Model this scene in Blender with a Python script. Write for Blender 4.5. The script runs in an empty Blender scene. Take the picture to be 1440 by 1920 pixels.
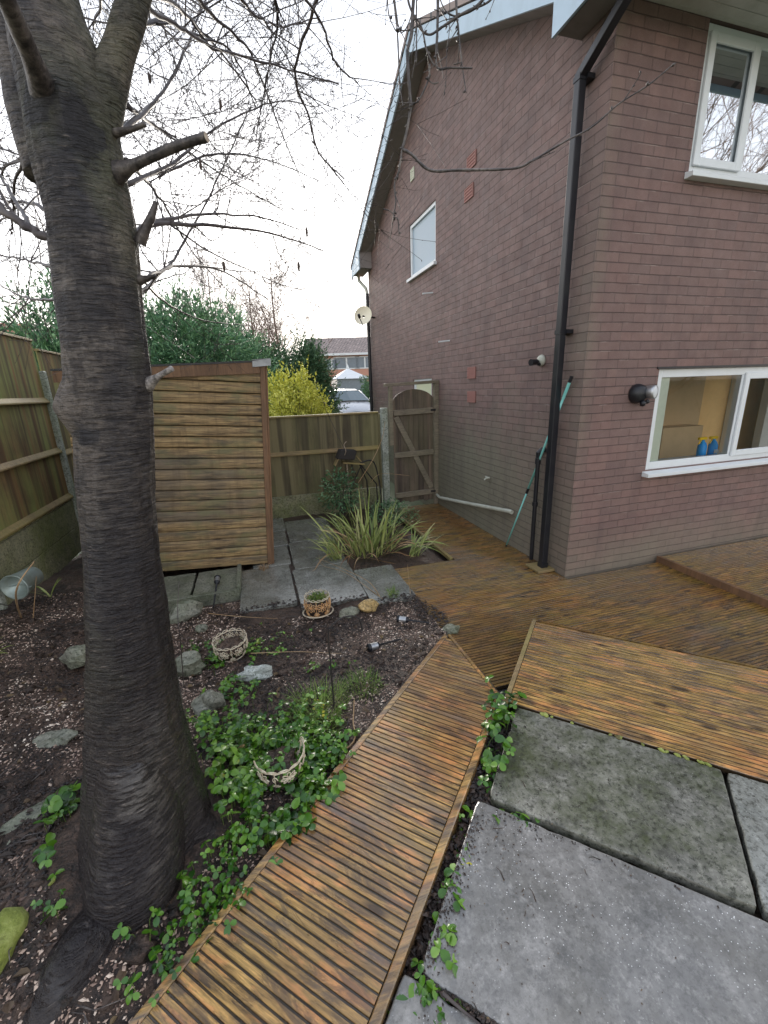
import bpy, math, random
from math import radians, sin, cos, pi, sqrt
from mathutils import Vector, Matrix, noise
random.seed(7)
SC = bpy.context.scene
COL = SC.collection
V = Vector
S2 = sqrt(2)

# ------------------------------------------------------------------ camera
FPX = 795.0
_d = V((94, 2710, FPX)).normalized()
_up = -_d
_x = V((2780, -330, FPX)); _x = (_x - _up * _x.dot(_up)).normalized()
_y = _x.cross(_up)
if _y.z < 0: _y = -_y
CAM = V((-2.7743, -3.1574, 1.8520))
def c2w(v): return V((_x.dot(v), _y.dot(v), _up.dot(v)))
cam_d = bpy.data.cameras.new('camera'); cam = bpy.data.objects.new('camera', cam_d); COL.objects.link(cam)
cam_d.sensor_fit = 'HORIZONTAL'; cam_d.sensor_width = 36; cam_d.lens = FPX / 1440 * 36
cam_d.clip_start = 0.02; cam_d.clip_end = 600
r, u, b = c2w(V((1, 0, 0))), c2w(V((0, -1, 0))), c2w(V((0, 0, -1)))
cam.matrix_world = Matrix(((r.x, u.x, b.x, CAM.x), (r.y, u.y, b.y, CAM.y), (r.z, u.z, b.z, CAM.z), (0, 0, 0, 1)))
SC.camera = cam
# a measured point of the photograph turned into the real point on a known plane of the place
def ray(x, y): return c2w(V((x - 720, y - 960, FPX))).normalized()
def PZ(x, y, z=0.0): d = ray(x, y); return CAM + d * ((z - CAM.z) / d.z)
def PX(x, y, X=0.0): d = ray(x, y); return CAM + d * ((X - CAM.x) / d.x)
def PY(x, y, Y=0.0): d = ray(x, y); return CAM + d * ((Y - CAM.y) / d.y)
def AD(x, y, D): d = ray(x, y); return CAM + d * (D / math.hypot(d.x, d.y))

# ------------------------------------------------------------------ world and sun
SUN_EL, SUN_AZ = radians(17), radians(3)      # azimuth from +Y towards +X
w = bpy.data.worlds.new('World'); SC.world = w; w.use_nodes = True
nt = w.node_tree; nt.nodes.clear()
def wn(t, **k):
    n = nt.nodes.new(t)
    for a, v in k.items(): setattr(n, a, v)
    return n
sky = wn('ShaderNodeTexSky', sky_type='NISHITA', sun_disc=False, sun_elevation=SUN_EL, sun_rotation=SUN_AZ, air_density=1.0, dust_density=3.0, ozone_density=1.0)
hs = wn('ShaderNodeHueSaturation'); hs.inputs['Saturation'].default_value = 0.25
nt.links.new(sky.outputs[0], hs.inputs['Color'])
tc = wn('ShaderNodeTexCoord'); sp = wn('ShaderNodeSeparateXYZ'); nt.links.new(tc.outputs['Generated'], sp.inputs[0])
cr = wn('ShaderNodeValToRGB'); nt.links.new(sp.outputs['Z'], cr.inputs[0])
e = cr.color_ramp.elements
e[0].position = 0.0; e[0].color = (8.6, 7.5, 6.5, 1)
e[1].position = 1.0; e[1].color = (4.1, 4.6, 5.5, 1)
for p, c in ((0.10, (11.0, 10.0, 9.0, 1)), (0.22, (9.4, 9.4, 9.7, 1)), (0.5, (5.0, 5.4, 6.2, 1))):
    q = cr.color_ramp.elements.new(p); q.color = c
nz = wn('ShaderNodeTexNoise'); nz.inputs['Scale'].default_value = 2.2; nz.inputs['Detail'].default_value = 4
nt.links.new(tc.outputs['Generated'], nz.inputs['Vector'])
mr = wn('ShaderNodeMapRange'); mr.inputs[1].default_value = 0.3; mr.inputs[2].default_value = 0.7; mr.inputs[3].default_value = 0.78; mr.inputs[4].default_value = 1.12
nt.links.new(nz.outputs['Fac'], mr.inputs[0])
vm = wn('ShaderNodeVectorMath', operation='SCALE'); nt.links.new(cr.outputs[0], vm.inputs[0]); nt.links.new(mr.outputs[0], vm.inputs['Scale'])
mx = wn('ShaderNodeMix', data_type='RGBA'); mx.inputs[0].default_value = 0.82     # cloud cover over the clear sky
nt.links.new(hs.outputs[0], mx.inputs['A']); nt.links.new(vm.outputs[0], mx.inputs['B'])
bg = wn('ShaderNodeBackground'); bg.inputs[1].default_value = 0.088
wo = wn('ShaderNodeOutputWorld')
nt.links.new(mx.outputs['Result'], bg.inputs[0]); nt.links.new(bg.outputs[0], wo.inputs[0])
sl = bpy.data.lights.new('sun', 'SUN'); so = bpy.data.objects.new('sun', sl); COL.objects.link(so)
sl.energy = 1.3; sl.angle = radians(16); sl.color = (1.0, 0.92, 0.82)
sd = V((sin(SUN_AZ) * cos(SUN_EL), cos(SUN_AZ) * cos(SUN_EL), sin(SUN_EL)))
so.rotation_euler = sd.to_track_quat('Z', 'Y').to_euler()
SC.view_settings.view_transform = 'Standard'; SC.view_settings.look = 'None'
SC.view_settings.exposure = 1.45; SC.view_settings.gamma = 1.0; SC.view_settings.use_curve_mapping = False
SC.cycles.use_denoising = True
SC.cycles.max_bounces = 6; SC.cycles.transparent_max_bounces = 16

# ------------------------------------------------------------------ material helper
class Mt:
    def __init__(s, name, rough=0.7, color=(0.5, 0.5, 0.5), metallic=0.0, spec=0.5):
        s.m = bpy.data.materials.new(name); s.m.use_nodes = True; s.t = s.m.node_tree
        s.b = s.t.nodes['Principled BSDF']
        s.set('Roughness', rough); s.set('Base Color', color if not isinstance(color, tuple) else (*color[:3], 1))
        s.set('Metallic', metallic); s.set('Specular IOR Level', spec)
    def n(s, t, ins=None, **k):
        nd = s.t.nodes.new(t)
        for a, v in k.items(): setattr(nd, a, v)
        for i, v in (ins or {}).items(): s.put(nd.inputs[i], v)
        return nd
    def put(s, sock, v):
        if isinstance(v, bpy.types.NodeSocket): s.t.links.new(v, sock)
        else:
            if isinstance(v, tuple) and len(v) == 3 and sock.type == 'RGBA': v = (*v, 1)
            sock.default_value = v
    def set(s, name, v): s.put(s.b.inputs[name], v)
    def obj(s): return s.n('ShaderNodeTexCoord').outputs['Object']
    def pos(s): return s.n('ShaderNodeNewGeometry').outputs['Position']
    def rnd(s): return s.n('ShaderNodeObjectInfo').outputs['Random']
    def isl(s): return s.n('ShaderNodeNewGeometry').outputs['Random Per Island']
    def map(s, v, scale=(1, 1, 1), loc=(0, 0, 0), rot=(0, 0, 0)):
        return s.n('ShaderNodeMapping', {'Vector': v, 'Scale': scale, 'Location': loc, 'Rotation': rot}).outputs[0]
    def noise(s, v, scale=5, detail=5, rough=0.55, dist=0.0):
        return s.n('ShaderNodeTexNoise', {'Vector': v, 'Scale': scale, 'Detail': detail, 'Roughness': rough, 'Distortion': dist}).outputs['Fac']
    def vor(s, v, scale=5, feature='F1', out='Distance'):
        return s.n('ShaderNodeTexVoronoi', {'Vector': v, 'Scale': scale}, feature=feature).outputs[out]
    def ramp(s, f, *stops):
        nd = s.n('ShaderNodeValToRGB', {0: f}); el = nd.color_ramp.elements
        while len(el) < len(stops): el.new(0.5)
        for q, (p, c) in zip(el, stops):
            q.position = p; q.color = (c, c, c, 1) if isinstance(c, (int, float)) else (*c[:3], 1)
        return nd.outputs[0]
    def mix(s, f, a, b, mode='MIX'):
        nd = s.n('ShaderNodeMix', data_type='RGBA', blend_type=mode)
        s.put(nd.inputs[0], f); s.put(nd.inputs['A'], a if not isinstance(a, tuple) else (*a[:3], 1)); s.put(nd.inputs['B'], b if not isinstance(b, tuple) else (*b[:3], 1))
        return nd.outputs['Result']
    def math(s, op, a, b=0.0, clamp=False):
        return s.n('ShaderNodeMath', {0: a, 1: b}, operation=op, use_clamp=clamp).outputs[0]
    def sep(s, v): return s.n('ShaderNodeSeparateXYZ', {0: v}).outputs
    def comb(s, x=0.0, y=0.0, z=0.0): return s.n('ShaderNodeCombineXYZ', {0: x, 1: y, 2: z}).outputs[0]
    def add(s, a, b): return s.n('ShaderNodeVectorMath', {0: a, 1: b}, operation='ADD').outputs[0]
    def rng(s, v, a, b, c=0.0, d=1.0):
        return s.n('ShaderNodeMapRange', {0: v, 1: a, 2: b, 3: c, 4: d}, clamp=True).outputs[0]
    def bump(s, h, strength=0.5, dist=0.01, nrm=None):
        i = {'Height': h, 'Strength': strength, 'Distance': dist}
        if nrm is not None: i['Normal'] = nrm
        o = s.n('ShaderNodeBump', i).outputs[0]; s.set('Normal', o); return o

MAT = {}
def brick_mat(name, axis):
    k = Mt(name, 0.62, spec=0.4); o = k.pos(); X, Y, Z = k.sep(o)
    A = Y if axis == 'y' else X
    wob = k.noise(o, 2.0, 2); wob = k.math('MULTIPLY', k.math('SUBTRACT', wob, 0.5), 0.012)
    v = k.comb(k.math('ADD', A, 10.0), k.math('ADD', k.math('ADD', Z, 9.982), wob), 0.0)
    def br(c1, c2, mo, ms, sm): 
        nd = k.n('ShaderNodeTexBrick', {'Vector': v, 'Color1': (*c1, 1), 'Color2': (*c2, 1), 'Mortar': (*mo, 1), 'Scale': 1.0, 'Mortar Size': ms, 'Mortar Smooth': sm, 'Bias': 0.0, 'Brick Width': 0.225, 'Row Height': 0.075})
        return nd
    b1 = br((0.156, 0.097, 0.083), (0.108, 0.071, 0.064), (0.052, 0.037, 0.035), 0.0040, 0.3)
    col = b1.outputs['Color']
    # paler and redder bricks here and there
    cell = k.comb(k.math('FLOOR', k.math('DIVIDE', k.math('ADD', A, 10.0), 0.225)), k.math('FLOOR', k.math('DIVIDE', k.math('ADD', Z, 9.982), 0.075)), 0.0)
    wn_ = k.n('ShaderNodeTexWhiteNoise', {'Vector': cell}).outputs['Value']
    big = k.noise(o, 0.9, 4, 0.6)
    col = k.mix(k.rng(big, 0.35, 0.7, 0.0, 0.55), col, (0.185, 0.125, 0.112))
    mid = k.noise(o, 7, 5, 0.7)
    col = k.mix(k.rng(wn_, 0.6, 1.0, 0.0, 0.35), col, (0.20, 0.112, 0.096))
    col = k.mix(k.rng(wn_, 0.3, 0.0, 0.0, 0.35), col, (0.095, 0.066, 0.066))
    col = k.mix(k.rng(mid, 0.3, 0.75, 0.0, 0.5), col, (0.095, 0.060, 0.056))
    fine = k.noise(k.map(o, (1, 1, 3)), 90, 3, 0.7)
    col = k.mix(k.rng(fine, 0.4, 0.75, 0.0, 0.45), col, (0.24, 0.155, 0.135))
    # lime bloom along the lower edges of joints
    row = k.math('FRACT', k.math('DIVIDE', k.math('ADD', k.math('ADD', Z, 9.982), wob), 0.075))
    edge = k.math('MULTIPLY', k.math('GREATER_THAN', row, 0.90), k.math('LESS_THAN', row, 0.985))
    em = k.noise(k.map(o, (1, 1, 5)), 3.5, 4, 0.7)
    col = k.mix(k.math('MULTIPLY', edge, k.rng(em, 0.52, 0.66, 0.0, 0.6)), col, (0.36, 0.29, 0.25))
    jt = k.math('LESS_THAN', row, 0.045)
    # green algae low on the wall and near the corner pipe
    an = k.noise(o, 1.6, 5, 0.65)
    if axis == 'y':
        low = k.rng(k.math('ADD', Z, k.math('MULTIPLY', an, -1.8)), 0.85, -0.15, 0.0, 0.95)
        low = k.math('MULTIPLY', low, k.rng(Y, -0.3, 1.6, 0.45, 1.0))
        cor = k.math('MULTIPLY', k.rng(Y, 0.32, 0.12), k.rng(an, 0.35, 0.62, 0.05, 0.42))
        cor = k.math('MULTIPLY', cor, k.rng(Z, 4.3, 2.5))
        al = k.math('MAXIMUM', low, cor)
    else:
        low = k.rng(k.math('ADD', Z, k.math('MULTIPLY', an, -0.7)), 0.15, -0.35, 0.0, 0.6)
        cor = k.math('MULTIPLY', k.rng(X, 0.16, 0.02), k.rng(an, 0.38, 0.6, 0.0, 0.4))
        al = k.math('MAXIMUM', low, cor)
    col = k.mix(al, col, (0.155, 0.150, 0.108))
    col = k.mix(k.math('MULTIPLY', k.math('LESS_THAN', row, 0.075), 0.55), col, (0.040, 0.029, 0.027))  # shadow line of the bed joints, darkened into the colour
    st = k.noise(k.map(o, (2.2, 2.2, 0.35)), 2.0, 4, 0.6)
    col = k.mix(k.rng(st, 0.5, 0.8, 0.0, 0.4), col, (0.065, 0.048, 0.048))
    k.set('Base Color', col)
    k.set('Roughness', k.rng(mid, 0.3, 0.7, 0.5, 0.8))
    h = k.math('MULTIPLY', b1.outputs['Fac'], -1.0)
    h2 = k.math('ADD', h, k.math('MULTIPLY', fine, 0.35)); h2 = k.math('ADD', h2, k.math('MULTIPLY', k.noise(o, 30, 3), 0.4))
    h2 = k.math('ADD', h2, k.math('MULTIPLY', wn_, 0.25))
    k.bump(h2, 1.0, 0.010)
    return k.m
MAT['brick_gable'] = brick_mat('brick_gable', 'y'); MAT['brick_front'] = brick_mat('brick_front', 'x')

def deck_mat(name, tint=(0.30, 0.17, 0.07), green=0.5, dark=0.5, peach=0.2):
    k = Mt(name, 0.35, spec=0.5); o = k.obj(); p = k.pos(); rn = k.rnd()
    off = k.comb(k.math('MULTIPLY', rn, 37.0), k.math('MULTIPLY', rn, 11.0), 0.0)
    g = k.add(o, off)
    grain = k.noise(k.map(g, (2.6, 40, 40)), 1.6, 8, 0.75, 0.3)
    col = k.ramp(grain, (0.36, tuple(c * 0.10 for c in tint)), (0.46, tuple(c * 0.50 for c in tint)), (0.56, tint), (0.72, tuple(min(1, c * 2.2) for c in tint)))
    col = k.mix(k.rng(rn, 0, 1, 0.0, 0.6), col, tuple(c * 0.5 for c in tint))
    pk = k.noise(k.map(g, (3.0, 9, 9)), 1.5, 4, 0.6)
    col = k.mix(k.rng(pk, 0.52, 0.62, 0.0, peach * 1.5), col, (0.46, 0.25, 0.14))
    pn = k.noise(p, 2.3, 5, 0.65)
    col = k.mix(k.rng(pn, 0.46, 0.60, 0.0, green), col, k.mix(0.6, col, (0.20, 0.17, 0.055)))
    rd = k.noise(k.map(p, loc=(2, 9, 0)), 1.3, 4, 0.6)
    col = k.mix(k.rng(rd, 0.52, 0.64, 0.0, 0.55), col, k.mix(0.55, col, (0.26, 0.095, 0.045)))
    dn = k.noise(k.map(g, (2.2, 9, 9)), 1.7, 6, 0.7, 0.8)
    col = k.mix(k.rng(dn, 0.49, 0.60, 0.0, dark), col, (0.042, 0.034, 0.030))
    wp = k.noise(k.map(p, loc=(7, 3, 0)), 1.15, 5, 0.65)
    col = k.mix(k.rng(wp, 0.46, 0.58, 0.0, dark * 0.95), col, k.mix(0.65, col, tuple(c * q for c, q in zip(tint, (0.26, 0.24, 0.30)))))
    bn = k.noise(k.map(g, (1.2, 6, 1), loc=(3, 1, 0)), 2.1, 4, 0.6)
    col = k.mix(k.rng(bn, 0.52, 0.7, 0.0, dark * 0.7), col, (0.075, 0.072, 0.072))
    kn = k.vor(k.map(g, (1.3, 3.2, 1)), 2.6)
    col = k.mix(k.rng(kn, 0.20, 0.09, 0.0, 0.92), col, (0.028, 0.018, 0.012))
    sp_ = k.noise(k.map(g, (9, 60, 60)), 3, 4, 0.7)
    col = k.mix(k.rng(sp_, 0.55, 0.72, 0.0, 0.6), col, tuple(c * 0.25 for c in tint))
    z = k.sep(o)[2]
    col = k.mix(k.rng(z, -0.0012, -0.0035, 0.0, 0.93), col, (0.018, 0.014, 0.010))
    k.set('Base Color', col)
    k.set('Roughness', k.rng(dn, 0.35, 0.65, 0.40, 0.18))
    k.set('Coat Weight', k.rng(wp, 0.38, 0.58, 0.45, 1.0)); k.set('Coat Roughness', 0.14)
    k.bump(k.math('ADD', grain, k.math('MULTIPLY', sp_, 0.6)), 0.35, 0.003)
    return k.m
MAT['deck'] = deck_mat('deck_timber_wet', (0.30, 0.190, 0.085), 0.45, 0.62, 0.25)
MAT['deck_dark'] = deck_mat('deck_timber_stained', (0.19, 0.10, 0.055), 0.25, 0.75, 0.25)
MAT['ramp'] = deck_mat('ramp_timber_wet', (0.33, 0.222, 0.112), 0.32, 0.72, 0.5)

def wood_mat(name, base, dark, green=None, gfac=0.5, scale=(30, 30, 2), rough=0.6, rows=None, knots=0.0, streak=None):
    k = Mt(name, rough, spec=0.35); p = k.pos()
    grain = k.noise(k.map(p, tuple(q * 1.5 for q in scale)), 1.5, 8, 0.78, 0.3)
    col = k.ramp(grain, (0.3, dark), (0.55, base), (0.8, tuple(min(1, c * 1.35) for c in base)))
    n = k.noise(p, 3.0, 5, 0.6)
    col = k.mix(k.rng(n, 0.42, 0.72, 0.0, 0.65), col, dark)
    if green:
        gn = k.noise(k.map(p, (1, 1, 0.45), loc=(5, 2, 1)), 2.2, 5, 0.6)
        col = k.mix(k.rng(gn, 0.35, 0.6, 0.0, gfac), col, green)
    if streak:
        sn = k.noise(k.map(p, (8.5, 8.5, 0.35)), 1.0, 3, 0.5)
        col = k.mix(k.rng(sn, 0.50, 0.60, 0.0, 0.75), col, streak)
        sn = k.noise(k.map(p, (8.5, 8.5, 0.25), loc=(5, 5, 0)), 1.0, 3, 0.5)
        col = k.mix(k.rng(sn, 0.52, 0.62, 0.0, 0.7), col, dark)
    if knots:
        kn = k.vor(k.map(p, (2.2, 2.2, 9)), 1.35)
        col = k.mix(k.rng(kn, 0.22, 0.08, 0.0, knots), col, tuple(c * 0.25 for c in dark))
    k.set('Base Color', col); k.bump(grain, 0.4, 0.003)
    return k.m
MAT['fence_green'] = wood_mat('fence_boards_algae', (0.15, 0.10, 0.052), (0.045, 0.032, 0.022), (0.16, 0.18, 0.066), 0.9, (14, 14, 0.9), 0.7, streak=(0.15, 0.082, 0.042))
MAT['fence_back'] = wood_mat('fence_boards_weathered', (0.115, 0.095, 0.055), (0.036, 0.030, 0.021), (0.11, 0.11, 0.052), 0.6, (16, 16, 0.9), 0.7, streak=(0.16, 0.14, 0.08))
MAT['fence_rail'] = wood_mat('fence_rail', (0.18, 0.13, 0.068), (0.06, 0.045, 0.028), (0.17, 0.15, 0.05), 0.5, (2, 20, 20), 0.6)
MAT['gate'] = wood_mat('gate_boards', (0.095, 0.075, 0.060), (0.028, 0.022, 0.020), (0.085, 0.08, 0.045), 0.5, (20, 20, 1.0), 0.6, streak=(0.14, 0.105, 0.08))
MAT['gate_rail'] = wood_mat('gate_rails', (0.16, 0.135, 0.105), (0.05, 0.042, 0.036), (0.13, 0.13, 0.08), 0.4, (3, 20, 20), 0.6)
MAT['shed_trim'] = wood_mat('shed_trim', (0.135, 0.078, 0.045), (0.055, 0.034, 0.022), None, 0, (20, 20, 1.2), 0.5)

def shed_mat():
    k = Mt('shed_shiplap', 0.5, spec=0.4); o = k.obj(); X, Y, Z = k.sep(o)
    row = k.math('FLOOR', k.math('DIVIDE', Z, 0.1075))
    wn_ = k.n('ShaderNodeTexWhiteNoise', {'W': row}, noise_dimensions='1D').outputs['Value']
    g = k.add(o, k.comb(k.math('MULTIPLY', wn_, 40.0), 0.0, 0.0))
    grain = k.noise(k.map(g, (2.4, 34, 52)), 1.6, 8, 0.75, 0.35)
    base = k.ramp(grain, (0.37, (0.052, 0.033, 0.017)), (0.5, (0.235, 0.155, 0.068)), (0.66, (0.40, 0.285, 0.130)))
    # a band of greyed boards half way up
    grey = k.ramp(grain, (0.3, (0.045, 0.038, 0.030)), (0.55, (0.15, 0.115, 0.075)), (0.8, (0.26, 0.20, 0.13)))
    m = k.math('MULTIPLY', k.rng(Z, 0.44, 0.56), k.rng(Z, 1.28, 1.20))
    m = k.math('MULTIPLY', m, k.rng(k.math('ADD', k.noise(k.map(g, (1, 1, 1)), 1.4, 3), k.math('MULTIPLY', X, -0.16)), 0.42, 0.68, 0.0, 1.0))
    m2 = k.math('MULTIPLY', k.rng(wn_, 0.2, 0.8, 0.15, 0.6), k.rng(Z, 1.3, 1.0, 0.25, 1.0))
    col = k.mix(k.math('MAXIMUM', k.math('MULTIPLY', m, 1.0, True), k.math('MULTIPLY', m2, 0.6)), base, grey)
    gn = k.noise(k.map(o, (1.3, 1.3, 3.0)), 1.9, 4, 0.6)
    col = k.mix(k.rng(gn, 0.50, 0.62, 0.0, 0.65), col, (0.12, 0.12, 0.055))
    gs = k.noise(k.map(g, (1.1, 1.1, 6.0), loc=(3, 0, 9)), 1.7, 5, 0.65)
    col = k.mix(k.rng(gs, 0.52, 0.62, 0.0, 0.7), col, (0.055, 0.046, 0.032))
    # knots, in columns because sister boards repeat them
    kn = k.vor(k.comb(k.math('MULTIPLY', X, 3.2), k.math('MULTIPLY', k.math('FRACT', k.math('DIVIDE', Z, 0.1075)), 0.9), k.math('FLOOR', k.math('DIVIDE', row, 4.0))), 1.0)
    col = k.mix(k.rng(kn, 0.2, 0.06, 0.0, 0.85), col, (0.035, 0.020, 0.010))
    dr = k.noise(k.map(o, (9, 9, 0.8)), 2.0, 4, 0.6)
    col = k.mix(k.rng(dr, 0.52, 0.75, 0.0, 0.5), col, (0.075, 0.05, 0.026))
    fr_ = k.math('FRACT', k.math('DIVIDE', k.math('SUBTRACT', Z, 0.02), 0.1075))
    col = k.mix(k.rng(fr_, 0.89, 0.96, 0.0, 0.85), col, (0.016, 0.011, 0.007))  # overlap shadow line of the boards, painted into the colour
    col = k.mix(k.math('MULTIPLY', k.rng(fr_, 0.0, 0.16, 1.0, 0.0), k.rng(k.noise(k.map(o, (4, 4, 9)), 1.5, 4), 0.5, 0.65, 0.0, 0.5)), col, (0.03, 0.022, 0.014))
    k.set('Base Color', col); k.bump(grain, 0.35, 0.003); return k.m
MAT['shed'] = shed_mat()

def concrete_mat(name, c1, c2, rough=(0.3, 0.6), green=None, gf=0.6, speck=0.3, coat=0.0, blot=0.75):
    k = Mt(name, 0.5, spec=0.5); p = k.pos()
    n1 = k.noise(p, 3.2, 6, 0.62); n2 = k.noise(p, 45, 4, 0.7); n3 = k.noise(p, 14, 5, 0.65)
    col = k.mix(k.rng(n1, 0.35, 0.65), c1, c2)
    col = k.mix(k.rng(n3, 0.42, 0.7, 0.0, 0.5), col, tuple(c * 0.45 for c in c1))
    col = k.mix(k.rng(n2, 0.52, 0.75, 0.0, 0.45), col, tuple(min(1, c * 1.7) for c in c2))
    if green:
        gn = k.noise(k.map(p, loc=(4, 4, 0)), 2.4, 8, 0.78)
        col = k.mix(k.rng(gn, 0.42, 0.60, 0.0, gf), col, green)
        bl = k.noise(k.map(p, loc=(9, 2, 0)), 55, 6, 0.8)
        col = k.mix(k.rng(bl, 0.50, 0.60, 0.0, blot), col, tuple(c * 0.22 for c in green))
    ed = k.noise(k.map(p, loc=(1, 5, 0)), 6.5, 6, 0.75)
    col = k.mix(k.rng(ed, 0.55, 0.66, 0.0, 0.6), col, tuple(c * 0.4 for c in c1))
    vs = k.vor(p, 75); vm_ = k.noise(k.map(p, loc=(2, 7, 0)), 2.5, 3)
    col = k.mix(k.math('MULTIPLY', k.rng(vs, 0.13, 0.08), k.rng(vm_, 0.48, 0.62, 0.0, speck)), col, (0.75, 0.75, 0.75))
    k.set('Base Color', col); k.set('Roughness', k.rng(n1, 0.35, 0.65, rough[0], rough[1]))
    if coat: k.set('Coat Weight', coat); k.set('Coat Roughness', 0.18)
    k.bump(k.math('ADD', n2, k.math('MULTIPLY', n3, 0.8)), 0.35, 0.0025)
    return k.m
MAT['slab_wet'] = concrete_mat('slab_wet_grey', (0.100, 0.098, 0.094), (0.185, 0.180, 0.172), (0.05, 0.34), (0.070, 0.066, 0.056), 0.7, 0.9, 0.7, blot=0.3)
MAT['slab_green'] = concrete_mat('slab_algae', (0.12, 0.12, 0.105), (0.29, 0.285, 0.245), (0.30, 0.65), (0.050, 0.060, 0.024), 0.95, 0.4)
MAT['slab_path'] = concrete_mat('slab_path', (0.10, 0.105, 0.095), (0.20, 0.205, 0.19), (0.10, 0.36), (0.09, 0.085, 0.06), 0.35, 0.2, 0.6)
MAT['concrete'] = concrete_mat('concrete_post', (0.19, 0.21, 0.19), (0.30, 0.32, 0.29), (0.6, 0.8), (0.12, 0.15, 0.075), 0.45, 0.2)
MAT['gravel_board'] = concrete_mat('gravel_board', (0.14, 0.14, 0.095), (0.22, 0.21, 0.135), (0.6, 0.8), (0.11, 0.125, 0.045), 0.8, 0.1)
MAT['stone'] = concrete_mat('rough_stone', (0.10, 0.105, 0.085), (0.20, 0.195, 0.16), (0.4, 0.7), (0.07, 0.09, 0.04), 0.45, 0.1)
MAT['stone_tan'] = concrete_mat('tan_stone', (0.26, 0.18, 0.08), (0.40, 0.28, 0.13), (0.4, 0.7), (0.14, 0.12, 0.05), 0.3, 0.1)
MAT['stone_pale'] = concrete_mat('pale_stone', (0.24, 0.26, 0.25), (0.42, 0.44, 0.42), (0.3, 0.6), (0.10, 0.13, 0.08), 0.3, 0.1)

def soil_mat():
    k = Mt('wet_soil', 0.5, spec=0.5); p = k.pos()
    n1 = k.noise(p, 2.2, 5, 0.6); n2 = k.noise(p, 22, 6, 0.7); n3 = k.noise(p, 90, 4, 0.7)
    col = k.ramp(n2, (0.38, (0.006, 0.005, 0.004)), (0.50, (0.030, 0.021, 0.017)), (0.66, (0.095, 0.066, 0.050)))
    col = k.mix(k.math('MULTIPLY', k.rng(n1, 0.42, 0.6), k.rng(n3, 0.42, 0.6, 0.1, 0.8)), col, (0.125, 0.086, 0.066))
    col = k.mix(k.rng(n3, 0.55, 0.72, 0.0, 0.5), col, (0.16, 0.11, 0.095))
    k.set('Base Color', col); k.set('Roughness', k.rng(n2, 0.35, 0.65, 0.3, 0.75))
    k.bump(k.math('ADD', n2, k.math('MULTIPLY', n3, 0.5)), 0.9, 0.015); return k.m
MAT['soil'] = soil_mat()
def isl_mat(name, stops, rough=0.5, spec=0.4, coat=0.0, trans=0.0):
    k = Mt(name, rough, spec=spec); i = k.isl(); n = k.rng(k.noise(k.pos(), 2.4, 4, 0.6), 0.34, 0.66)
    f = k.math('ADD', k.math('MULTIPLY', i, 0.62), k.math('MULTIPLY', n, 0.38))
    k.set('Base Color', k.ramp(f, *stops))
    if coat: k.set('Coat Weight', coat); k.set('Coat Roughness', 0.2)
    if trans:
        k.set('Subsurface Weight', 0.0)
    return k.m
MAT['chips'] = isl_mat('pale_chips', ((0.12, (0.07, 0.045, 0.038)), (0.35, (0.18, 0.125, 0.098)), (0.64, (0.33, 0.25, 0.20)), (0.90, (0.64, 0.56, 0.47))), 0.4)
MAT['clods'] = isl_mat('dark_mulch', ((0.1, (0.010, 0.009, 0.009)), (0.6, (0.035, 0.025, 0.022)), (0.95, (0.09, 0.06, 0.045))), 0.4)
MAT['litter'] = isl_mat('leaf_litter', ((0.1, (0.02, 0.015, 0.012)), (0.6, (0.06, 0.04, 0.03)), (0.95, (0.16, 0.11, 0.05))), 0.5)
MAT['leaf_green'] = isl_mat('strawberry_leaves', ((0.05, (0.016, 0.040, 0.013)), (0.28, (0.042, 0.100, 0.024)), (0.58, (0.085, 0.165, 0.036)), (0.80, (0.16, 0.26, 0.075)), (0.88, (0.24, 0.33, 0.14)), (0.92, (0.40, 0.36, 0.08))), 0.3, 0.6)
MAT['leaf_blade'] = isl_mat('blade_leaves', ((0.1, (0.10, 0.14, 0.04)), (0.45, (0.20, 0.25, 0.075)), (0.75, (0.33, 0.36, 0.14)), (0.95, (0.45, 0.42, 0.22))), 0.4)
MAT['leaf_dead'] = isl_mat('dead_blades', ((0.1, (0.14, 0.07, 0.035)), (0.5, (0.33, 0.22, 0.12)), (0.95, (0.52, 0.40, 0.27))), 0.5)
MAT['conifer'] = isl_mat('conifer_sprays', ((0.1, (0.025, 0.060, 0.036)), (0.4, (0.075, 0.155, 0.085)), (0.75, (0.14, 0.245, 0.125)), (0.92, (0.22, 0.33, 0.17))), 0.6)
MAT['conifer_dark'] = isl_mat('dark_conifer_sprays', ((0.1, (0.014, 0.035, 0.020)), (0.5, (0.040, 0.085, 0.045)), (0.92, (0.10, 0.18, 0.085))), 0.6)
MAT['golden'] = isl_mat('golden_leaves', ((0.08, (0.24, 0.28, 0.05)), (0.35, (0.60, 0.62, 0.10)), (0.65, (0.82, 0.80, 0.16)), (0.9, (0.92, 0.90, 0.32))), 0.45)
MAT['bushleaf'] = isl_mat('bush_leaves', ((0.1, (0.025, 0.055, 0.028)), (0.6, (0.06, 0.12, 0.055)), (0.95, (0.15, 0.22, 0.12))), 0.45)
MAT['fern'] = isl_mat('fern_leaves', ((0.1, (0.05, 0.09, 0.02)), (0.5, (0.12, 0.19, 0.045)), (0.95, (0.25, 0.30, 0.09))), 0.5)

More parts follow.
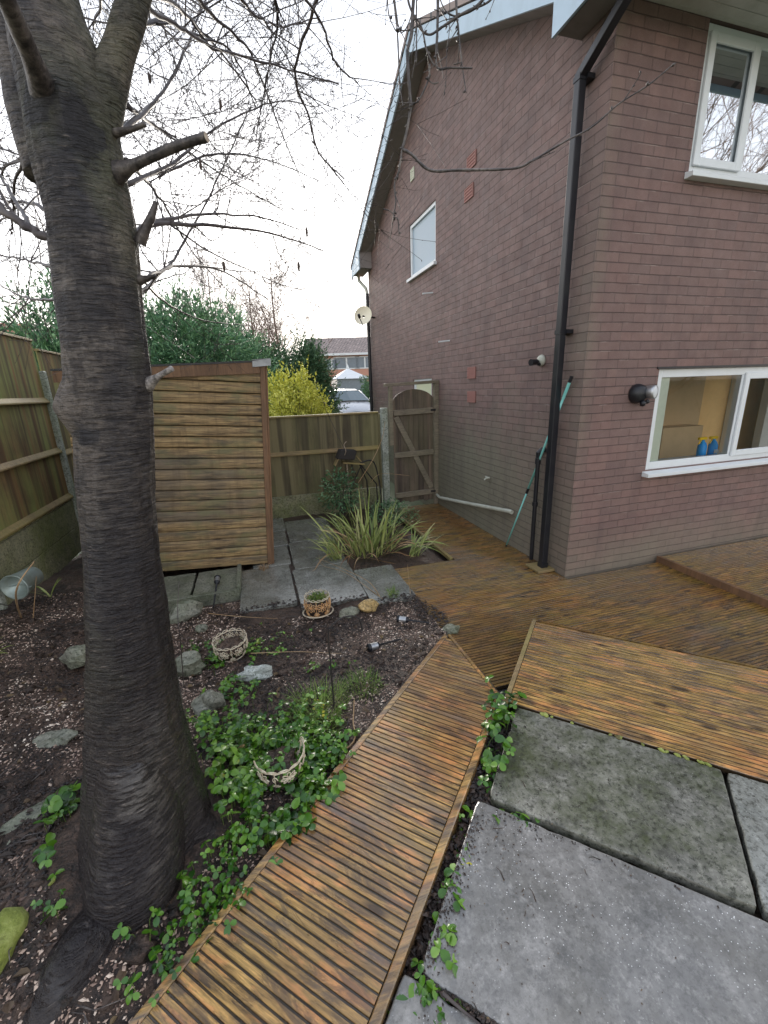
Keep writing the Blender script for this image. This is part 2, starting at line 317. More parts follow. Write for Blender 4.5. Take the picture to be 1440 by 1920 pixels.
def bark_mat():
    k = Mt('cherry_bark', 0.5, spec=0.5); p = k.pos(); Z = k.sep(p)[2]
    l1 = k.noise(k.map(p, (17, 17, 105)), 1.0, 4, 0.6, 0.25)
    l2 = k.noise(k.map(p, (22, 22, 210), loc=(3, 1, 7)), 1.0, 3, 0.6, 0.4)
    l3 = k.noise(k.map(p, (9, 9, 34), loc=(2, 2, 5)), 1.0, 5, 0.7, 0.4)
    n = k.noise(p, 8, 6, 0.7); n2 = k.noise(p, 85, 4, 0.75); nb = k.noise(k.map(p, (1, 1, 0.7), loc=(1, 8, 2)), 2.6, 4, 0.6)
    col = k.ramp(l3, (0.34, (0.036, 0.032, 0.031)), (0.50, (0.078, 0.069, 0.063)), (0.68, (0.135, 0.119, 0.106)))
    col = k.mix(k.rng(l1, 0.47, 0.38, 0.0, 0.75), col, (0.014, 0.013, 0.014))
    pl = k.noise(k.map(p, (1, 1, 0.55), loc=(4, 4, 4)), 3.2, 5, 0.65)
    col = k.mix(k.rng(pl, 0.50, 0.66, 0.0, 0.55), col, (0.185, 0.160, 0.138))
    col = k.mix(k.rng(pl, 0.52, 0.38, 0.0, 0.75), col, (0.024, 0.025, 0.030))
    col = k.mix(k.rng(n, 0.46, 0.58, 0.0, 0.75), col, (0.022, 0.020, 0.021))
    col = k.mix(k.rng(nb, 0.5, 0.66, 0.0, 0.45), col, (0.105, 0.108, 0.066))
    col = k.mix(k.rng(n2, 0.52, 0.66, 0.0, 0.6), col, (0.018, 0.016, 0.016))
    wet = k.rng(k.math('ADD', Z, k.math('MULTIPLY', nb, 0.9)), 2.45, 1.35)      # rain-soaked foot of the stem
    col = k.mix(k.math('MULTIPLY', wet, 0.84), col, (0.010, 0.0075, 0.008))
    # short pale lenticels
    col = k.mix(k.math('MULTIPLY', k.rng(l2, 0.62, 0.69, 0.0, 0.6), k.rng(nb, 0.35, 0.6, 0.3, 1.0)), col, (0.20, 0.172, 0.152))
    # black scabby scars below the fork
    for (c_, rr_) in (SCARS):
        v = k.n('ShaderNodeVectorMath', {0: p, 1: tuple(-q for q in c_)}, operation='ADD').outputs[0]
        v = k.n('ShaderNodeVectorMath', {0: v, 1: tuple(1 / q for q in rr_)}, operation='MULTIPLY').outputs[0]
        dd = k.n('ShaderNodeVectorMath', {0: v}, operation='LENGTH').outputs['Value']
        dd = k.math('ADD', dd, k.math('MULTIPLY', k.math('SUBTRACT', n, 0.5), 2.2))
        col = k.mix(k.rng(dd, 1.05, 0.85, 0.0, 0.85), col, (0.016, 0.015, 0.017))
    k.set('Base Color', col)
    k.set('Roughness', k.math('SUBTRACT', k.rng(n2, 0.3, 0.7, 0.45, 0.8), k.math('MULTIPLY', wet, 0.34)))
    k.set('Coat Weight', k.math('MULTIPLY', k.math('MULTIPLY', wet, 1.0), k.math('MULTIPLY', k.rng(nb, 0.44, 0.56), k.rng(l1, 0.46, 0.60)))); k.set('Coat Roughness', 0.27); k.set('Specular IOR Level', 0.35)
    r1 = k.ramp(l1, (0.34, 0.0), (0.50, 0.7), (0.75, 1.0))
    h = k.math('ADD', r1, k.math('MULTIPLY', l2, 0.6)); h = k.math('ADD', h, k.math('MULTIPLY', n2, 0.45)); h = k.math('ADD', h, k.math('MULTIPLY', n, 1.4)); h = k.math('ADD', h, k.math('MULTIPLY', l3, 0.5))
    k.bump(h, 0.7, 0.010); return k.m
_q = AD(160, 235, 1.55); _q2 = AD(70, 190, 1.58); _q3 = AD(150, 820, 1.56)
SCARS = [(tuple(_q), (0.045, 0.08, 0.085)), (tuple(_q2), (0.045, 0.08, 0.06)), (tuple(_q3), (0.05, 0.08, 0.03))]
MAT['bark'] = bark_mat()
def rootm():
    k = Mt('root_bark', 0.4, spec=0.5); p = k.pos(); n = k.noise(p, 14, 7, 0.75); n2 = k.noise(p, 70, 4, 0.7); n3 = k.noise(p, 4, 4)
    col = k.ramp(n, (0.36, (0.010, 0.009, 0.009)), (0.5, (0.036, 0.033, 0.033)), (0.66, (0.10, 0.098, 0.098)))
    col = k.mix(k.rng(n3, 0.5, 0.65, 0.0, 0.5), col, (0.05, 0.052, 0.03))
    k.set('Base Color', k.mix(k.rng(n2, 0.54, 0.66, 0.0, 0.6), col, (0.008, 0.007, 0.007))); k.set('Coat Weight', 0.4); k.set('Coat Roughness', 0.35)
    k.bump(k.math('ADD', k.math('MULTIPLY', n, 2.0), n2), 0.95, 0.014); return k.m
MAT['rootbark'] = rootm()
def limb_mat():
    k = Mt('cherry_limb_bark', 0.45, spec=0.5); p = k.pos()
    n = k.noise(p, 25, 5, 0.7)
    k.set('Base Color', k.ramp(n, (0.38, (0.022, 0.019, 0.019)), (0.52, (0.070, 0.060, 0.056)), (0.68, (0.17, 0.15, 0.135))))
    k.bump(n, 0.9, 0.006); return k.m
MAT['limb'] = limb_mat()
k = Mt('far_twigs', 0.7, color=(0.17, 0.115, 0.09)); MAT['fartwig'] = k.m
k = Mt('twigs', 0.5, spec=0.4); n_ = k.noise(k.pos(), 12, 3); k.set('Base Color', k.ramp(n_, (0.35, (0.034, 0.027, 0.029)), (0.65, (0.085, 0.072, 0.068)))); MAT['twig'] = k.m
k = Mt('grey_cut_wood', 0.55); n_ = k.noise(k.pos(), 70, 4); k.set('Base Color', k.ramp(n_, (0.35, (0.05, 0.045, 0.042)), (0.65, (0.26, 0.24, 0.23)))); MAT['cutgrey'] = k.m
k = Mt('cut_wood', 0.6); n_ = k.noise(k.pos(), 60, 3); k.set('Base Color', k.ramp(n_, (0.3, (0.16, 0.12, 0.09)), (0.7, (0.34, 0.29, 0.23)))); MAT['cut'] = k.m

def paint(name, c, rough=0.35, dirt=0.25, dcol=(0.25, 0.27, 0.2), metallic=0.0, sc=6, bump=0.1):
    k = Mt(name, rough, metallic=metallic); p = k.pos(); n = k.noise(p, sc, 6, 0.65); n2 = k.noise(p, sc * 9, 3)
    c2 = k.mix(k.rng(n, 0.45, 0.75, 0.0, dirt), c, dcol)
    k.set('Base Color', c2); k.set('Roughness', k.rng(n, 0.3, 0.7, rough, min(1, rough + 0.2))); k.bump(n2, bump, 0.002); return k.m
MAT['upvc'] = paint('white_upvc', (0.74, 0.78, 0.80), 0.25, 0.2, (0.5, 0.53, 0.48))
MAT['barge'] = paint('white_bargeboard', (0.46, 0.60, 0.72), 0.35, 0.35, (0.34, 0.43, 0.49))
MAT['soffit'] = paint('soffit_paint', (0.50, 0.50, 0.46), 0.6, 0.5, (0.28, 0.29, 0.24))
MAT['soffit_dark'] = paint('verge_soffit', (0.16, 0.145, 0.14), 0.7, 0.5, (0.09, 0.09, 0.085))
MAT['black'] = paint('black_plastic', (0.012, 0.013, 0.018), 0.28, 0.3, (0.03, 0.035, 0.03))
MAT['black_rough'] = paint('black_metal', (0.015, 0.014, 0.015), 0.5, 0.4, (0.05, 0.035, 0.025))
MAT['grey_pipe'] = paint('grey_pipe', (0.30, 0.31, 0.27), 0.5, 0.5, (0.14, 0.14, 0.10))
MAT['teal'] = paint('teal_paint', (0.13, 0.36, 0.34), 0.4, 0.35, (0.35, 0.42, 0.38), sc=30)
MAT['silver'] = paint('brushed_metal', (0.5, 0.52, 0.54), 0.3, 0.3, (0.2, 0.2, 0.2), metallic=0.9)
MAT['cream'] = paint('cream_enamel', (0.66, 0.60, 0.46), 0.4, 0.85, (0.30, 0.15, 0.06), sc=55)
MAT['rust'] = paint('rusty_enamel', (0.36, 0.20, 0.09), 0.5, 0.6, (0.60, 0.52, 0.36), sc=35)
MAT['terra'] = paint('terracotta', (0.22, 0.085, 0.068), 0.6, 0.5, (0.19, 0.12, 0.10), sc=20)
MAT['dish'] = paint('dish_paint', (0.55, 0.52, 0.42), 0.5, 0.4, (0.38, 0.36, 0.28))
MAT['felt'] = paint('roof_felt', (0.035, 0.035, 0.037), 0.8, 0.4, (0.07, 0.08, 0.05), sc=20)
MAT['felt_tape'] = paint('silver_flashing', (0.20, 0.21, 0.22), 0.35, 0.5, (0.1, 0.105, 0.1), metallic=0.6, sc=15)
MAT['blue'] = paint('blue_plastic', (0.03, 0.25, 0.62), 0.3, 0.0)
MAT['yellow'] = paint('yellow_plastic', (0.62, 0.40, 0.03), 0.3, 0.0)
MAT['zinc'] = paint('galvanised', (0.24, 0.29, 0.28), 0.35, 0.7, (0.14, 0.15, 0.10), metallic=0.4, sc=9)
MAT['room'] = paint('tan_plaster', (0.93, 0.60, 0.26), 0.8, 0.2, (0.5, 0.36, 0.2))  # tan plaster, pushed brighter and warmer in place of lamp glow
MAT['room_brown'] = paint('brown_plaster', (0.66, 0.46, 0.26), 0.8, 0.2, (0.3, 0.22, 0.15))
MAT['net'] = paint('pale_net', (0.70, 0.72, 0.60), 0.8, 0.3, (0.55, 0.6, 0.48), sc=25)
MAT['greyroom'] = paint('grey_plaster', (0.48, 0.48, 0.46), 0.8, 0.2, (0.25, 0.25, 0.25))
MAT['frosted'] = paint('frosted_glass', (0.36, 0.46, 0.54), 0.3, 0.5, (0.46, 0.56, 0.63), sc=60, bump=0.5)
MAT['litglass'] = paint('lit_pane_yellow', (0.72, 0.74, 0.52), 0.5, 0.3, (0.6, 0.66, 0.45))  # yellow look of a lit window put into the pane colour
def tiles_mat(name, c1, c2):
    k = Mt(name, 0.7); p = k.pos(); n = k.noise(p, 1.2, 5)
    nd = k.n('ShaderNodeTexBrick', {'Vector': k.map(p, (1, 1, 1)), 'Color1': (*c1, 1), 'Color2': (*c2, 1), 'Mortar': (0.03, 0.03, 0.03, 1), 'Scale': 1.0, 'Mortar Size': 0.03, 'Brick Width': 0.33, 'Row Height': 0.33})
    k.set('Base Color', k.mix(k.rng(n, 0.4, 0.7, 0, 0.5), nd.outputs['Color'], c2)); return k.m
MAT['tiles'] = tiles_mat('roof_tiles', (0.14, 0.11, 0.10), (0.21, 0.17, 0.155))
MAT['brick_far'] = paint('far_brick', (0.30, 0.165, 0.125), 0.8, 0.4, (0.22, 0.14, 0.12), sc=3)
MAT['brick_far2'] = paint('far_red_brick', (0.34, 0.17, 0.14), 0.8, 0.4, (0.40, 0.22, 0.17), sc=1)
MAT['white_far'] = paint('far_white', (0.70, 0.73, 0.75), 0.5, 0.2)
MAT['farglass'] = paint('far_glass', (0.16, 0.20, 0.24), 0.12, 0.3, (0.25, 0.3, 0.34))
MAT['carpaint'] = paint('silver_car_paint', (0.48, 0.50, 0.53), 0.22, 0.15, (0.35, 0.36, 0.38), metallic=0.35, sc=3, bump=0.0)
MAT['carglass'] = paint('car_glass', (0.07, 0.11, 0.13), 0.06, 0.3, (0.12, 0.17, 0.18), bump=0.0)
MAT['tyre'] = paint('tyre', (0.02, 0.02, 0.02), 0.8, 0.2)
k = Mt('window_glass', 0.02); k.t.nodes.remove(k.b)
tr = k.n('ShaderNodeBsdfTransparent', {'Color': (0.86, 0.9, 0.9, 1)}); gl = k.n('ShaderNodeBsdfGlossy', {'Color': (0.95, 0.97, 1, 1), 'Roughness': 0.015})
fr = k.n('ShaderNodeFresnel', {'IOR': 1.35}); ms = k.n('ShaderNodeMixShader', {0: fr.outputs[0], 1: tr.outputs[0], 2: gl.outputs[0]})
k.t.links.new(ms.outputs[0], k.t.nodes['Material Output'].inputs[0]); MAT['glass'] = k.m
k = Mt('upper_window_glass', 0.02); k.t.nodes.remove(k.b)
tr = k.n('ShaderNodeBsdfTransparent', {'Color': (0.8, 0.85, 0.86, 1)}); gl = k.n('ShaderNodeBsdfGlossy', {'Color': (0.9, 0.95, 1, 1), 'Roughness': 0.015})
ms = k.n('ShaderNodeMixShader', {0: 0.7, 1: tr.outputs[0], 2: gl.outputs[0]})
k.t.links.new(ms.outputs[0], k.t.nodes['Material Output'].inputs[0]); MAT['glass_up'] = k.m
def log_mat():
    k = Mt('mossy_log', 0.7); p = k.pos(); n = k.noise(p, 16, 7, 0.75); n2 = k.noise(p, 9, 5, 0.7)
    c = k.ramp(n, (0.3, (0.07, 0.08, 0.025)), (0.5, (0.22, 0.26, 0.06)), (0.75, (0.42, 0.45, 0.17)))
    k.set('Base Color', k.mix(k.rng(n2, 0.5, 0.58, 0, 0.8), c, (0.085, 0.06, 0.035))); k.bump(n, 1.0, 0.016); return k.m
MAT['log'] = log_mat()
def ground_mat():
    k = Mt('distant_ground', 0.8); p = k.pos(); n = k.noise(p, 0.6, 5)
    k.set('Base Color', k.ramp(n, (0.35, (0.06, 0.075, 0.04)), (0.65, (0.11, 0.12, 0.075)))); return k.m
MAT['ground'] = ground_mat()

# ------------------------------------------------------------------ mesh helper
class MB:
    def __init__(s): s.v = []; s.f = []
    def face(s, pts):
        n = len(s.v); s.v += [tuple(p) for p in pts]; s.f.append(tuple(range(n, n + len(pts))))
    def box(s, lo, hi, M=None, bev=0.0):
        x0, y0, z0 = lo; x1, y1, z1 = hi
        c = [V((x, y, z)) for x in (x0, x1) for y in (y0, y1) for z in (z0, z1)]
        if M is not None: c = [M @ p for p in c]
        n = len(s.v); s.v += [tuple(p) for p in c]
        s.f += [tuple(n + i for i in q) for q in ((0, 1, 3, 2), (4, 6, 7, 5), (0, 4, 5, 1), (2, 3, 7, 6), (0, 2, 6, 4), (1, 5, 7, 3))]
    def beam(s, a, b, w, h, up=V((0, 0, 1))):
        a, b = V(a), V(b); d = (b - a); L = d.length; d.normalize()
        sd_ = d.cross(up); sd_ = sd_.normalized() if sd_.length > 1e-5 else V((1, 0, 0)); up2 = sd_.cross(d)
        M = Matrix(((d.x, sd_.x, up2.x, a.x), (d.y, sd_.y, up2.y, a.y), (d.z, sd_.z, up2.z, a.z), (0, 0, 0, 1)))
        s.box((0, -w / 2, -h / 2), (L, w / 2, h / 2), M)
    def tube(s, pts, rad, sides=6, cap=True):
        pts = [V(p) for p in pts]; n = len(pts)
        if not hasattr(rad, '__len__'): rad = [rad] * n
        t = (pts[1] - pts[0]).normalized(); a = t.orthogonal().normalized(); base = len(s.v)
        for i, p in enumerate(pts):
            if 0 < i < n - 1: t2 = (pts[i + 1] - pts[i - 1]).normalized()
            elif i == 0: t2 = (pts[1] - pts[0]).normalized()
            else: t2 = (pts[-1] - pts[-2]).normalized()
            a = (a - t2 * a.dot(t2)); a = a.normalized() if a.length > 1e-6 else t2.orthogonal().normalized()
            bb = t2.cross(a)
            for j in range(sides):
                an = 2 * pi * j / sides
                s.v.append(tuple(p + (a * cos(an) + bb * sin(an)) * rad[i]))
        for i in range(n - 1):
            for j in range(sides):
                j2 = (j + 1) % sides
                s.f.append((base + i * sides + j, base + i * sides + j2, base + (i + 1) * sides + j2, base + (i + 1) * sides + j))
        if cap:
            s.f.append(tuple(base + j for j in reversed(range(sides)))); s.f.append(tuple(base + (n - 1) * sides + j for j in range(sides)))
    def lathe(s, prof, c=(0, 0, 0), seg=24, M=None, close=False):
        c = V(c); base = len(s.v)
        for (rr, z) in prof:
            for j in range(seg):
                an = 2 * pi * j / seg; p = V((rr * cos(an), rr * sin(an), z))
                p = (M @ p) if M is not None else p + c
                s.v.append(tuple(p))
        for i in range(len(prof) - 1):
            for j in range(seg):
                j2 = (j + 1) % seg
                s.f.append((base + i * seg + j, base + i * seg + j2, base + (i + 1) * seg + j2, base + (i + 1) * seg + j))
        if close:
            s.f.append(tuple(base + j for j in reversed(range(seg)))); s.f.append(tuple(base + (len(prof) - 1) * seg + j for j in range(seg)))
    def prism(s, poly, vec):      # polygon of 3D points extruded by vec
        poly = [V(p) for p in poly]; vec = V(vec); n = len(s.v); k = len(poly)
        s.v += [tuple(p) for p in poly] + [tuple(p + vec) for p in poly]
        s.f.append(tuple(n + i for i in range(k))); s.f.append(tuple(n + k + i for i in reversed(range(k))))
        for i in range(k):
            j = (i + 1) % k; s.f.append((n + i, n + k + i, n + k + j, n + j))
    def blob(s, c, r, seed=0, amp=0.3, fs=2.0, nu=12, nv=8, rot=None, flat=0.0):
        c = V(c); base = len(s.v)
        for i in range(nv + 1):
            th = pi * i / nv
            for j in range(nu):
                ph = 2 * pi * j / nu; d = V((sin(th) * cos(ph), sin(th) * sin(ph), cos(th)))
                q = 1 + amp * noise.noise(d * fs + V((seed * 3.1, seed * 1.7, 0)))
                p = V((d.x * r[0] * q, d.y * r[1] * q, d.z * r[2] * q))
                if rot is not None: p = rot @ p
                s.v.append(tuple(c + p))
        for i in range(nv):
            for j in range(nu):
                j2 = (j + 1) % nu; s.f.append((base + i * nu + j, base + (i + 1) * nu + j, base + (i + 1) * nu + j2, base + i * nu + j2))
OBJ_N = 0
def link(o, parent=None):
    COL.objects.link(o)
    if parent is not None: o.parent = parent
    return o
def obj(name, mb, mat, parent=None, smooth=False, origin=None, **props):
    """mb in world coordinates; the object's origin is the parent's place (or `origin`)"""
    base = V(origin) if origin is not None else (parent.matrix_world.translation.copy() if parent is not None else V((0, 0, 0)))
    if parent is not None: base = WORLD.get(parent.name, V((0, 0, 0)))
    me = bpy.data.meshes.new(name)
    me.from_pydata([(a - base.x, b_ - base.y, c - base.z) for a, b_, c in mb.v], [], mb.f); me.update()
    if smooth: me.polygons.foreach_set('use_smooth', [True] * len(me.polygons))
    me.materials.append(MAT[mat] if isinstance(mat, str) else mat)
    o = bpy.data.objects.new(name, me); link(o, parent)
    if parent is None: o.location = base
    WORLD[o.name] = base
    for k_, v_ in props.items(): o[k_] = v_
    return o
WORLD = {}
def thing(name, label, cat, loc=(0, 0, 0), group=None, rot=None):
    o = bpy.data.objects.new(name, None); COL.objects.link(o); o.location = loc; o.empty_display_size = 0.1
    if rot: o.rotation_euler = rot
    o['label'] = label; o['category'] = cat
    if group: o['group'] = group
    WORLD[o.name] = V(loc); return o
def tag(o, label, cat, group=None):
    o['label'] = label; o['category'] = cat
    if group: o['group'] = group
    return o
def struct(name, mb, mat, smooth=False): return obj(name, mb, mat, None, smooth, kind='structure')
def bevel(o, w=0.004, seg=1):
    m = o.modifiers.new('bevel', 'BEVEL'); m.width = w; m.segments = seg; m.limit_method = 'ANGLE'; return o

# ------------------------------------------------------------------ terrain
def ss(a, b_, x):
    t = max(0, min(1, (x - a) / (b_ - a))); return t * t * (3 - 2 * t)
def UW(x, y): return (x + y) / S2, (x - y) / S2
def FU(u_, w_, z=0.0): return V(((u_ + w_) / S2, (u_ - w_) / S2, z))
def H(x, y, rough=True):
    h = -0.02 + 0.12 * ss(0.3, -1.6, y) + 0.22 * ss(-3.5, -5.0, x) * ss(3.0, 0.0, y) + 0.1 * ss(-3.0, -3.7, x) * ss(0.0, -1.8, y)
    if rough:
        h += 0.035 * noise.noise(V((x * 1.7, y * 1.7, 0))) + 0.02 * noise.noise(V((x * 6, y * 6, 3))) + 0.012 * noise.noise(V((x * 17, y * 17, 7)))
    d = math.hypot(x + 3.36, y + 1.66); h += 0.07 * ss(0.6, 0.2, d)
    uu, ww = UW(x, y)
    def pull(h, f, to): return h + (min(h, to) - h) * f
    if -3.9 < x < -3.0 and y > 0.55: h = pull(h, ss(0.6, 0.8, y), -0.07)
    if x > -3.1 and y > 0.05: h = pull(h, ss(-0.02, 0.16, y) * ss(-3.12, -3.02, x), -0.018)
    if x > -2.0 and y > 0.8 and x < -0.8: h = max(h, -0.035 + 0.02 * noise.noise(V((x * 9, y * 9, 1))))
    if x > -1.52 and y < 0.2: h = pull(h, ss(-1.56, -1.46, x), -0.10)
    if x > -0.9: h = min(h, -0.10)
    if -4.5 < ww < -0.12 and ww > -0.70 and uu < -1.7: h = pull(h, ss(-0.70, -0.62, ww), 0.06)
    if ww >= -0.15 and uu < -1.2: h = min(h, 0.075 + 0.02 * noise.noise(V((x * 20, y * 20, 5))))
    if ww >= -0.06 and uu < -1.2: h = min(h, 0.05)
    return h
mb = MB(); nx, ny = 170, 190; x0, x1, y0, y1 = -5.05, -0.3, -5.2, 3.3
for j in range(ny + 1):
    for i in range(nx + 1):
        x = x0 + (x1 - x0) * i / nx; y = y0 + (y1 - y0) * j / ny; mb.v.append((x, y, H(x, y)))
for j in range(ny):
    for i in range(nx):
        a = j * (nx + 1) + i; mb.f.append((a, a + 1, a + nx + 2, a + nx + 1))
struct('garden_soil', mb, 'soil', True)
mb = MB()      # the ground sheet out to the horizon
def G(x, y): return -0.16 + 0.5 * ss(5.0, 14, y)
ys = [-300, -60, -20, -6, 0, 3, 5, 7, 9, 11, 13, 15, 20, 40, 80, 300]; xs = [-300, -60, -20, -6, 0, 6, 20, 60, 300]
for y in ys:
    for x in xs: mb.v.append((x, y, G(x, y)))
for j in range(len(ys) - 1):
    for i in range(len(xs) - 1):
        a = j * len(xs) + i; mb.f.append((a, a + 1, a + len(xs) + 1, a + len(xs)))
struct('ground', mb, 'ground', True)

# ------------------------------------------------------------------ decking
PITCH = 0.028
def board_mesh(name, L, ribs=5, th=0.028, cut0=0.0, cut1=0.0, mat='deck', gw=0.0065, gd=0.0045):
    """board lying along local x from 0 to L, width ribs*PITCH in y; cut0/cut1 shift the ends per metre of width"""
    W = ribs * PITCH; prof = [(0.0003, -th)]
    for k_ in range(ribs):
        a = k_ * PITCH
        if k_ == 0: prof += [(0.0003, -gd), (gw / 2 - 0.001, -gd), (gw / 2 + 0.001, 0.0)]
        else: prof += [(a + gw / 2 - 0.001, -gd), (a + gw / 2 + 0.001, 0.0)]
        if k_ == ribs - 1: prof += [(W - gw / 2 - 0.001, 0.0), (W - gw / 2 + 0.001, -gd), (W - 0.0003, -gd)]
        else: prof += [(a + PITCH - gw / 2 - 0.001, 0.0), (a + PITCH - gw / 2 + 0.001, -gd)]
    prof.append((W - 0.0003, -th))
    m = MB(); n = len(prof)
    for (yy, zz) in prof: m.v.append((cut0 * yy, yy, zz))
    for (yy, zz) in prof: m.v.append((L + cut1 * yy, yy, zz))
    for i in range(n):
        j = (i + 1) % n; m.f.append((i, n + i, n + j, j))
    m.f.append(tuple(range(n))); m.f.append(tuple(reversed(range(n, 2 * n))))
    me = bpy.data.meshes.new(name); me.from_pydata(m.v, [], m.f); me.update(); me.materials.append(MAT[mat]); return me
def put_board(me, parent, loc, ang):
    o = bpy.data.objects.new('board', me); link(o, parent); b0 = WORLD[parent.name]
    o.location = V(loc) - b0; o.rotation_euler = (0, 0, ang); return o
BW = 5 * PITCH
main = thing('timber_deck', 'large low wet brown ribbed timber deck running round the foot of the brick house', 'deck', (-0.5, -0.5, 0))
y = -2.02; i = 0; cache = {}
while y < 3.0:
    xl = -1.53 if y < 0.72 else -0.80
    xr = 1.75 if y < -0.16 else -0.006
    if -0.16 <= y < 0.0: xr = -0.006 if y + BW > 0.01 else 1.75
    if y < -1.2: xl = -1.0
    if y < -1.5: xl = -0.4
    key = (round(xl, 2), round(xr, 2))
    if key not in cache: cache[key] = board_mesh('deck_board', xr - xl, mat='deck' if y > -0.6 else 'deck')
    put_board(cache[key], main, (xl, y, 0.0 + random.uniform(-0.0012, 0.0012)), 0); y += BW + 0.001; i += 1
m = MB(); m.box((-0.84, 0.84, -0.03), (-0.806, 2.93, 0.008)); obj('edging_strip', m, 'fence_rail', main)
m = MB(); m.box((-1.5, -2.0, -0.10), (1.7, 0.0, -0.035)); m.box((-0.78, 0.02, -0.10), (-0.02, 2.95, -0.035)); obj('joist_frame', m, 'felt', main)
# small raised step deck by the window wall
stp = thing('raised_deck', 'slightly raised strip of deck boards under the kitchen window beside the wall', 'deck', (1.1, -0.6, 0))
cm = board_mesh('step_board', 2.6, mat='deck')
y = -2.3
while y < -0.16: put_board(cm, stp, (1.155, y, 0.062), 0); y += BW + 0.001
m = MB(); m.box((1.12, -2.3, -0.01), (1.152, -0.03, 0.064)); obj('edge_board', m, 'shed_trim', stp)
# raised deck at 45 degrees behind the paving
rd = thing('platform_deck', 'raised ribbed timber platform set at an angle between the deck and paving slabs', 'deck', tuple(FU(-1.7, 0.4)))
ribs45 = board_mesh('platform_board', 3.2, mat='ramp', ribs=5)
uu = -2.158; A45 = radians(-45)
nb = 7; half = board_mesh('platform_board_narrow', 3.2, mat='ramp', ribs=3)
for k_ in range(nb):
    # local x runs along +w (direction (1,-1)); local y then runs along +u
    put_board(ribs45 if k_ < 6 else half, rd, FU(uu, -0.085, 0.15 + random.uniform(-.0008, .0008)), A45); uu += BW + 0.0010
def wbox(m, u0, u1, w0, w1, z0, z1):
    m.prism([FU(u0, w0, z0), FU(u1, w0, z0), FU(u1, w1, z0), FU(u0, w1, z0)], (0, 0, z1 - z0))
m = MB(); wbox(m, -2.165, -1.20, -0.115, -0.089, 0.0, 0.153); bevel(obj('edge_board', m, 'fence_rail', rd))
m = MB(); wbox(m, -1.216, -1.196, -0.086, 3.1, 0.0, 0.1485); obj('edge_board', m, 'deck', rd)
# the walkway
rp = thing('timber_walkway', 'narrow ribbed timber walkway rising from the corner of the deck past the tree', 'walkway', tuple(FU(-2.6, -0.4)))
WR = -0.165; tip_x = -1.622; lim = tip_x * S2
def WLf(uq): return -0.612 - 0.056 * (-1.7 - uq)      # the walkway widens a little towards the tree
uu = -4.9
while uu < lim - WLf(-1.7) - 0.03:
    # board local x = w - WLf(uu), local y = u - uu; the tip is cut along u + w = lim
    ribs_ = 5; w0 = WLf(uu); ur = uu + BW
    L0 = min(WR - w0, lim - uu - w0); L1 = min(WR - w0, lim - ur - w0)
    if L1 < 0.02:
        ribs_ = max(1, int((lim - w0 - uu - 0.01) / PITCH)); ur = uu + ribs_ * PITCH; L1 = max(0.005, lim - ur - w0)
    me = board_mesh('walkway_board', L0, ribs=ribs_, cut0=0.056, cut1=(L1 - L0) / (ribs_ * PITCH), mat='ramp')
    put_board(me, rp, FU(uu, w0, 0.15 + random.uniform(-0.001, 0.001)), A45); uu += BW
ut = lim - WLf(-1.7)
m = MB(); m.prism([FU(-4.9, WLf(-4.9) - 0.032, 0.03), FU(ut + 0.03, WLf(-1.7) - 0.032, 0.03), FU(ut, WLf(-1.7) - 0.003, 0.03), FU(-4.9, WLf(-4.9) - 0.003, 0.03)], (0, 0, 0.122)); bevel(obj('edge_board', m, 'ramp', rp))
m = MB(); m.prism([FU(-4.9, WR + 0.003, 0.0), FU(lim - WR, WR + 0.003, 0.0), FU(lim - WR - 0.03, WR + 0.034, 0.0), FU(-4.9, WR + 0.034, 0.0)], (0, 0, 0.153)); bevel(obj('edge_board', m, 'ramp', rp))
a = FU(ut + 0.02, WLf(-1.7) - 0.01, 0.0); b_ = FU(lim - WR, WR + 0.003, 0.0)
m = MB(); m.prism([a, a + V((0.022, 0, 0)), b_ + V((0.022, 0, 0)), b_], (0, 0, 0.151)); bevel(obj('edge_board', m, 'ramp', rp))

# ------------------------------------------------------------------ paving slabs
def slab(corners, z0, z1, mat, label, tilt=0.0, seed=0, group='paving slabs'):
    cs = [V(c) for c in corners]; ce = sum(cs, V((0, 0, 0))) / len(cs)
    out = []
    for i_, c in enumerate(cs):
        nx_ = cs[(i_ + 1) % len(cs)]; L_ = (nx_ - c).length; n_ = max(2, int(L_ / 0.035)); dd_ = (nx_ - c) / L_; pp_ = V((-dd_.y, dd_.x, 0))
        for j_ in range(n_):
            t_ = j_ / n_; q_ = c + (nx_ - c) * t_
            if j_ == 0: q_ = q_ + (ce - c).normalized() * random.uniform(0.003, 0.010)
            else: q_ = q_ + pp_ * (0.0022 * noise.noise(V((q_.x * 23, q_.y * 23, 1))) - (0.005 if random.random() < 0.04 else 0))
            out.append(V((q_.x, q_.y, z0)))
    m = MB(); m.prism(out, (0, 0, z1 - z0))
    o = obj('paving_slab', m, mat, None, origin=(ce.x, ce.y, z0)); tag(o, label, 'paving slab', group); bevel(o, 0.005, 2)
    o.rotation_euler = (tilt * 0.6, tilt, 0); return o
def uslab(u0, u1, w0, w1, mat, label, z=0.15, tilt=0.0):
    g = 0.006
    return slab([FU(u0 + g, w0 + g), FU(u1 - g, w0 + g), FU(u1 - g, w1 - g), FU(u0 + g, w1 - g)], z - 0.045, z, mat, label, tilt)
uslab(-2.775, -2.168, -0.045, 0.868, 'slab_green', 'large mossy green paving slab against the angled timber platform', 0.15)
uslab(-2.775, -2.168, 0.872, 1.78, 'slab_path', 'plain grey slab right of the mossy green one, cut by the picture edge', 0.148)
uslab(-3.43, -2.79, -0.085, 0.905, 'slab_wet', 'big wet blue-grey slab with bits of debris in front of the mossy one', 0.143)
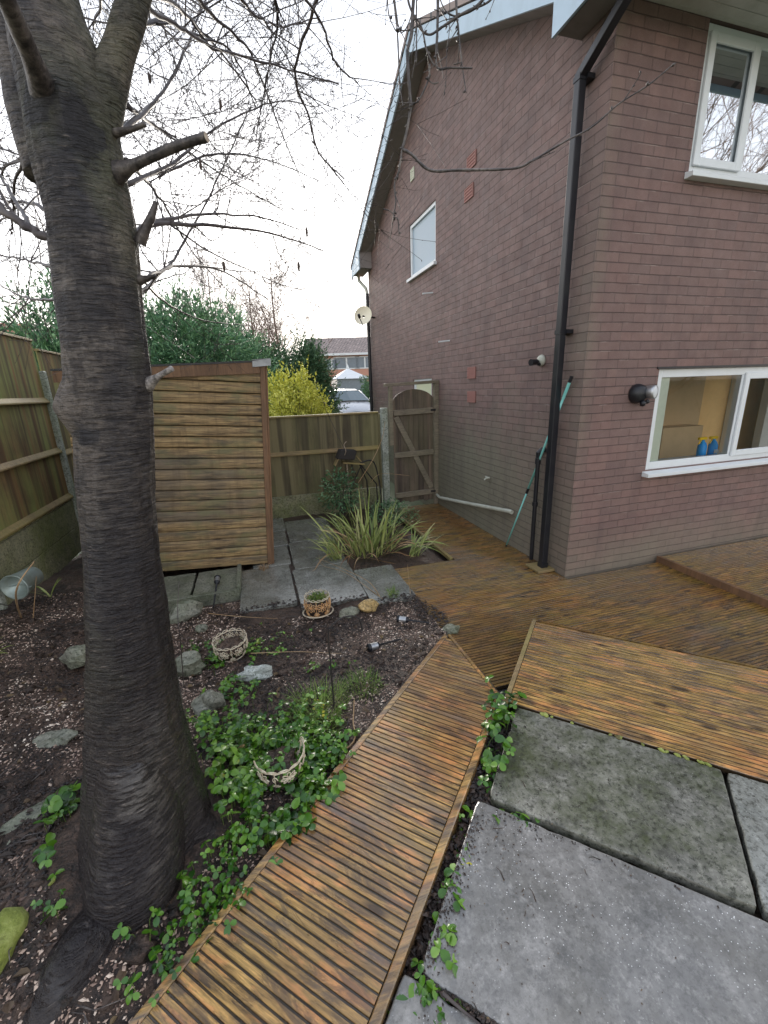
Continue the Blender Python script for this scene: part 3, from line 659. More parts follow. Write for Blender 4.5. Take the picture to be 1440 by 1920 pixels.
uslab(-3.43, -2.79, 0.91, 1.78, 'slab_wet', 'wet grey slab at the right edge, behind the big wet one', 0.138)
uslab(-4.05, -3.436, -0.13, 0.47, 'slab_wet', 'wet slab corner nearest the photographer, beside the walkway foot', 0.136)
uslab(-4.05, -3.436, 0.476, 1.38, 'slab_wet', 'wet speckled slab along the bottom edge of the paving', 0.137)
def rslab(x0, x1, y0, y1, label, mat='slab_path', z=0.0):
    g = 0.003
    return slab([(x0 + g, y0 + g, 0), (x1 - g, y0 + g, 0), (x1 - g, y1 - g, 0), (x0 + g, y1 - g, 0)], z - 0.04, z, mat, label)
rslab(-3.07, -2.56, 0.42, 1.36, 'wet path slab in front of the shed corner, left of the long joint')
rslab(-2.545, -1.93, 0.30, 1.165, 'shiny wet path slab between the shed corner and the sword-leaved plant', z=0.004)
rslab(-1.93, -1.50, 0.14, 0.93, 'path slab touching the timber deck below the sword-leaved plant', z=0.002)
rslab(-2.95, -2.53, 1.37, 1.98, 'narrow slab beside the shed wall, first past the corner')
rslab(-2.95, -2.51, 1.99, 2.60, 'narrow slab beside the shed wall, second past the corner', z=0.003)
rslab(-2.95, -2.49, 2.61, 3.24, 'narrow slab beside the shed wall, last before the back fence')
rslab(-2.515, -1.93, 1.17, 2.05, 'path slab left of the sword-leaved plant, under its leaves', z=0.003)
rslab(-2.49, -1.88, 2.055, 3.0, 'path slab in front of the back fence, left of the leafy bush')
# edging slabs stacked by the shed
rslab(-3.98, -3.52, 0.86, 1.42, 'flat grey slab at the left of the step by the shed', 'stone', 0.03)
rslab(-3.50, -3.08, 0.84, 1.40, 'flat grey slab at the right of the step by the shed', 'stone', 0.034)
m = MB(); m.box((-3.95, 0.79, -0.1), (-3.07, 0.835, 0.045)); tag(bevel(obj('kerb_stone', m, 'stone', origin=(-3.4, 0.8, 0))), 'long narrow concrete kerb in front of the step by the shed', 'kerb')
m = MB(); m.box((-3.06, 0.84, -0.1), (-3.10, 1.38, 0.075), ); tag(bevel(obj('kerb_stone', m, 'stone', origin=(-3.08, 1.1, 0))), 'short upright concrete edging at the right end of the step', 'kerb')

# ------------------------------------------------------------------ house
house = thing('brick_house', 'tall brown brick house with a gable end, white windows and black downpipe', 'house', (0, 0, 0))
D = 6.77; EV = 4.42; SL = 0.485; XR = 7.0
def wall_holes(m, P, a0, a1, z0, z1, holes, th, inward):
    xs_ = sorted({a0, a1, *[h[0] for h in holes], *[h[1] for h in holes]}); zs = sorted({z0, z1, *[h[2] for h in holes], *[h[3] for h in holes]})
    for i in range(len(xs_) - 1):
        for j in range(len(zs) - 1):
            cx, cz = (xs_[i] + xs_[i + 1]) / 2, (zs[j] + zs[j + 1]) / 2
            if any(h[0] < cx < h[1] and h[2] < cz < h[3] for h in holes): continue
            m.face([P(xs_[i], 0, zs[j]), P(xs_[i + 1], 0, zs[j]), P(xs_[i + 1], 0, zs[j + 1]), P(xs_[i], 0, zs[j + 1])])
    for h in holes:
        q = [(h[0], h[2]), (h[1], h[2]), (h[1], h[3]), (h[0], h[3])]
        for i in range(4):
            (a, c), (b2, d2) = q[i], q[(i + 1) % 4]
            m.face([P(a, 0, c), P(a, th, c), P(b2, th, d2), P(b2, 0, d2)])
gw = [(3.15, 4.20, 3.56, 4.33), (3.30, 4.10, 1.05, 1.97)]
m = MB(); Pg = lambda a, t_, z: V((t_, a, z))
wall_holes(m, Pg, 0, D, -0.25, 4.34, gw, 0.1, 1)
m.face([(0, 0, 4.34), (0, D, 4.34), (0, D, EV), (0, D / 2, EV + SL * D / 2 + 0.02), (0, 0, EV)])
obj('wall', m, 'brick_gable', house)
fw = [(0.83, 3.25, 0.99, 1.93), (0.84, 3.05, 3.45, EV), (3.75, 6.6, 0.05, 2.15)]  # last hole is an added, unseen opening that daylights the kitchen
m = MB(); Pf = lambda a, t_, z: V((a, t_, z))
wall_holes(m, Pf, 0, XR, -0.25, EV, fw, 0.1, 1)
obj('wall', m, 'brick_front', house)
m = MB(); m.box((0.1, D - 0.1, -0.2), (XR, D, EV)); m.box((XR - .1, 0.0, -0.2), (XR, D, EV)); obj('wall', m, 'brick_far', house)
# roof
m = MB(); OV = 0.25
def slope(y0_, y1_, z0_, z1_, t, x0_=-0.285, x1_=XR):
    m.prism([(x0_, y0_, z0_), (x0_, y1_, z1_), (x0_, y1_, z1_ + t), (x0_, y0_, z0_ + t)], (x1_ - x0_, 0, 0))
za = EV + SL * D / 2
slope(-0.45, D / 2 + 0.02, EV + SL * -0.45 + 0.20, za + 0.21, 0.06); slope(D + 0.45, D / 2, EV + SL * -0.45 + 0.20, za + 0.20, 0.06)
obj('roof', m, 'tiles', house)
# bargeboards in the plane X=-OV
def zline(y_): return EV + SL * min(y_, D - y_)
m = MB()
for (ya, yb) in ((-0.42, D / 2 - 0.002), (D / 2 + 0.002, D + 0.42)):
    m.prism([(-OV, ya, zline(ya) - 0.03), (-OV, yb, zline(yb) - 0.03), (-OV, yb, zline(yb) + 0.185), (-OV, ya, zline(ya) + 0.185)], (-0.022, 0, 0))
obj('bargeboard', m, 'barge', house)
m = MB()
for (ya, yb, zb) in ((-0.42, 0.36, 4.35), (D - 0.30, D + 0.42, 4.24)):
    m = MB(); m.prism([(-OV - 0.003, ya, zb), (-OV - 0.003, yb, zb), (-OV - 0.003, yb, zline(yb) + 0.06), (-OV - 0.003, ya, zline(ya) + 0.12)], (-0.022, 0, 0)); obj('box_end', m, 'barge', house)
m = MB()
for (ya, yb) in ((0.36, D / 2), (D - 0.30, D / 2)):
    m.prism([(-OV, ya, zline(ya) + 0.0), (-OV, yb, zline(yb) + 0.0), (-OV, yb, zline(yb) + 0.02), (-OV, ya, zline(ya) + 0.02)], (OV - 0.002, 0, 0))
obj('verge_soffit', m, 'soffit_dark', house)
m = MB(); m.box((-OV, -0.43, 4.385), (-0.002, 0.36, 4.405)); m.prism([(-OV, 0.36, 4.385), (-0.002, 0.36, 4.385), (-0.002, 0.36, 4.60), (-OV, 0.36, 4.60)], (0, 0.012, 0)); obj('box_soffit', m, 'soffit_dark', house)
m = MB(); m.box((-OV, D - 0.30, 4.27), (-0.002, D + 0.43, 4.29)); m.prism([(-OV, D - 0.31, 4.27), (-0.002, D - 0.31, 4.27), (-0.002, D - 0.31, 4.58), (-OV, D - 0.31, 4.58)], (0, 0.012, 0))
obj('box_soffit', m, 'soffit_dark', house)
m = MB()
for k_ in range(5): m.box((0.0, -0.03 - 0.085 * (k_ + 1) + 0.004, 4.424), (XR, -0.03 - 0.085 * k_, 4.44))
m.box((0.0, -0.03, 4.422), (XR, 0.0, 4.445))
obj('soffit', m, 'soffit', house)
m = MB(); m.box((-OV, -0.475, 4.35), (XR, -0.455, 4.56)); obj('fascia', m, 'barge', house)
m = MB(); m.prism([(-OV, -0.48, 4.50), (-OV, -0.50, 4.45), (-OV, -0.56, 4.45), (-OV, -0.585, 4.52), (-OV, -0.58, 4.52), (-OV, -0.555, 4.46), (-OV, -0.505, 4.46)], (XR, 0, 0)); obj('gutter', m, 'black', house)
# windows
def window(x0_, x1_, z0_, z1_, mull, y_=0.0, glass='glass', fr_=0.075, lbl=None, sashes=()):
    fm = MB(); yf0, yf1 = y_ + 0.025, y_ + 0.085
    fm.box((x0_, yf0, z0_), (x0_ + fr_, yf1, z1_)); fm.box((x1_ - fr_, yf0, z0_), (x1_, yf1, z1_))
    fm.box((x0_ + fr_, yf0 + .0005, z0_), (x1_ - fr_, yf1, z0_ + fr_)); fm.box((x0_ + fr_, yf0 + .0005, z1_ - fr_), (x1_ - fr_, yf1, z1_))
    for mm in mull: fm.box((mm - 0.03, yf0 + .001, z0_ + fr_), (mm + 0.03, yf1, z1_ - fr_))
    f = bevel(obj('window', fm, 'upvc', house), 0.004)
    for (sa, sb) in sashes:
        sm = MB(); q = 0.06
        sm.box((sa, yf0 - 0.022, z0_ + fr_ - .02), (sa + q, yf0 - .001, z1_ - fr_ + .02)); sm.box((sb - q, yf0 - 0.022, z0_ + fr_ - .02), (sb, yf0 - .001, z1_ - fr_ + .02))
        sm.box((sa + q, yf0 - 0.0215, z0_ + fr_ - .02), (sb - q, yf0 - .001, z0_ + fr_ + q - .02)); sm.box((sa + q, yf0 - 0.0215, z1_ - fr_ - q + .02), (sb - q, yf0 - .001, z1_ - fr_ + .02))
        bevel(obj('sash', sm, 'upvc', f), 0.004)
        g2 = MB(); g2.box((sa, yf0 - 0.003, z0_ + fr_ - .03), (sb, yf0 - .0005, z0_ + fr_ - .0205))
    gm = MB(); gm.face([(x0_ + fr_ / 2, y_ + 0.034, z0_ + fr_ / 2), (x1_ - fr_ / 2, y_ + 0.034, z0_ + fr_ / 2), (x1_ - fr_ / 2, y_ + 0.034, z1_ - fr_ / 2), (x0_ + fr_ / 2, y_ + 0.034, z1_ - fr_ / 2)])
    obj('glass_pane', gm, glass, f)
    sm = MB(); sm.prism([(x0_ - 0.035, y_ - 0.075, z0_ - 0.055), (x0_ - 0.035, y_ + 0.09, z0_ - 0.055), (x0_ - 0.035, y_ + 0.09, z0_ - 0.001), (x0_ - 0.035, y_ + 0.02, z0_ - 0.001), (x0_ - 0.035, y_ - 0.075, z0_ - 0.022)], (x1_ - x0_ + 0.07, 0, 0))
    bevel(obj('sill', sm, 'upvc', f), 0.003)
    return f
lw = window(0.83, 3.25, 0.99, 1.93, (1.97,), sashes=((1.965, 3.20),))
m = MB(); m.box((0.905, 0.062, 1.065), (1.045, 0.075, 1.855)); obj('blind_strip', m, 'net', lw)
m = MB(); m.box((0.80, -0.012, 1.931), (3.27, -0.001, 1.95)); obj('drip_trim', m, 'black', lw)
uwn = window(0.84, 3.05, 3.45, EV - 0.003, (1.42,), glass='glass_up', sashes=((0.885, 1.405),))
# gable windows
def gwin(y0_, y1_, z0_, z1_, glass, sill=True):
    fr_ = 0.05; fm = MB(); a0, a1 = 0.015, 0.07
    fm.box((a0, y0_, z0_), (a1, y0_ + fr_, z1_)); fm.box((a0, y1_ - fr_, z0_), (a1, y1_, z1_))
    fm.box((a0 + .0005, y0_ + fr_, z0_), (a1, y1_ - fr_, z0_ + fr_)); fm.box((a0 + .0005, y0_ + fr_, z1_ - fr_), (a1, y1_ - fr_, z1_))
    f = bevel(obj('window', fm, 'upvc', house), 0.004)
    gm = MB(); gm.box((0.045, y0_ + fr_, z0_ + fr_), (0.055, y1_ - fr_, z1_ - fr_)); obj('glass_pane', gm, glass, f)
    if sill:
        sm = MB(); sm.box((-0.05, y0_ - 0.04, z0_ - 0.045), (0.09, y1_ + 0.04, z0_ - 0.001)); bevel(obj('sill', sm, 'upvc', f), 0.004)
gwin(3.15, 4.20, 3.56, 4.33, 'frosted'); gwin(3.30, 4.10, 1.05, 1.97, 'litglass')
# rooms behind the front windows
def room(x0_, x1_, y0_, y1_, z0_, z1_, mat, name):
    m = MB(); m.face([(x0_, y1_, z0_), (x1_, y1_, z0_), (x1_, y1_, z1_), (x0_, y1_, z1_)]); m.face([(x0_, y0_, z0_), (x0_, y1_, z0_), (x0_, y1_, z1_), (x0_, y0_, z1_)])
    m.face([(x1_, y0_, z0_), (x1_, y1_, z0_), (x1_, y1_, z1_), (x1_, y0_, z1_)]); obj(name, m, mat, house)
    m = MB(); m.face([(x0_, y0_, z1_), (x1_, y0_, z1_), (x1_, y1_, z1_), (x0_, y1_, z1_)]); m.face([(x0_, y0_, z0_), (x1_, y0_, z0_), (x1_, y1_, z0_), (x0_, y1_, z0_)]); obj(name.replace('walls', 'ceiling'), m, 'upvc', house)
room(0.12, 6.8, 0.11, 1.65, -0.1, 2.4, 'room', 'kitchen_walls')
m = MB(); m.box((2.3, 1.40, -0.09), (3.28, 1.64, 2.39)); obj('chimney_breast', m, 'room_brown', house)
m = MB(); m.box((2.35, 1.15, -0.09), (3.05, 1.395, 1.22)); obj('cupboard', m, 'room_brown', house)
m = MB(); m.box((4.12, 1.52, -0.09), (4.24, 1.64, 2.39)); obj('door_post', m, 'upvc', house)
m = MB(); m.box((4.45, 1.30, -0.09), (6.7, 1.40, 2.39)); obj('partition', m, 'greyroom', house)
m = MB(); m.box((3.75, 0.03, 0.05), (3.82, 0.08, 2.15)); m.box((6.53, 0.03, 0.05), (6.6, 0.08, 2.15)); m.box((3.82, 0.031, 2.08), (6.53, 0.08, 2.15)); m.box((5.14, 0.032, 0.05), (5.2, 0.08, 2.08)); obj('daylight_opening_frame', m, 'upvc', house)  # frame of the unseen opening added to bring daylight into the kitchen
m = MB(); m.face([(0.12, 0.6, 2.5), (3.9, 0.6, 2.5), (3.9, 0.6, 4.4), (0.12, 0.6, 4.4)]); m.face([(0.12, 0.11, 4.41), (3.9, 0.11, 4.41), (3.9, 1.4, 4.41), (0.12, 1.4, 4.41)])
m.face([(0.12, 0.11, 2.5), (3.9, 0.11, 2.5), (3.9, 1.4, 2.5), (0.12, 1.4, 2.5)]); obj('bedroom_walls', m, 'net', house)  # pale wall added close behind the upper panes to lighten them
m = MB(); m.box((0.84, 0.12, 0.985), (3.24, 0.34, 1.015)); obj('inner_sill', m, 'upvc', house)
m = MB(); m.face([(0.12, 1.4, 2.5), (3.9, 1.4, 2.5), (3.9, 1.4, 4.4), (0.12, 1.4, 4.4)]); m.face([(0.12, 0.11, 4.41), (3.9, 0.11, 4.41), (3.9, 1.4, 4.41), (0.12, 1.4, 4.41)])
m.face([(0.12, 0.11, 2.5), (3.9, 0.11, 2.5), (3.9, 1.4, 2.5), (0.12, 1.4, 2.5)]); obj('bedroom_walls', m, 'greyroom', house)
# air bricks and vents
def airbrick(y_, z_, w_=0.215, h_=0.14, mat='terra'):
    m = MB(); m.box((-0.006, y_ - w_ / 2, z_ - h_ / 2), (-0.001, y_ + w_ / 2, z_ + h_ / 2))
    n_ = 4
    for i in range(n_ + 1):
        zz = z_ - h_ / 2 + i * (h_ - 0.012) / n_; m.box((-0.014, y_ - w_ / 2, zz), (-0.0065, y_ + w_ / 2, zz + 0.012))
    m.box((-0.0138, y_ - w_ / 2, z_ - h_ / 2), (-0.0066, y_ - w_ / 2 + 0.012, z_ + h_ / 2)); m.box((-0.0139, y_ + w_ / 2 - .012, z_ - h_ / 2), (-0.0067, y_ + w_ / 2, z_ + h_ / 2))
    obj('air_brick', m, mat, house)
for (px, py) in ((885, 302), (880, 362), (885, 699), (885, 744)):
    p = PX(px, py); airbrick(p.y, p.z)
p = PX(774, 327); airbrick(p.y, p.z, 0.15, 0.15, 'net')
# overflow stubs
for (a, b2) in (((822, 641), (843, 639)), ((799, 551), (812, 549))):
    p = PX(*b2); m = MB(); m.tube([p, p + V((-0.16, 0.02, -0.012))], 0.011, 8); obj('overflow_pipe', m, 'upvc', house)
# black square downpipe at the near corner
m = MB(); X0 = -0.085; Y0 = 0.235
m.box((X0 - 0.0325, Y0 - 0.0325, 0.02), (X0 + 0.0325, Y0 + 0.0325, 4.10))
m.beam((X0, Y0 + 0.008, 4.075), (X0 - 0.02, -0.30, 4.33), 0.0645, 0.0645); m.beam((X0 - 0.02, -0.29, 4.32), (X0 - 0.02, -0.53, 4.47), 0.064, 0.064)
dpo = bevel(obj('downpipe', m, 'black', house), 0.006, 2)
for z_ in (4.06, 2.27):
    m = MB(); m.box((X0 - 0.037, Y0 - 0.037, z_ - 0.018), (X0 + 0.037, Y0 + 0.037, z_ + 0.018)); m.box((X0 + .02, Y0 - 0.06, z_ - 0.016), (-0.002, Y0 + 0.06, z_ + 0.0155)); obj('pipe_clip', m, 'black', dpo)
m = MB(); m.box((X0 - 0.036, Y0 - 0.036, 0.02), (X0 + 0.036, Y0 + 0.036, 0.08)); obj('shoe', m, 'black', dpo)
m = MB(); yf = 6.66; m.tube([(-0.07, yf, -0.1), (-0.07, yf, 3.82)], 0.038, 10); obj('downpipe', m, 'black', house)
m = MB(); m.tube([(-0.07, yf, 3.80), (-0.08, yf + .02, 3.92), (-0.14, D + 0.28, 4.16), (-0.14, D + 0.3, 4.3)], 0.036, 10); obj('downpipe_bend', m, 'grey_pipe', house)
m = MB(); p = V((-0.06, 0.46, 1.19)); m.tube([(p.x, p.y, 0.02), (p.x, p.y, 1.13), (p.x, p.y, 1.17), (p.x + 0.03, p.y - .01, 1.20), (0.01, p.y - 0.02, 1.20)], [0.021, 0.021, 0.027, 0.028, 0.028], 12)
m.tube([(p.x, p.y, 0.62), (p.x, p.y, 0.66)], 0.029, 12); m.tube([(p.x, p.y, 1.06), (p.x, p.y, 1.12)], 0.029, 12); obj('waste_pipe', m, 'black', house)
a = PX(825, 933, -0.06); b2 = PX(957, 959, -0.06)
m = MB(); m.tube([(-0.03, 3.02, a.z + 0.0), a, (-0.06, 1.9, (a.z + b2.z) / 2 - 0.01), b2, b2 + V((0.0, -0.03, -0.002))], 0.024, 12); obj('waste_pipe', m, 'grey_pipe', house)
# timber pad below downpipe
m = MB(); m.box((-0.20, 0.14, 0.004), (-0.005, 0.36, 0.03)); tag(bevel(obj('wood_offcut', m, 'fence_rail', origin=(-0.1, 0.25, 0))), 'small square wood offcut lying under the black downpipe', 'wood block')
# the black pencil of broken plaster patch: hooks
m = MB(); p = PX(918, 896); m.tube([p, p + V((-0.05, 0, 0)), p + V((-0.06, 0.02, -0.02))], 0.012, 8); m.tube([p + V((-0.03, -.05, 0.01)), p + V((-0.03, .05, 0.012))], 0.008, 6); tag(obj('wall_tap', m, 'grey_pipe', origin=p), 'small corroded outside tap stub on the gable wall', 'tap')

# ------------------------------------------------------------------ lamps on the wall
p = PY(1192, 738); lp = thing('wall_lamp', 'round black wall lamp with a white lens beside the kitchen window', 'wall lamp', tuple(p))
R_ = Matrix.Translation(p) @ Matrix.Rotation(radians(90), 4, 'X')
m = MB(); m.lathe([(0.0, 0.0), (0.085, 0.0), (0.088, 0.02), (0.075, 0.06), (0.05, 0.085), (0.0, 0.09)], M=R_, seg=28); obj('base', m, 'black', lp, True)
q = p + V((0.075, -0.075, 0.01)); dr = V((0.35, -0.9, 0.02)).normalized(); Rq = Matrix.Translation(q) @ dr.to_track_quat('Z', 'Y').to_matrix().to_4x4()
m = MB(); m.lathe([(0.03, -0.05), (0.055, -0.03), (0.06, 0.03), (0.058, 0.05), (0.05, 0.05)], M=Rq, seg=28); obj('lamp_head', m, 'silver', lp, True)
m = MB(); m.lathe([(0.0, 0.058), (0.03, 0.056), (0.052, 0.046)], M=Rq, seg=28); obj('lens', m, 'white_far', lp, True)
m = MB(); m.blob(p + V((0.02, -0.07, -0.085)), (0.025, 0.03, 0.028), 2, 0.2); m.blob(p + V((0.06, -0.08, -0.07)), (0.02, 0.02, 0.02), 3, 0.2); obj('sensor', m, 'black', lp, True)
p = PX(1017, 676); cl = thing('spotlight', 'small black spotlight on a grey round mount high on the gable wall', 'spotlight', tuple(p))
Rg = Matrix.Translation(p) @ Matrix.Rotation(radians(-90), 4, 'Y')
m = MB(); m.lathe([(0.0, 0.0), (0.05, 0.0), (0.055, 0.012), (0.045, 0.035), (0.02, 0.045), (0, 0.045)], M=Rg, seg=24); obj('mount', m, 'grey_pipe', cl, True)
m = MB(); dd = V((-0.75, -0.2, -0.05)).normalized(); a = p + V((-0.04, 0, -0.01)); m.tube([a, a + dd * 0.03, a + dd * 0.032, a + dd * 0.10, a + dd * 0.101, a + dd * 0.115], [0.014, 0.014, 0.026, 0.027, 0.031, 0.031], 16)
m.blob(p + V((-0.035, 0, -0.03)), (0.022, 0.03, 0.02), 4, 0.1); obj('barrel', m, 'black', cl)
# satellite dish
p = PX(681, 592, -0.28); ds = thing('satellite_dish', 'cream satellite dish on the far corner of the brick house', 'satellite dish', tuple(p))
nd = V((-0.55, -0.8, 0.25)).normalized(); Rd = Matrix.Translation(p) @ nd.to_track_quat('Z', 'Y').to_matrix().to_4x4()
m = MB(); prof = [(0.02 + 0.175 * i / 8, 0.07 * (i / 8) ** 2 - 0.05) for i in range(9)]; m.lathe(prof, M=Rd, seg=28); m.lathe([(rr, z - 0.006) for rr, z in reversed(prof)], M=Rd, seg=28); obj('dish', m, 'dish', ds, True)
m = MB(); m.tube([Rd @ V((0, -0.20, -0.02)), Rd @ V((0.0, -0.12, 0.22))], 0.01, 6); m.tube([Rd @ V((0, -0.12, 0.20)), Rd @ V((0.0, -0.08, 0.26))], 0.028, 8); m.tube([p + V((0.0, 0.05, 0)), V((0.0, p.y + 0.1, p.z - 0.02))], 0.018, 6); obj('arm', m, 'black_rough', ds)
# spray bottles on the inner sill
for i, px in enumerate((1313, 1333)):
    q = PY(px, 858, 0.24); q.z = 1.017
    bt = thing('spray_bottle', ('blue spray bottle on the kitchen sill, the left of the pair', 'blue spray bottle with yellow trigger on the kitchen sill, the right of the pair')[i], 'spray bottle', tuple(q), 'spray bottles on the window sill')
    m = MB(); m.lathe([(0.0, 0), (0.042, 0), (0.045, 0.02), (0.045, 0.11), (0.03, 0.15), (0.014, 0.165), (0.014, 0.18)], c=q, seg=18); obj('bottle', m, 'blue', bt, True)
    m = MB(); m.box(tuple(q + V((-0.07, -0.015, 0.18))), tuple(q + V((0.04, 0.015, 0.21)))); m.beam(q + V((-0.03, 0, 0.185)), q + V((-0.06, 0, 0.135)), 0.014, 0.014); bevel(obj('trigger', m, 'yellow', bt), 0.005)
    if i == 1:
        m = MB(); m.box(tuple(q + V((-0.035, -0.047, 0.03))), tuple(q + V((0.035, -0.0445, 0.07)))); obj('label_sticker', m, 'upvc', bt)
# teal pole
a = PX(948, 1026, -0.07); b2 = PX(1072, 706, -0.045)
pl = thing('broom_pole', 'thin teal metal pole leaning on the gable wall behind the downpipe', 'pole', tuple(a))
mid = a.lerp(b2, 0.40)
m = MB(); m.tube([a, mid], 0.0085, 10); m.tube([mid, a.lerp(b2, 0.93)], 0.0115, 10); obj('shaft', m, 'teal', pl, True)
m = MB(); m.tube([a.lerp(b2, 0.385), a.lerp(b2, 0.415)], 0.015, 10); m.tube([a.lerp(b2, 0.975), b2], 0.016, 10); m.tube([a.lerp(b2, -0.01), a.lerp(b2, 0.02)], 0.012, 8); obj('collar', m, 'black', pl)
m = MB(); m.tube([a.lerp(b2, 0.90), a.lerp(b2, 0.98)], 0.0145, 10); obj('grip', m, 'teal', pl)

# ------------------------------------------------------------------ gate
GY = 3.05
gt = thing('garden_gate', 'dark weathered arched timber gate in its frame beside the brick gable', 'gate', (-0.4, GY, 0))
m = MB(); m.box((-0.075, GY - 0.04, 0.0), (-0.004, GY + 0.035, 1.90)); m.box((-0.80, GY - 0.04, 1.0), (-0.745, GY + 0.03, 1.86))
m.beam((-0.86, GY - 0.005, 1.885), (-0.006, GY - 0.005, 1.915), 0.09, 0.045); bevel(obj('frame', m, 'gate_rail', gt), 0.004)
for i in range(8):
    x0_ = -0.735 + i * 0.0815; x1_ = x0_ + 0.078; m = MB()
    def az(x): t = (x + 0.405) / 0.345; return 1.60 + 0.215 * sqrt(max(0, 1 - t * t))
    xsn = [x0_ + (x1_ - x0_) * q / 4 for q in range(5)]
    m.prism([(x0_, GY, 0.07 + 0.01 * (i % 3)), (x1_, GY, 0.07 + 0.01 * (i % 3))] + [(x, GY, az(x)) for x in reversed(xsn)], (0, 0.018 + 0.001 * (i % 2), 0)); obj('board', m, 'gate', gt)
m = MB()
for z_ in (1.48, 0.84, 0.20): m.beam((-0.735, GY - 0.018, z_), (-0.085, GY - 0.018, z_ + 0.015), 0.034, 0.085)
for o_ in (bevel(obj('ledge', m, 'gate_rail', gt), 0.006),): pass
m = MB(); m.beam((-0.70, GY - 0.016, 1.42), (-0.12, GY - 0.016, 0.27), 0.026, 0.085, up=V((0, 0, 1))); bevel(obj('brace', m, 'gate_rail', gt), 0.006)
m = MB(); m.beam((-0.14, GY - 0.04, 1.50), (-0.06, GY - 0.045, 1.50), 0.012, 0.03); m.beam((-0.14, GY - 0.04, 0.22), (-0.06, GY - 0.045, 0.22), 0.012, 0.03); obj('hinge', m, 'black_rough', gt)

# ------------------------------------------------------------------ back fence
bf = thing('back_fence', 'dark weathered close-board fence panel between the shed and the gate', 'fence', (-2.2, 3.33, 0))
def fence_panel(parent, P, L, z0, z1, mat, bwid=0.115, rails=(), rail_mat='fence_rail', cap=True, side=-1):
    """P(s,t,z): s along, t towards the viewer"""
    m = MB(); s = 0.0; i = 0
    while s < L - 0.001:
        e_ = min(L, s + bwid); dz = random.uniform(-0.004, 0.004); t0 = random.uniform(0, 0.004)
        m.prism([P(s, t0, z0), P(e_ + 0.006, t0 + 0.012, z0), P(e_ + 0.006, t0 - 0.008, z0), P(s, t0 - 0.012, z0)], P(0, 0, z1 + dz) - P(0, 0, z0)); s = e_; i += 1
    pn = obj('panel', m, mat, parent)
    for rz in rails:
        m = MB(); m.prism([P(0.0, 0.012, rz - 0.035), P(0.0, 0.052, rz - 0.030), P(0.0, 0.052, rz - 0.012), P(0.0, 0.012, rz + 0.035)], P(L, 0, 0) - P(0, 0, 0)); bevel(obj('rail', m, rail_mat, pn), 0.004)
    if cap:
        m = MB(); m.prism([P(0, -0.03, z1), P(0, 0.032, z1), P(0, 0.028, z1 + 0.025), P(0, -0.026, z1 + 0.028)], P(L, 0, 0) - P(0, 0, 0)); bevel(obj('capping', m, rail_mat, pn), 0.003)
BY = 3.33
Pb = lambda s, t, z: V((-2.72 + s, BY - t, z))
fence_panel(bf, Pb, 1.83, 0.31, 1.475, 'fence_back', rails=(0.95,))
Pb2 = lambda s, t, z: V((-4.62 + s, BY - t, z))
fence_panel(bf, Pb2, 1.83, 0.31, 1.475, 'fence_back', rails=(0.95,))
m = MB(); m.box((-4.62, BY - 0.028, -0.1), (-2.79, BY + 0.02, 0.305)); m.box((-2.72, BY - 0.028, -0.1), (-0.88, BY + 0.02, 0.305)); bevel(obj('gravel_board', m, 'gravel_board', bf), 0.004)
m = MB(); m.box((-2.785, BY - 0.055, -0.1), (-2.725, BY + 0.05, 1.5)); bevel(obj('post', m, 'concrete', bf), 0.008)
a = PY(723, 764, 3.14); b2 = PY(733, 945, 3.14)
m = MB(); m.prism([(-0.90, 3.10, -0.1), (-0.80, 3.10, -0.1), (-0.80, 3.20, -0.1), (-0.90, 3.20, -0.1)], (-0.0, 0, 1.66)); gp = bevel(obj('post', m, 'concrete', bf), 0.01)
m = MB(); m.box((-0.905, 3.2, 0.31), (-0.875, 3.30, 1.47)); obj('infill', m, 'fence_back', bf)

# ------------------------------------------------------------------ left fence
lf = thing('side_fence', 'tall green algae-stained timber fence along the left side behind the tree', 'fence', (-5.0, 1.0, 0))
LX = -5.02
def PL(s0): return lambda s, t, z: V((LX + t, s0 + s, z))
p = PX(75, 697, LX); post_y = 2.83
fence_panel(lf, PL(post_y - 0.04 - 1.83), 1.83, 0.66, 2.47, 'fence_green', rails=(0.72, 1.27, 1.84))
fence_panel(lf, PL(post_y - 0.04 - 3.75), 1.83, 0.68, 2.52, 'fence_green', rails=(0.74, 1.29, 1.86))
fence_panel(lf, PL(post_y + 0.06), 1.83, 0.60, 2.38, 'fence_green', rails=(0.66, 1.22, 1.78))
m = MB()
for (a_, b_) in ((post_y - 0.04 - 1.83, post_y - 0.04), (post_y - 3.79, post_y - 1.95), (post_y + 0.06, post_y + 1.9)):
    m.box((LX - 0.02, a_, 0.02), (LX + 0.03, b_, 0.33)); m.box((LX - 0.02, a_, 0.335), (LX + 0.032, b_, 0.655))
bevel(obj('gravel_board', m, 'gravel_board', lf), 0.006)
for yy, zz in ((post_y, 2.16), (post_y - 1.92, 2.2), (post_y + 1.95, 2.1)):
    m = MB(); m.prism([(LX - 0.05, yy - 0.045, -0.1), (LX + 0.06, yy - 0.04, -0.1), (LX + 0.06, yy + 0.04, -0.1), (LX - 0.05, yy + 0.045, -0.1)], (0, 0, zz + 0.1)); bevel(obj('post', m, 'concrete', lf), 0.01)

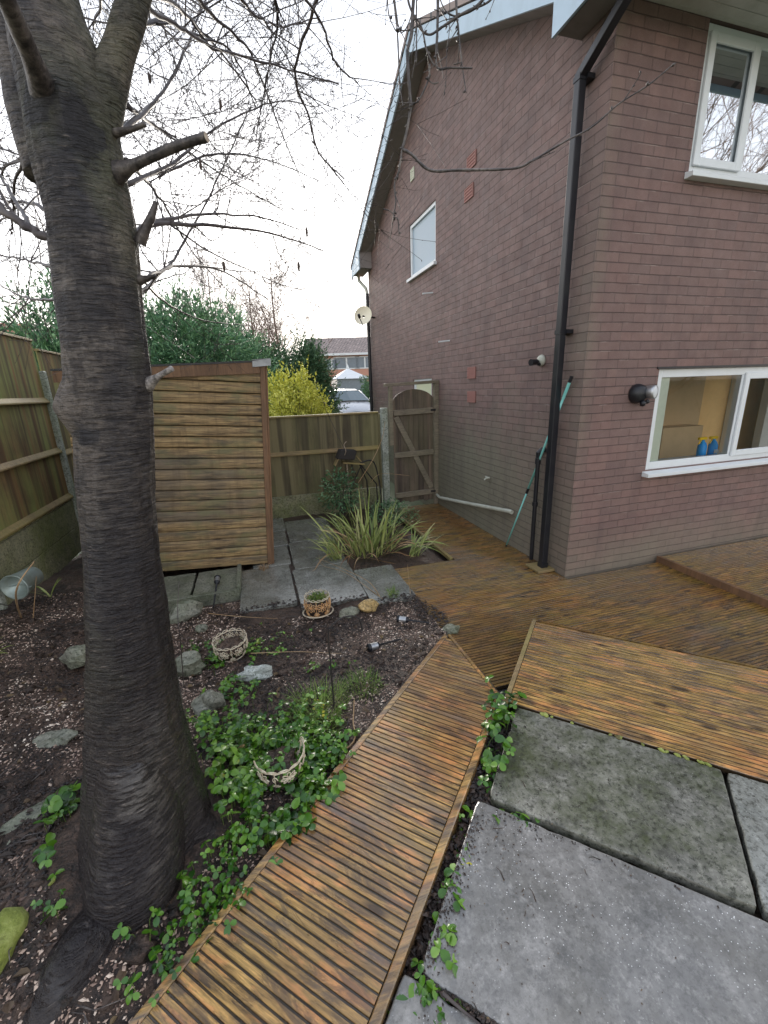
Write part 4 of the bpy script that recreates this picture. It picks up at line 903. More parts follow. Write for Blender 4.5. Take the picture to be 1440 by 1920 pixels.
# ------------------------------------------------------------------ shed
SW, SD_ = 1.75, 1.25
sh = thing('garden_shed', 'leaning small timber shed clad in honey-coloured shiplap boards', 'shed', (-2.735, 1.46, -0.01), rot=(0, radians(4.0), 0))
WORLD[sh.name] = V((0, 0, 0))      # local coordinates: origin at the near right-hand foot, x to the right
RB = 0.1075; hr, hl = 2.13, 1.97
m = MB()
def rtop(x): return hr + (hr - hl) * (x / SW)
n_rows = 20
for i in range(n_rows):
    z0_ = 0.02 + i * RB; z1_ = z0_ + RB
    # shiplap profile: thick rounded face, scooped top
    prof = [(0.0, z0_ + 0.001), (-0.024, z0_ + 0.001), (-0.0265, z0_ + 0.006), (-0.0265, z0_ + RB * 0.45), (-0.022, z0_ + RB * 0.75), (-0.012, z0_ + RB * 0.92), (-0.006, z1_ - 0.002), (0.0, z1_ - 0.002)]
    xl, xr = -SW, -0.052
    zt = min(z1_, 9)
    # clip against the sloping top: the board stays only where its top is below the roof line
    def clipx(z): return (z - hr) * SW / (hr - hl)      # x at which the roof line has height z
    x_clip = clipx(z1_ + 0.01)
    if x_clip > xr - 0.05: 
        if clipx(z0_) > xr: break
        x_clip = xr - 0.02
        # wedge-shaped last board
        xa = max(xl, clipx(z0_ + 0.004)); m.prism([(xa, 0, z0_), (xr, 0, z0_), (xr, 0, rtop(xr)), ], (0, -0.014, 0)); break
    if x_clip > xl:
        xa = x_clip; xb = max(xl, clipx(z0_ + 0.004)); m.prism([(xb, 0, z0_), (xa, 0, z0_), (xa, 0, z1_)], (0, -0.014, 0)); xs0 = xa
    else: xs0 = xl
    base = len(m.v); 
    for xx in (xs0, xr):
        for (yy, zz) in prof: m.v.append((xx, yy, zz))
    k_ = len(prof)
    for a_ in range(k_):
        b_ = (a_ + 1) % k_; m.f.append((base + a_, base + b_, base + k_ + b_, base + k_ + a_))
    m.f.append(tuple(base + a_ for a_ in range(k_))); m.f.append(tuple(base + k_ + a_ for a_ in reversed(range(k_))))
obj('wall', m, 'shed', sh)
m = MB()       # right side wall and body
for i in range(19):
    z0_ = 0.02 + i * RB
    if z0_ + RB > hr: break
    m.box((-0.022, 0.05, z0_), (-0.004, SD_, z0_ + RB - 0.004))
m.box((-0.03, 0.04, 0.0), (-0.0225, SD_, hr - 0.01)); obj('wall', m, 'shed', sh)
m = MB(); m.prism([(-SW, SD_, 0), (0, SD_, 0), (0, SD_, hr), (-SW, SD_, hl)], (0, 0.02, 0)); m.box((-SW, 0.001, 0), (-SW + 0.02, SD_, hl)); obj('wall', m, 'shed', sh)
m = MB(); m.box((-0.052, -0.036, 0.0), (0.0, -0.001, hr + 0.01)); m.box((0.0005, -0.026, 0.0), (0.02, 0.045, hr)); bevel(obj('corner_trim', m, 'shed_trim', sh), 0.003)
m = MB(); m.prism([(-SW - 0.05, -0.045, hl - 0.015 - 0.075), (-0.053, -0.045, hr - 0.01 - 0.08), (-0.053, -0.045, hr + 0.015), (-SW - 0.05, -0.045, hl + 0.005)], (0, 0.018, 0)); obj('fascia', m, 'shed_trim', sh)
m = MB(); m.prism([(-SW - 0.06, -0.05, hl + 0.006), (0.05, -0.05, hr + 0.025), (0.05, -0.05, hr + 0.043), (-SW - 0.06, -0.05, hl + 0.024)], (0, SD_ + 0.1, 0)); obj('roof', m, 'felt', sh)
m = MB(); m.prism([(-0.12, -0.058, hr - 0.035), (0.055, -0.058, hr - 0.012), (0.055, -0.058, hr + 0.052), (-0.12, -0.058, hr + 0.022)], (0, 0.007, 0)); m.prism([(-0.12, -0.058, hr + 0.03), (0.055, -0.058, hr + 0.05), (0.055, -0.058, hr + 0.056), (-0.12, -0.058, hr + 0.034)], (0, 0.2, 0)); obj('flashing', m, 'felt_tape', sh)
WORLD[sh.name] = V((-2.735, 1.46, 0))

# ------------------------------------------------------------------ the cherry tree
TR = V((-3.36, -1.66, 0.0))
tree = thing('cherry_tree', 'large bare cherry tree with ringed wet bark standing in the soil bed', 'tree', tuple(TR))
prof = [(0, 10, 150), (100, 22, 190), (200, 42, 219), (250, 50, 225), (330, 65, 240), (440, 90, 260), (600, 108, 278), (700, 120, 290), (800, 135, 295), (900, 142, 297), (1000, 150, 303), (1100, 157, 312), (1200, 160, 325), (1300, 160, 340), (1400, 160, 360), (1480, 162, 376)]
path = []
for (py, l, r_) in prof:
    c = AD((l + r_) / 2, py, 1.66); a_, b_ = AD(l, py, 1.66), AD(r_, py, 1.66); path.append((c, (a_ - b_).length / 2 * 0.985))
path.reverse()
c0, r0 = path[0]
lowpts = [(V((c0.x - 0.055, c0.y - 0.03, 0.02)), 0.30), (V((c0.x - 0.035, c0.y - 0.02, 0.14)), 0.265)]
path = lowpts + path
top, rt = path[-1]
for k_ in range(1, 6): path.append((top + V((-0.015, -0.01, 0.22)) * k_ + V((0.01 * k_, 0, 0)), rt * (1 - 0.09 * k_)))
def cr_interp(P_, t):
    n = len(P_) - 1; t = max(0, min(n - 1e-6, t)); i = int(t); f = t - i
    p0, p1, p2, p3 = P_[max(i - 1, 0)], P_[i], P_[i + 1], P_[min(i + 2, n)]
    return 0.5 * ((2 * p1) + (p2 - p0) * f + (2 * p0 - 5 * p1 + 4 * p2 - p3) * f * f + (3 * p1 - p0 - 3 * p2 + p3) * f ** 3)
cs_, rs_ = [p for p, _ in path], [V((q, 0, 0)) for _, q in path]
m = MB(); RN, SN = 300, 80
rootdirs = [(radians(246), 0.95), (radians(-20), 0.60), (radians(60), 0.35), (radians(150), 0.10), (radians(-75), 0.34), (radians(275), 0.25)]
bur = AD(108, 765, 1.66)
for i in range(RN + 1):
    t = (len(cs_) - 1) * i / RN; c = cr_interp(cs_, t); rad = cr_interp(rs_, t).x * (0.94 if c.z < 0.9 else 0.97)
    for j in range(SN):
        an = 2 * pi * j / SN; d = V((cos(an), sin(an), 0)); rr = rad
        hgt = c.z
        if hgt < 0.9:
            fl = (1 - max(0, hgt) / 0.9) ** 2.2
            for (ra, am) in rootdirs:
                q = cos(an - ra)
                if q > 0: rr += fl * am * 0.42 * rad * q ** 5
            rr *= 1 - 0.06 * fl
        sp_ = V((cos(an) * 1.2, sin(an) * 1.2, c.z * 1.1))
        rr *= 1 + 0.06 * noise.noise(sp_ * 2.2) + 0.045 * noise.noise(sp_ * 6) + (0.008 * noise.noise(V((cos(an) * 2.5, sin(an) * 2.5, c.z * 38)))) + 0.012 * noise.noise(V((cos(an) * 9, sin(an) * 9, c.z * 25 + 9)))
        p = c + d * rr
        db = (p - bur).length
        if db < 0.09: p += ((bur - c).normalized() + V((0, 0, 0.1))) * 0.05 * (1 - db / 0.09) ** 0.8 * 1.0
        # collar below the cut stub on the right
        m.v.append(tuple(p))
for i in range(RN):
    for j in range(SN):
        j2 = (j + 1) % SN; m.f.append((i * SN + j, i * SN + j2, (i + 1) * SN + j2, (i + 1) * SN + j))
trunk = obj('trunk', m, 'bark', tree, True)
def roots():
    m = MB()
    def root(pts, rads):
        P_ = [V(p) for p in pts]; Rr = [V((q, 0, 0)) for q in rads]; pp, rr = [], []
        for i in range(41):
            t = (len(P_) - 1) * i / 40; pp.append(cr_interp(P_, t)); rr.append(max(0.01, cr_interp(Rr, t).x * (1 + 0.07 * noise.noise(cr_interp(P_, t) * 8))))
        m.tube(pp, rr, 26)
    a = TR
    root([a + V((0.02, -0.02, 0.60)), a + V((0.02, -0.09, 0.36)), a + V((0.0, -0.20, 0.18)), PZ(232, 1690, 0.11), PZ(165, 1790, 0.14), PZ(105, 1890, 0.13), PZ(50, 2010, 0.10)], [0.10, 0.15, 0.150, 0.125, 0.11, 0.088, 0.07])
    root([a + V((0.03, 0.0, 0.45)), a + V((0.12, -0.02, 0.24)), a + V((0.24, -0.05, 0.11)), a + V((0.46, -0.10, 0.03))], [0.08, 0.085, 0.07, 0.03])
    obj('root', m, 'bark', tree, True)
roots()

def curve(pts, n):
    P_ = [V(p) for p in pts]; return [cr_interp(P_, (len(P_) - 1) * i / n) for i in range(n + 1)]
def bud(m, p, d, s=0.006):
    a = d.orthogonal().normalized() * s * 0.45; b_ = d.cross(a).normalized() * s * 0.45; n = len(m.v)
    for q in (p, p + d * s * 0.5 + a, p + d * s * 0.5 + b_, p + d * s * 0.5 - a, p + d * s * 0.5 - b_, p + d * s * 1.4): m.v.append(tuple(q))
    m.f += [(n, n + 1, n + 2), (n, n + 2, n + 3), (n, n + 3, n + 4), (n, n + 4, n + 1), (n + 5, n + 2, n + 1), (n + 5, n + 3, n + 2), (n + 5, n + 4, n + 3), (n + 5, n + 1, n + 4)]
def rvec(s=1.0): return V((random.gauss(0, s), random.gauss(0, s), random.gauss(0, s)))
def grow(m, p, d, L, r0, depth, lift=0.12, sides=4, nbud=True, wig=0.11):
    n = max(4, int(L / 0.07)); pts = [p.copy()]; dirs = [d.copy()]
    for i in range(n):
        d = (d + rvec(wig * 0.6) + V((0, 0, lift * 0.35))).normalized(); p = p + d * (L / n); pts.append(p.copy()); dirs.append(d.copy())
    rad = [max(0.0011, r0 * (1 - 0.8 * i / n)) for i in range(n + 1)]
    m.tube(pts, rad, sides, False)
    if nbud:
        for i in range(1, n + 1):
            if random.random() < 0.4:
                bd = (dirs[i] + rvec(0.7)).normalized(); bud(m, pts[i], bd, random.uniform(0.004, 0.008))
    if depth > 0:
        k_ = int(L / 0.165)
        for q in range(k_):
            i = random.randint(1, n - 1); nd_ = (dirs[i] + rvec(0.62)).normalized()
            grow(m, pts[i], nd_, L * random.uniform(0.35, 0.75), max(0.0016, rad[i] * 0.62), depth - 1, lift, 3, nbud, wig)
def limb(pts, r0, r1, twigs=8, tl=0.7, depth=1, mat='twig', name='branch', sides=8, lift=0.10, bias=V((0, 0, 0))):
    n = 22; P_ = curve(pts, n); m = MB()
    P_ = [p + rvec(0.0028) if 0 < i < n else p for i, p in enumerate(P_)]
    rad = [r0 + (r1 - r0) * (i / n) ** 0.8 for i in range(n + 1)]; rad = [q * random.uniform(0.93, 1.1) for q in rad]
    m.tube(P_, rad, sides)
    for q in range(twigs):
        i = random.randint(3, n); t = (P_[min(n, i + 1)] - P_[i - 1]).normalized()
        d = (t * 0.8 + rvec(0.5) + bias).normalized()
        grow(m, P_[i], d, tl * random.uniform(0.5, 1.15), max(0.002, rad[i] * 0.5), depth, lift)
    return obj(name, m, mat, tree, True)
def A(*q): return [AD(x, y, D_) for (x, y, D_) in q]
random.seed(11)
# the thick fork going up right, the left limbs and the cut stubs
def thick(pts, rads, mat='bark', name='limb', sides=28, cutcap=False):
    n = 40; P_ = curve(pts, n); R2 = [V((q, 0, 0)) for q in rads]
    rr = [cr_interp(R2, (len(R2) - 1) * i / n).x * (1 + 0.07 * noise.noise(P_[i] * 14)) for i in range(n + 1)]
    m = MB(); m.tube(P_, rr, sides); return obj(name, m, mat, tree, True)
thick(A((150, 330, 1.66), (180, 215, 1.65), (215, 120, 1.63), (252, 0, 1.60), (290, -150, 1.6), (330, -400, 1.6)), [0.075, 0.062, 0.043, 0.036, 0.035, 0.03])
thick(A((95, 330, 1.68), (62, 230, 1.70), (30, 120, 1.74), (-5, 20, 1.80), (-60, -120, 1.9)), [0.06, 0.055, 0.042, 0.036, 0.03])
thick(A((125, 290, 1.66), (88, 185, 1.60), (66, 125, 1.52), (38, 60, 1.44), (8, -10, 1.36), (-40, -120, 1.3)), [0.06, 0.038, 0.024, 0.020, 0.0185, 0.018], 'limb')
st = thick(A((180, 345, 1.64), (222, 322, 1.60), (250, 310, 1.56), (310, 283, 1.50), (350, 268, 1.46), (387, 257, 1.43)), [0.05, 0.028, 0.0145, 0.0125, 0.0115, 0.0125], 'limb', 'cut_stub')
thick(A((215, 250, 1.62), (245, 243, 1.58), (272, 233, 1.55)), [0.012, 0.007, 0.0065], 'limb', 'cut_stub', 12)
thick(A((262, 455, 1.62), (275, 425, 1.60), (283, 408, 1.59), (293, 378, 1.58)), [0.018, 0.013, 0.011, 0.006], 'limb', 'broken_stub', 14)
thick(A((275, 722, 1.62), (297, 706, 1.58), (322, 691, 1.54)), [0.024, 0.0095, 0.009], 'cutgrey', 'cut_stub', 14)
thick(A((262, 525, 1.62), (275, 522, 1.6), (292, 517, 1.57)), [0.016, 0.009, 0.005], 'limb', 'broken_stub', 12)
a_, b_ = AD(350, 268, 1.46), AD(387, 257, 1.43); dv_ = (b_ - a_).normalized(); Mq = Matrix.Translation(b_ + dv_ * 0.0005) @ dv_.to_track_quat('Z', 'Y').to_matrix().to_4x4()
m = MB(); m.lathe([(0.0, 0.0012), (0.006, 0.001), (0.0115, 0.0)], M=Mq, seg=18); obj('cut_face', m, 'cut', st)
# named limbs across the sky, right of the trunk
LB = [
 ([(255, 5, 1.62), (330, 45, 1.9), (400, 90, 2.2), (500, 118, 2.6), (635, 158, 3.1)], 0.0085, 0.0035, 9, 0.8),
 ([(235, 45, 1.62), (300, 42, 2.0), (385, 72, 2.5), (440, 105, 2.8), (480, 200, 3.2)], 0.008, 0.003, 10, 0.8),
 ([(270, -20, 1.62), (330, 10, 2.1), (380, 60, 2.6), (440, 130, 3.1), (480, 190, 3.4)], 0.009, 0.004, 11, 0.9),
 ([(600, -60, 2.0), (592, 10, 2.1), (565, 80, 2.2), (553, 150, 2.3), (580, 220, 2.4), (600, 290, 2.5), (645, 335, 2.6)], 0.008, 0.003, 12, 0.7),
 ([(258, 442, 1.66), (290, 422, 1.9), (400, 424, 2.5), (520, 440, 3.2), (606, 470, 3.8)], 0.011, 0.004, 13, 0.9),
 ([(262, 446, 1.66), (300, 412, 2.0), (420, 402, 2.8), (500, 410, 3.6), (560, 430, 4.4)], 0.008, 0.004, 12, 1.0),
 ([(275, 525, 1.66), (330, 500, 2.2), (420, 510, 3.2), (500, 560, 4.2)], 0.008, 0.004, 11, 1.0),
 ([(250, 560, 1.9), (330, 480, 2.8), (400, 350, 3.4), (470, 200, 3.9)], 0.008, 0.004, 13, 1.0),
 ([(230, 350, 1.8), (330, 300, 2.6), (420, 230, 3.2), (520, 190, 3.8), (590, 200, 4.2)], 0.009, 0.003, 13, 1.0),
 ([(230, 250, 1.8), (300, 180, 2.5), (350, 90, 3.0), (400, -40, 3.3)], 0.009, 0.004, 12, 1.0),
 ([(240, 200, 1.9), (310, 250, 2.8), (420, 330, 3.6), (540, 400, 4.4)], 0.008, 0.003, 14, 1.0),
 ([(235, 300, 1.9), (300, 370, 2.7), (360, 470, 3.4), (440, 560, 4.2)], 0.008, 0.003, 13, 1.0),
 ([(330, -60, 2.0), (400, 30, 2.4), (470, 100, 2.8), (520, 230, 3.2), (570, 350, 3.6)], 0.009, 0.003, 14, 0.9),
 ([(420, -60, 2.2), (470, 20, 2.5), (530, 50, 2.9), (600, 30, 3.2)], 0.008, 0.003, 11, 0.9),
 ([(500, -60, 2.3), (520, 40, 2.6), (500, 140, 3.0), (480, 260, 3.5)], 0.008, 0.003, 12, 0.9),
 ([(300, 330, 2.6), (400, 290, 3.3), (500, 300, 4.0), (600, 340, 4.7)], 0.008, 0.003, 12, 0.9),
 ([(240, 480, 2.0), (300, 560, 2.9), (380, 600, 3.6), (470, 610, 4.6)], 0.007, 0.003, 10, 0.8),
 ([(540, -60, 1.9), (600, 40, 2.0), (625, 110, 2.1), (640, 130, 2.2), (672, 158, 2.2)], 0.005, 0.002, 5, 0.4),
]
for (pts, a_, b_, tw, tl) in LB:
    limb([AD(*q) for q in pts], a_, b_, tw, tl, 2, bias=V((-0.12, 0.05, 0.05)))
# left of the trunk
LL = [
 ([(105, 455, 1.66), (70, 435, 1.7), (20, 405, 1.75), (-40, 350, 1.85)], 0.0125, 0.010, 3, 0.8),
 ([(60, 430, 1.72), (30, 380, 2.1), (0, 330, 2.4), (-40, 260, 2.8)], 0.007, 0.004, 6, 0.9),
 ([(110, 500, 1.9), (60, 490, 2.6), (10, 480, 3.2), (-60, 470, 3.8)], 0.007, 0.003, 12, 0.9),
 ([(100, 400, 1.9), (40, 380, 2.6), (-10, 420, 3.2), (-80, 440, 3.6)], 0.007, 0.003, 12, 0.9),
 ([(90, 300, 1.9), (30, 300, 2.5), (-20, 340, 3.0), (-80, 360, 3.6)], 0.007, 0.003, 11, 0.9),
 ([(120, 560, 2.0), (60, 560, 2.8), (10, 540, 3.4), (-60, 500, 4.2)], 0.006, 0.003, 10, 0.8),
 ([(80, 250, 1.8), (30, 330, 2.2), (25, 400, 2.4), (22, 440, 2.5)], 0.006, 0.003, 5, 0.5),
 ([(200, -60, 1.9), (190, 10, 2.2), (180, 60, 2.5), (240, 120, 3.0)], 0.006, 0.003, 8, 0.8),
]
for (pts, a_, b_, tw, tl) in LL:
    limb([AD(*q) for q in pts], a_, b_, tw, tl, 2)
# overhead limb and the drooping shoots in front of the house
ov = limb([AD(330, -400, 1.6), V((-2.9, -1.3, 4.2)), V((-2.3, -1.1, 4.35)), V((-1.7, -1.0, 4.3)), V((-1.3, -0.9, 4.25))], 0.03, 0.012, 0, 0)
DH = 1.9
HG = [
 ([(742, -160), (738, -20), (745, 60), (748, 130), (750, 175)], 0.0035, 0.002, ((738, -20), (750, 60), (768, 40), (775, 0))),
 ([(790, -160), (776, -10), (772, 60), (764, 100), (768, 170), (770, 200), (762, 250), (754, 280)], 0.0062, 0.0042, ()),
 ([(754, 280), (748, 320), (740, 345), (742, 380), (738, 405), (746, 412), (748, 440)], 0.0036, 0.0018, ((741, 405), (730, 395), (718, 392))),
 ([(754, 280), (772, 290), (806, 319), (860, 319), (962, 316), (1000, 300), (1060, 265), (1110, 238), (1160, 195), (1215, 160), (1262, 121)], 0.0055, 0.0016, ()),
 ([(820, -160), (821, 0), (820, 60), (819, 125), (845, 127), (886, 128)], 0.0052, 0.0025, ((862, 125), (866, 117), (850, 121))),
 ([(850, -160), (855, 0), (860, 60), (866, 120), (874, 175)], 0.0042, 0.0016, ()),
 ([(745, -160), (765, 0), (790, 50), (800, 95), (815, 125)], 0.0040, 0.0026, ()),
 ([(806, 120), (803, 150), (785, 188), (770, 197)], 0.0030, 0.0022, ((803, 150), (812, 157), (822, 155))),
 ([(960, -110), (905, 0), (860, 30), (830, 50), (805, 65), (785, 50), (772, 20)], 0.0055, 0.0025, ()),
 ([(960, -60), (920, 0), (880, 18), (855, 30), (835, 20), (822, -10)], 0.0035, 0.002, ()),
 ([(728, -120), (727, 10), (738, 50), (748, 60), (760, 35)], 0.0022, 0.0014, ()),
 ([(842, -160), (843, 40), (838, 90), (836, 150), (832, 180)], 0.0014, 0.001, ()),
 ([(780, -140), (781, 0), (781, 120)], 0.003, 0.0018, ()),
]
random.seed(5)
for gi, (pts, a_, b_, ex) in enumerate(HG):
    m = MB(); dd = DH + (0.06 * (gi % 3))
    dd = DH
    P_ = curve([AD(x, y, dd) for x, y in pts], len(pts) * 6)
    if pts[0][1] < -100:     # carried on up to the overhead limb
        t0 = P_[0]; P_ = [V((t0.x - 0.15, t0.y - 0.1, 4.3)), V((t0.x - 0.06, t0.y - 0.05, (4.3 + t0.z) / 2))] + P_
    n = len(P_) - 1; rad = [a_ + (b_ - a_) * i / n for i in range(n + 1)]; rad = [q * random.uniform(0.9, 1.18) for q in rad]
    m.tube(P_, rad, 6)
    for i in range(3, n, 2):
        if random.random() < 0.4: bud(m, P_[i], ((P_[i] - P_[i - 1]).normalized() + rvec(0.9)).normalized(), random.uniform(0.007, 0.013))
    for q in range(2):
        i = random.randint(4, n - 2); grow(m, P_[i], ((P_[i] - P_[i - 1]).normalized() + rvec(0.5)).normalized(), random.uniform(0.05, 0.13), 0.0022, 0, 0)
    if ex:
        E_ = [AD(x, y, DH) for x, y in ex]; m.tube(curve(E_, 8), [0.0022] * 9, 5)
    obj('branch', m, 'limb', tree, True)
# catkin-like dead leaves hanging
m = MB()
for (x, y) in ((280, 145), (413, 195), (376, 310), (560, 500), (575, 435), (420, 500)):
    m = MB(); p = AD(x, y, 2.4); m.blob(p, (0.007, 0.007, 0.022), x, 0.4, nu=6, nv=5); obj('dead_leaf', m, 'litter', tree, True)

# ------------------------------------------------------------------ vegetation helpers
def sprays(m, cen, rad, n, L=0.16, W=0.04, seed=0, droop=0.2, fill=0.45, lump=0.25, zcut=None):
    rnd = random.Random(seed)
    for _ in range(n):
        while True:
            d = V((rnd.gauss(0, 1), rnd.gauss(0, 1), rnd.gauss(0, 1)))
            if d.length > 0.1: break
        d.normalize(); q = 1 + lump * noise.noise(d * 2.3 + V((seed, 0, 0))) * 1.6 + lump * 0.8 * noise.noise(d * 6 + V((0, seed, 0)))
        t = (fill + (1 - fill) * rnd.random() ** 0.5) * q
        p = V((cen[0] + d.x * rad[0] * t, cen[1] + d.y * rad[1] * t, cen[2] + d.z * rad[2] * t))
        if zcut is not None and p.z < zcut: continue
        o_ = (d + V((rnd.gauss(0, .45), rnd.gauss(0, .45), rnd.gauss(0, .45) - droop))).normalized(); s_ = o_.cross(V((rnd.gauss(0, 1), rnd.gauss(0, 1), rnd.gauss(0, 1)))).normalized()
        l = L * rnd.uniform(0.6, 1.4); w_ = W * rnd.uniform(0.6, 1.4)
        k_ = o_.cross(s_) * w_ * 0.3
        m.face([p, p + o_ * l * 0.4 + s_ * w_ / 2 + k_, p + o_ * l, p + o_ * l * 0.4 - s_ * w_ / 2 + k_])
def shoots(m, cen, rad, ns, sl, nl, L, W, up, seed, zmin=-9):
    rnd = random.Random(seed)
    for _ in range(ns):
        d = V((rnd.gauss(0, 1), rnd.gauss(0, 1), rnd.gauss(0, 1))).normalized(); q = 0.62 + 0.34 * rnd.random() + 0.30 * noise.noise(d * 2.6 + V((seed, 0, 0)))
        p = V((cen[0] + d.x * rad[0] * q, cen[1] + d.y * rad[1] * q, cen[2] + d.z * rad[2] * q)); o_ = (d * 0.8 + V((rnd.gauss(0, .3), rnd.gauss(0, .3), rnd.gauss(0, .3) + up))).normalized()
        l = sl * rnd.uniform(0.5, 1.5); bend = V((rnd.gauss(0, .25), rnd.gauss(0, .25), rnd.gauss(0, .2)))
        for i in range(nl):
            t = rnd.random(); c = p + o_ * l * t + bend * l * t * t * 0.5
            if c.z < zmin: continue
            lo = (o_ * 0.9 + V((rnd.gauss(0, .55), rnd.gauss(0, .55), rnd.gauss(0, .55)))).normalized(); s_ = lo.cross(V((rnd.gauss(0, 1), rnd.gauss(0, 1), rnd.gauss(0, 1)))).normalized(); ll = L * rnd.uniform(.6, 1.3) * (1.1 - 0.5 * t); w_ = W * rnd.uniform(.6, 1.3)
            m.face([c, c + lo * ll * 0.45 + s_ * w_ / 2, c + lo * ll, c + lo * ll * 0.45 - s_ * w_ / 2])
def tree_stem(parent, base, h, r_, mat='limb', n=5, seed=0):
    rnd = random.Random(seed); m = MB(); b = V(base)
    m.tube([b, b + V((0.03, 0, h * 0.5)), b + V((0, 0.02, h))], [r_, r_ * 0.7, r_ * 0.2], 8)
    for i in range(n * 4):
        z = h * rnd.uniform(0.15, 0.85); an = rnd.uniform(0, 6.28); l = h * 0.22; m.tube([b + V((0, 0, z)), b + V((cos(an) * l, sin(an) * l, z + l * 0.5))], [r_ * 0.35, r_ * 0.08], 5)
    obj('trunk', m, mat, parent)
def conifer(loc, rad, ztop, n, label, mat='conifer', seed=1, L=0.15, W=0.032, blobs=None, group='evergreens beyond the fences', zb=-0.1):
    c = thing('conifer_tree', label, 'tree', (loc[0], loc[1], zb), group)
    m = MB()
    rnd = random.Random(seed); bl = blobs or [((0, 0, 0.5), 1.0)]
    H_ = ztop - zb
    for bi, ((dx, dy, fz), s_) in enumerate(bl):
        rz = H_ * 0.5 * s_
        sprays(m, (loc[0] + dx * rad, loc[1] + dy * rad, zb + H_ * fz), (rad * s_ * 0.85, rad * s_ * 0.85, (rz if fz + s_ * 0.5 <= 1.02 else H_ * (1.0 - fz)) * 0.9), int(0.8 * n * s_ * s_), L, W, seed + bi * 7, 0.1, 0.4, 0.4)
        shoots(m, (loc[0] + dx * rad, loc[1] + dy * rad, zb + H_ * fz), (rad * s_, rad * s_, rz if fz + s_ * 0.5 <= 1.02 else H_ * (1.0 - fz)), int(n * s_ * s_ / 16), 0.42, 20, L * 0.8, W * 0.8, 0.35, seed + bi)
    obj('crown', m, mat, c); tree_stem(c, (loc[0], loc[1], zb), H_ * 0.85, 0.09, seed=seed); return c
B3 = [((0, 0, 0.5), 1.0), ((0.5, 0.1, 0.35), 0.65), ((-0.55, 0, 0.38), 0.62), ((0.1, -0.2, 0.68), 0.55)]
p = AD(340, 600, 11.5); conifer((p.x, p.y), 1.8, 3.95, 15000, 'broad green conifer showing above the shed, just right of the trunk', seed=3, blobs=B3)
p = AD(425, 620, 13.0); conifer((p.x, p.y), 1.2, 3.75, 7000, 'lower green conifer above the right half of the shed roof', seed=5, blobs=B3)
p = AD(85, 620, 9.0); conifer((p.x, p.y), 0.85, 3.45, 8000, 'dark green conifer left of the trunk above the side fence', 'conifer', seed=8, blobs=[((0, 0, 0.5), 1.0), ((0.5, 0.1, 0.4), 0.7), ((-0.45, 0, 0.55), 0.5)])
p = AD(578, 700, 14.5); conifer((p.x, p.y), 0.72, 3.35, 9000, 'dark conifer right behind the golden shrub, beside the far house', 'conifer_dark', seed=12, blobs=B3)
p = AD(500, 700, 14.0); conifer((p.x, p.y), 1.3, 3.2, 9000, 'dark conifer above the shed corner, left of the golden shrub top', 'conifer_dark', seed=15, blobs=B3)
p = AD(200, 640, 12); conifer((p.x, p.y), 1.8, 3.9, 7000, 'green conifer mostly hidden behind the trunk of the cherry tree', 'conifer', seed=21, blobs=B3)
# golden shrub
p = AD(556, 790, 8.6); g0 = thing('golden_shrub', 'bright yellow-green leafy shrub behind the back fence', 'shrub', (p.x, p.y, -0.1))
m = MB(); rnd = random.Random(4)
for i in range(52):
    an = rnd.uniform(0, 6.28); rr = rnd.random() ** 0.5 * 0.58; x_ = p.x + cos(an) * rr; y_ = p.y + sin(an) * rr
    zt = 0.9 + (2.35 - 0.9) * (1 - (rr / 0.78) ** 2) * rnd.uniform(0.72, 1.0) + 0.06
    zc = zt - 0.38
    sprays(m, (x_, y_, zc), (0.17, 0.17, 0.42), 170, 0.055, 0.034, 100 + i, -0.3, 0.2, 0.3)
    shoots(m, (x_, y_, zc), (0.13, 0.13, 0.36), 9, 0.26, 22, 0.05, 0.032, 1.1, 200 + i)
obj('leaves', m, 'golden', g0)
m = MB()
for i in range(40):
    an = rnd.uniform(0, 6.28); rr = rnd.random() * 0.85; m.tube([(p.x + cos(an) * 0.1, p.y + sin(an) * 0.1, -0.1), (p.x + cos(an) * rr * 0.7, p.y + sin(an) * rr * 0.7, 1.1), (p.x + cos(an) * rr, p.y + sin(an) * rr, 2.0 - rr * 0.6)], [0.014, 0.009, 0.003], 5)
obj('stems', m, 'limb', g0)
# bush right of the car
p = AD(700, 750, 21); bs = thing('round_bush', 'dull green bush behind the parked car at the house corner', 'bush', (p.x, p.y, 0.2))
m = MB(); sprays(m, (p.x + 0.55, p.y, 1.5), (1.1, 0.9, 1.1), 9000, 0.10, 0.05, 33, 0.0, 0.4, 0.3); obj('leaves', m, 'bushleaf', bs); tree_stem(bs, (p.x + .5, p.y, 0.2), 1.2, 0.03, seed=33)
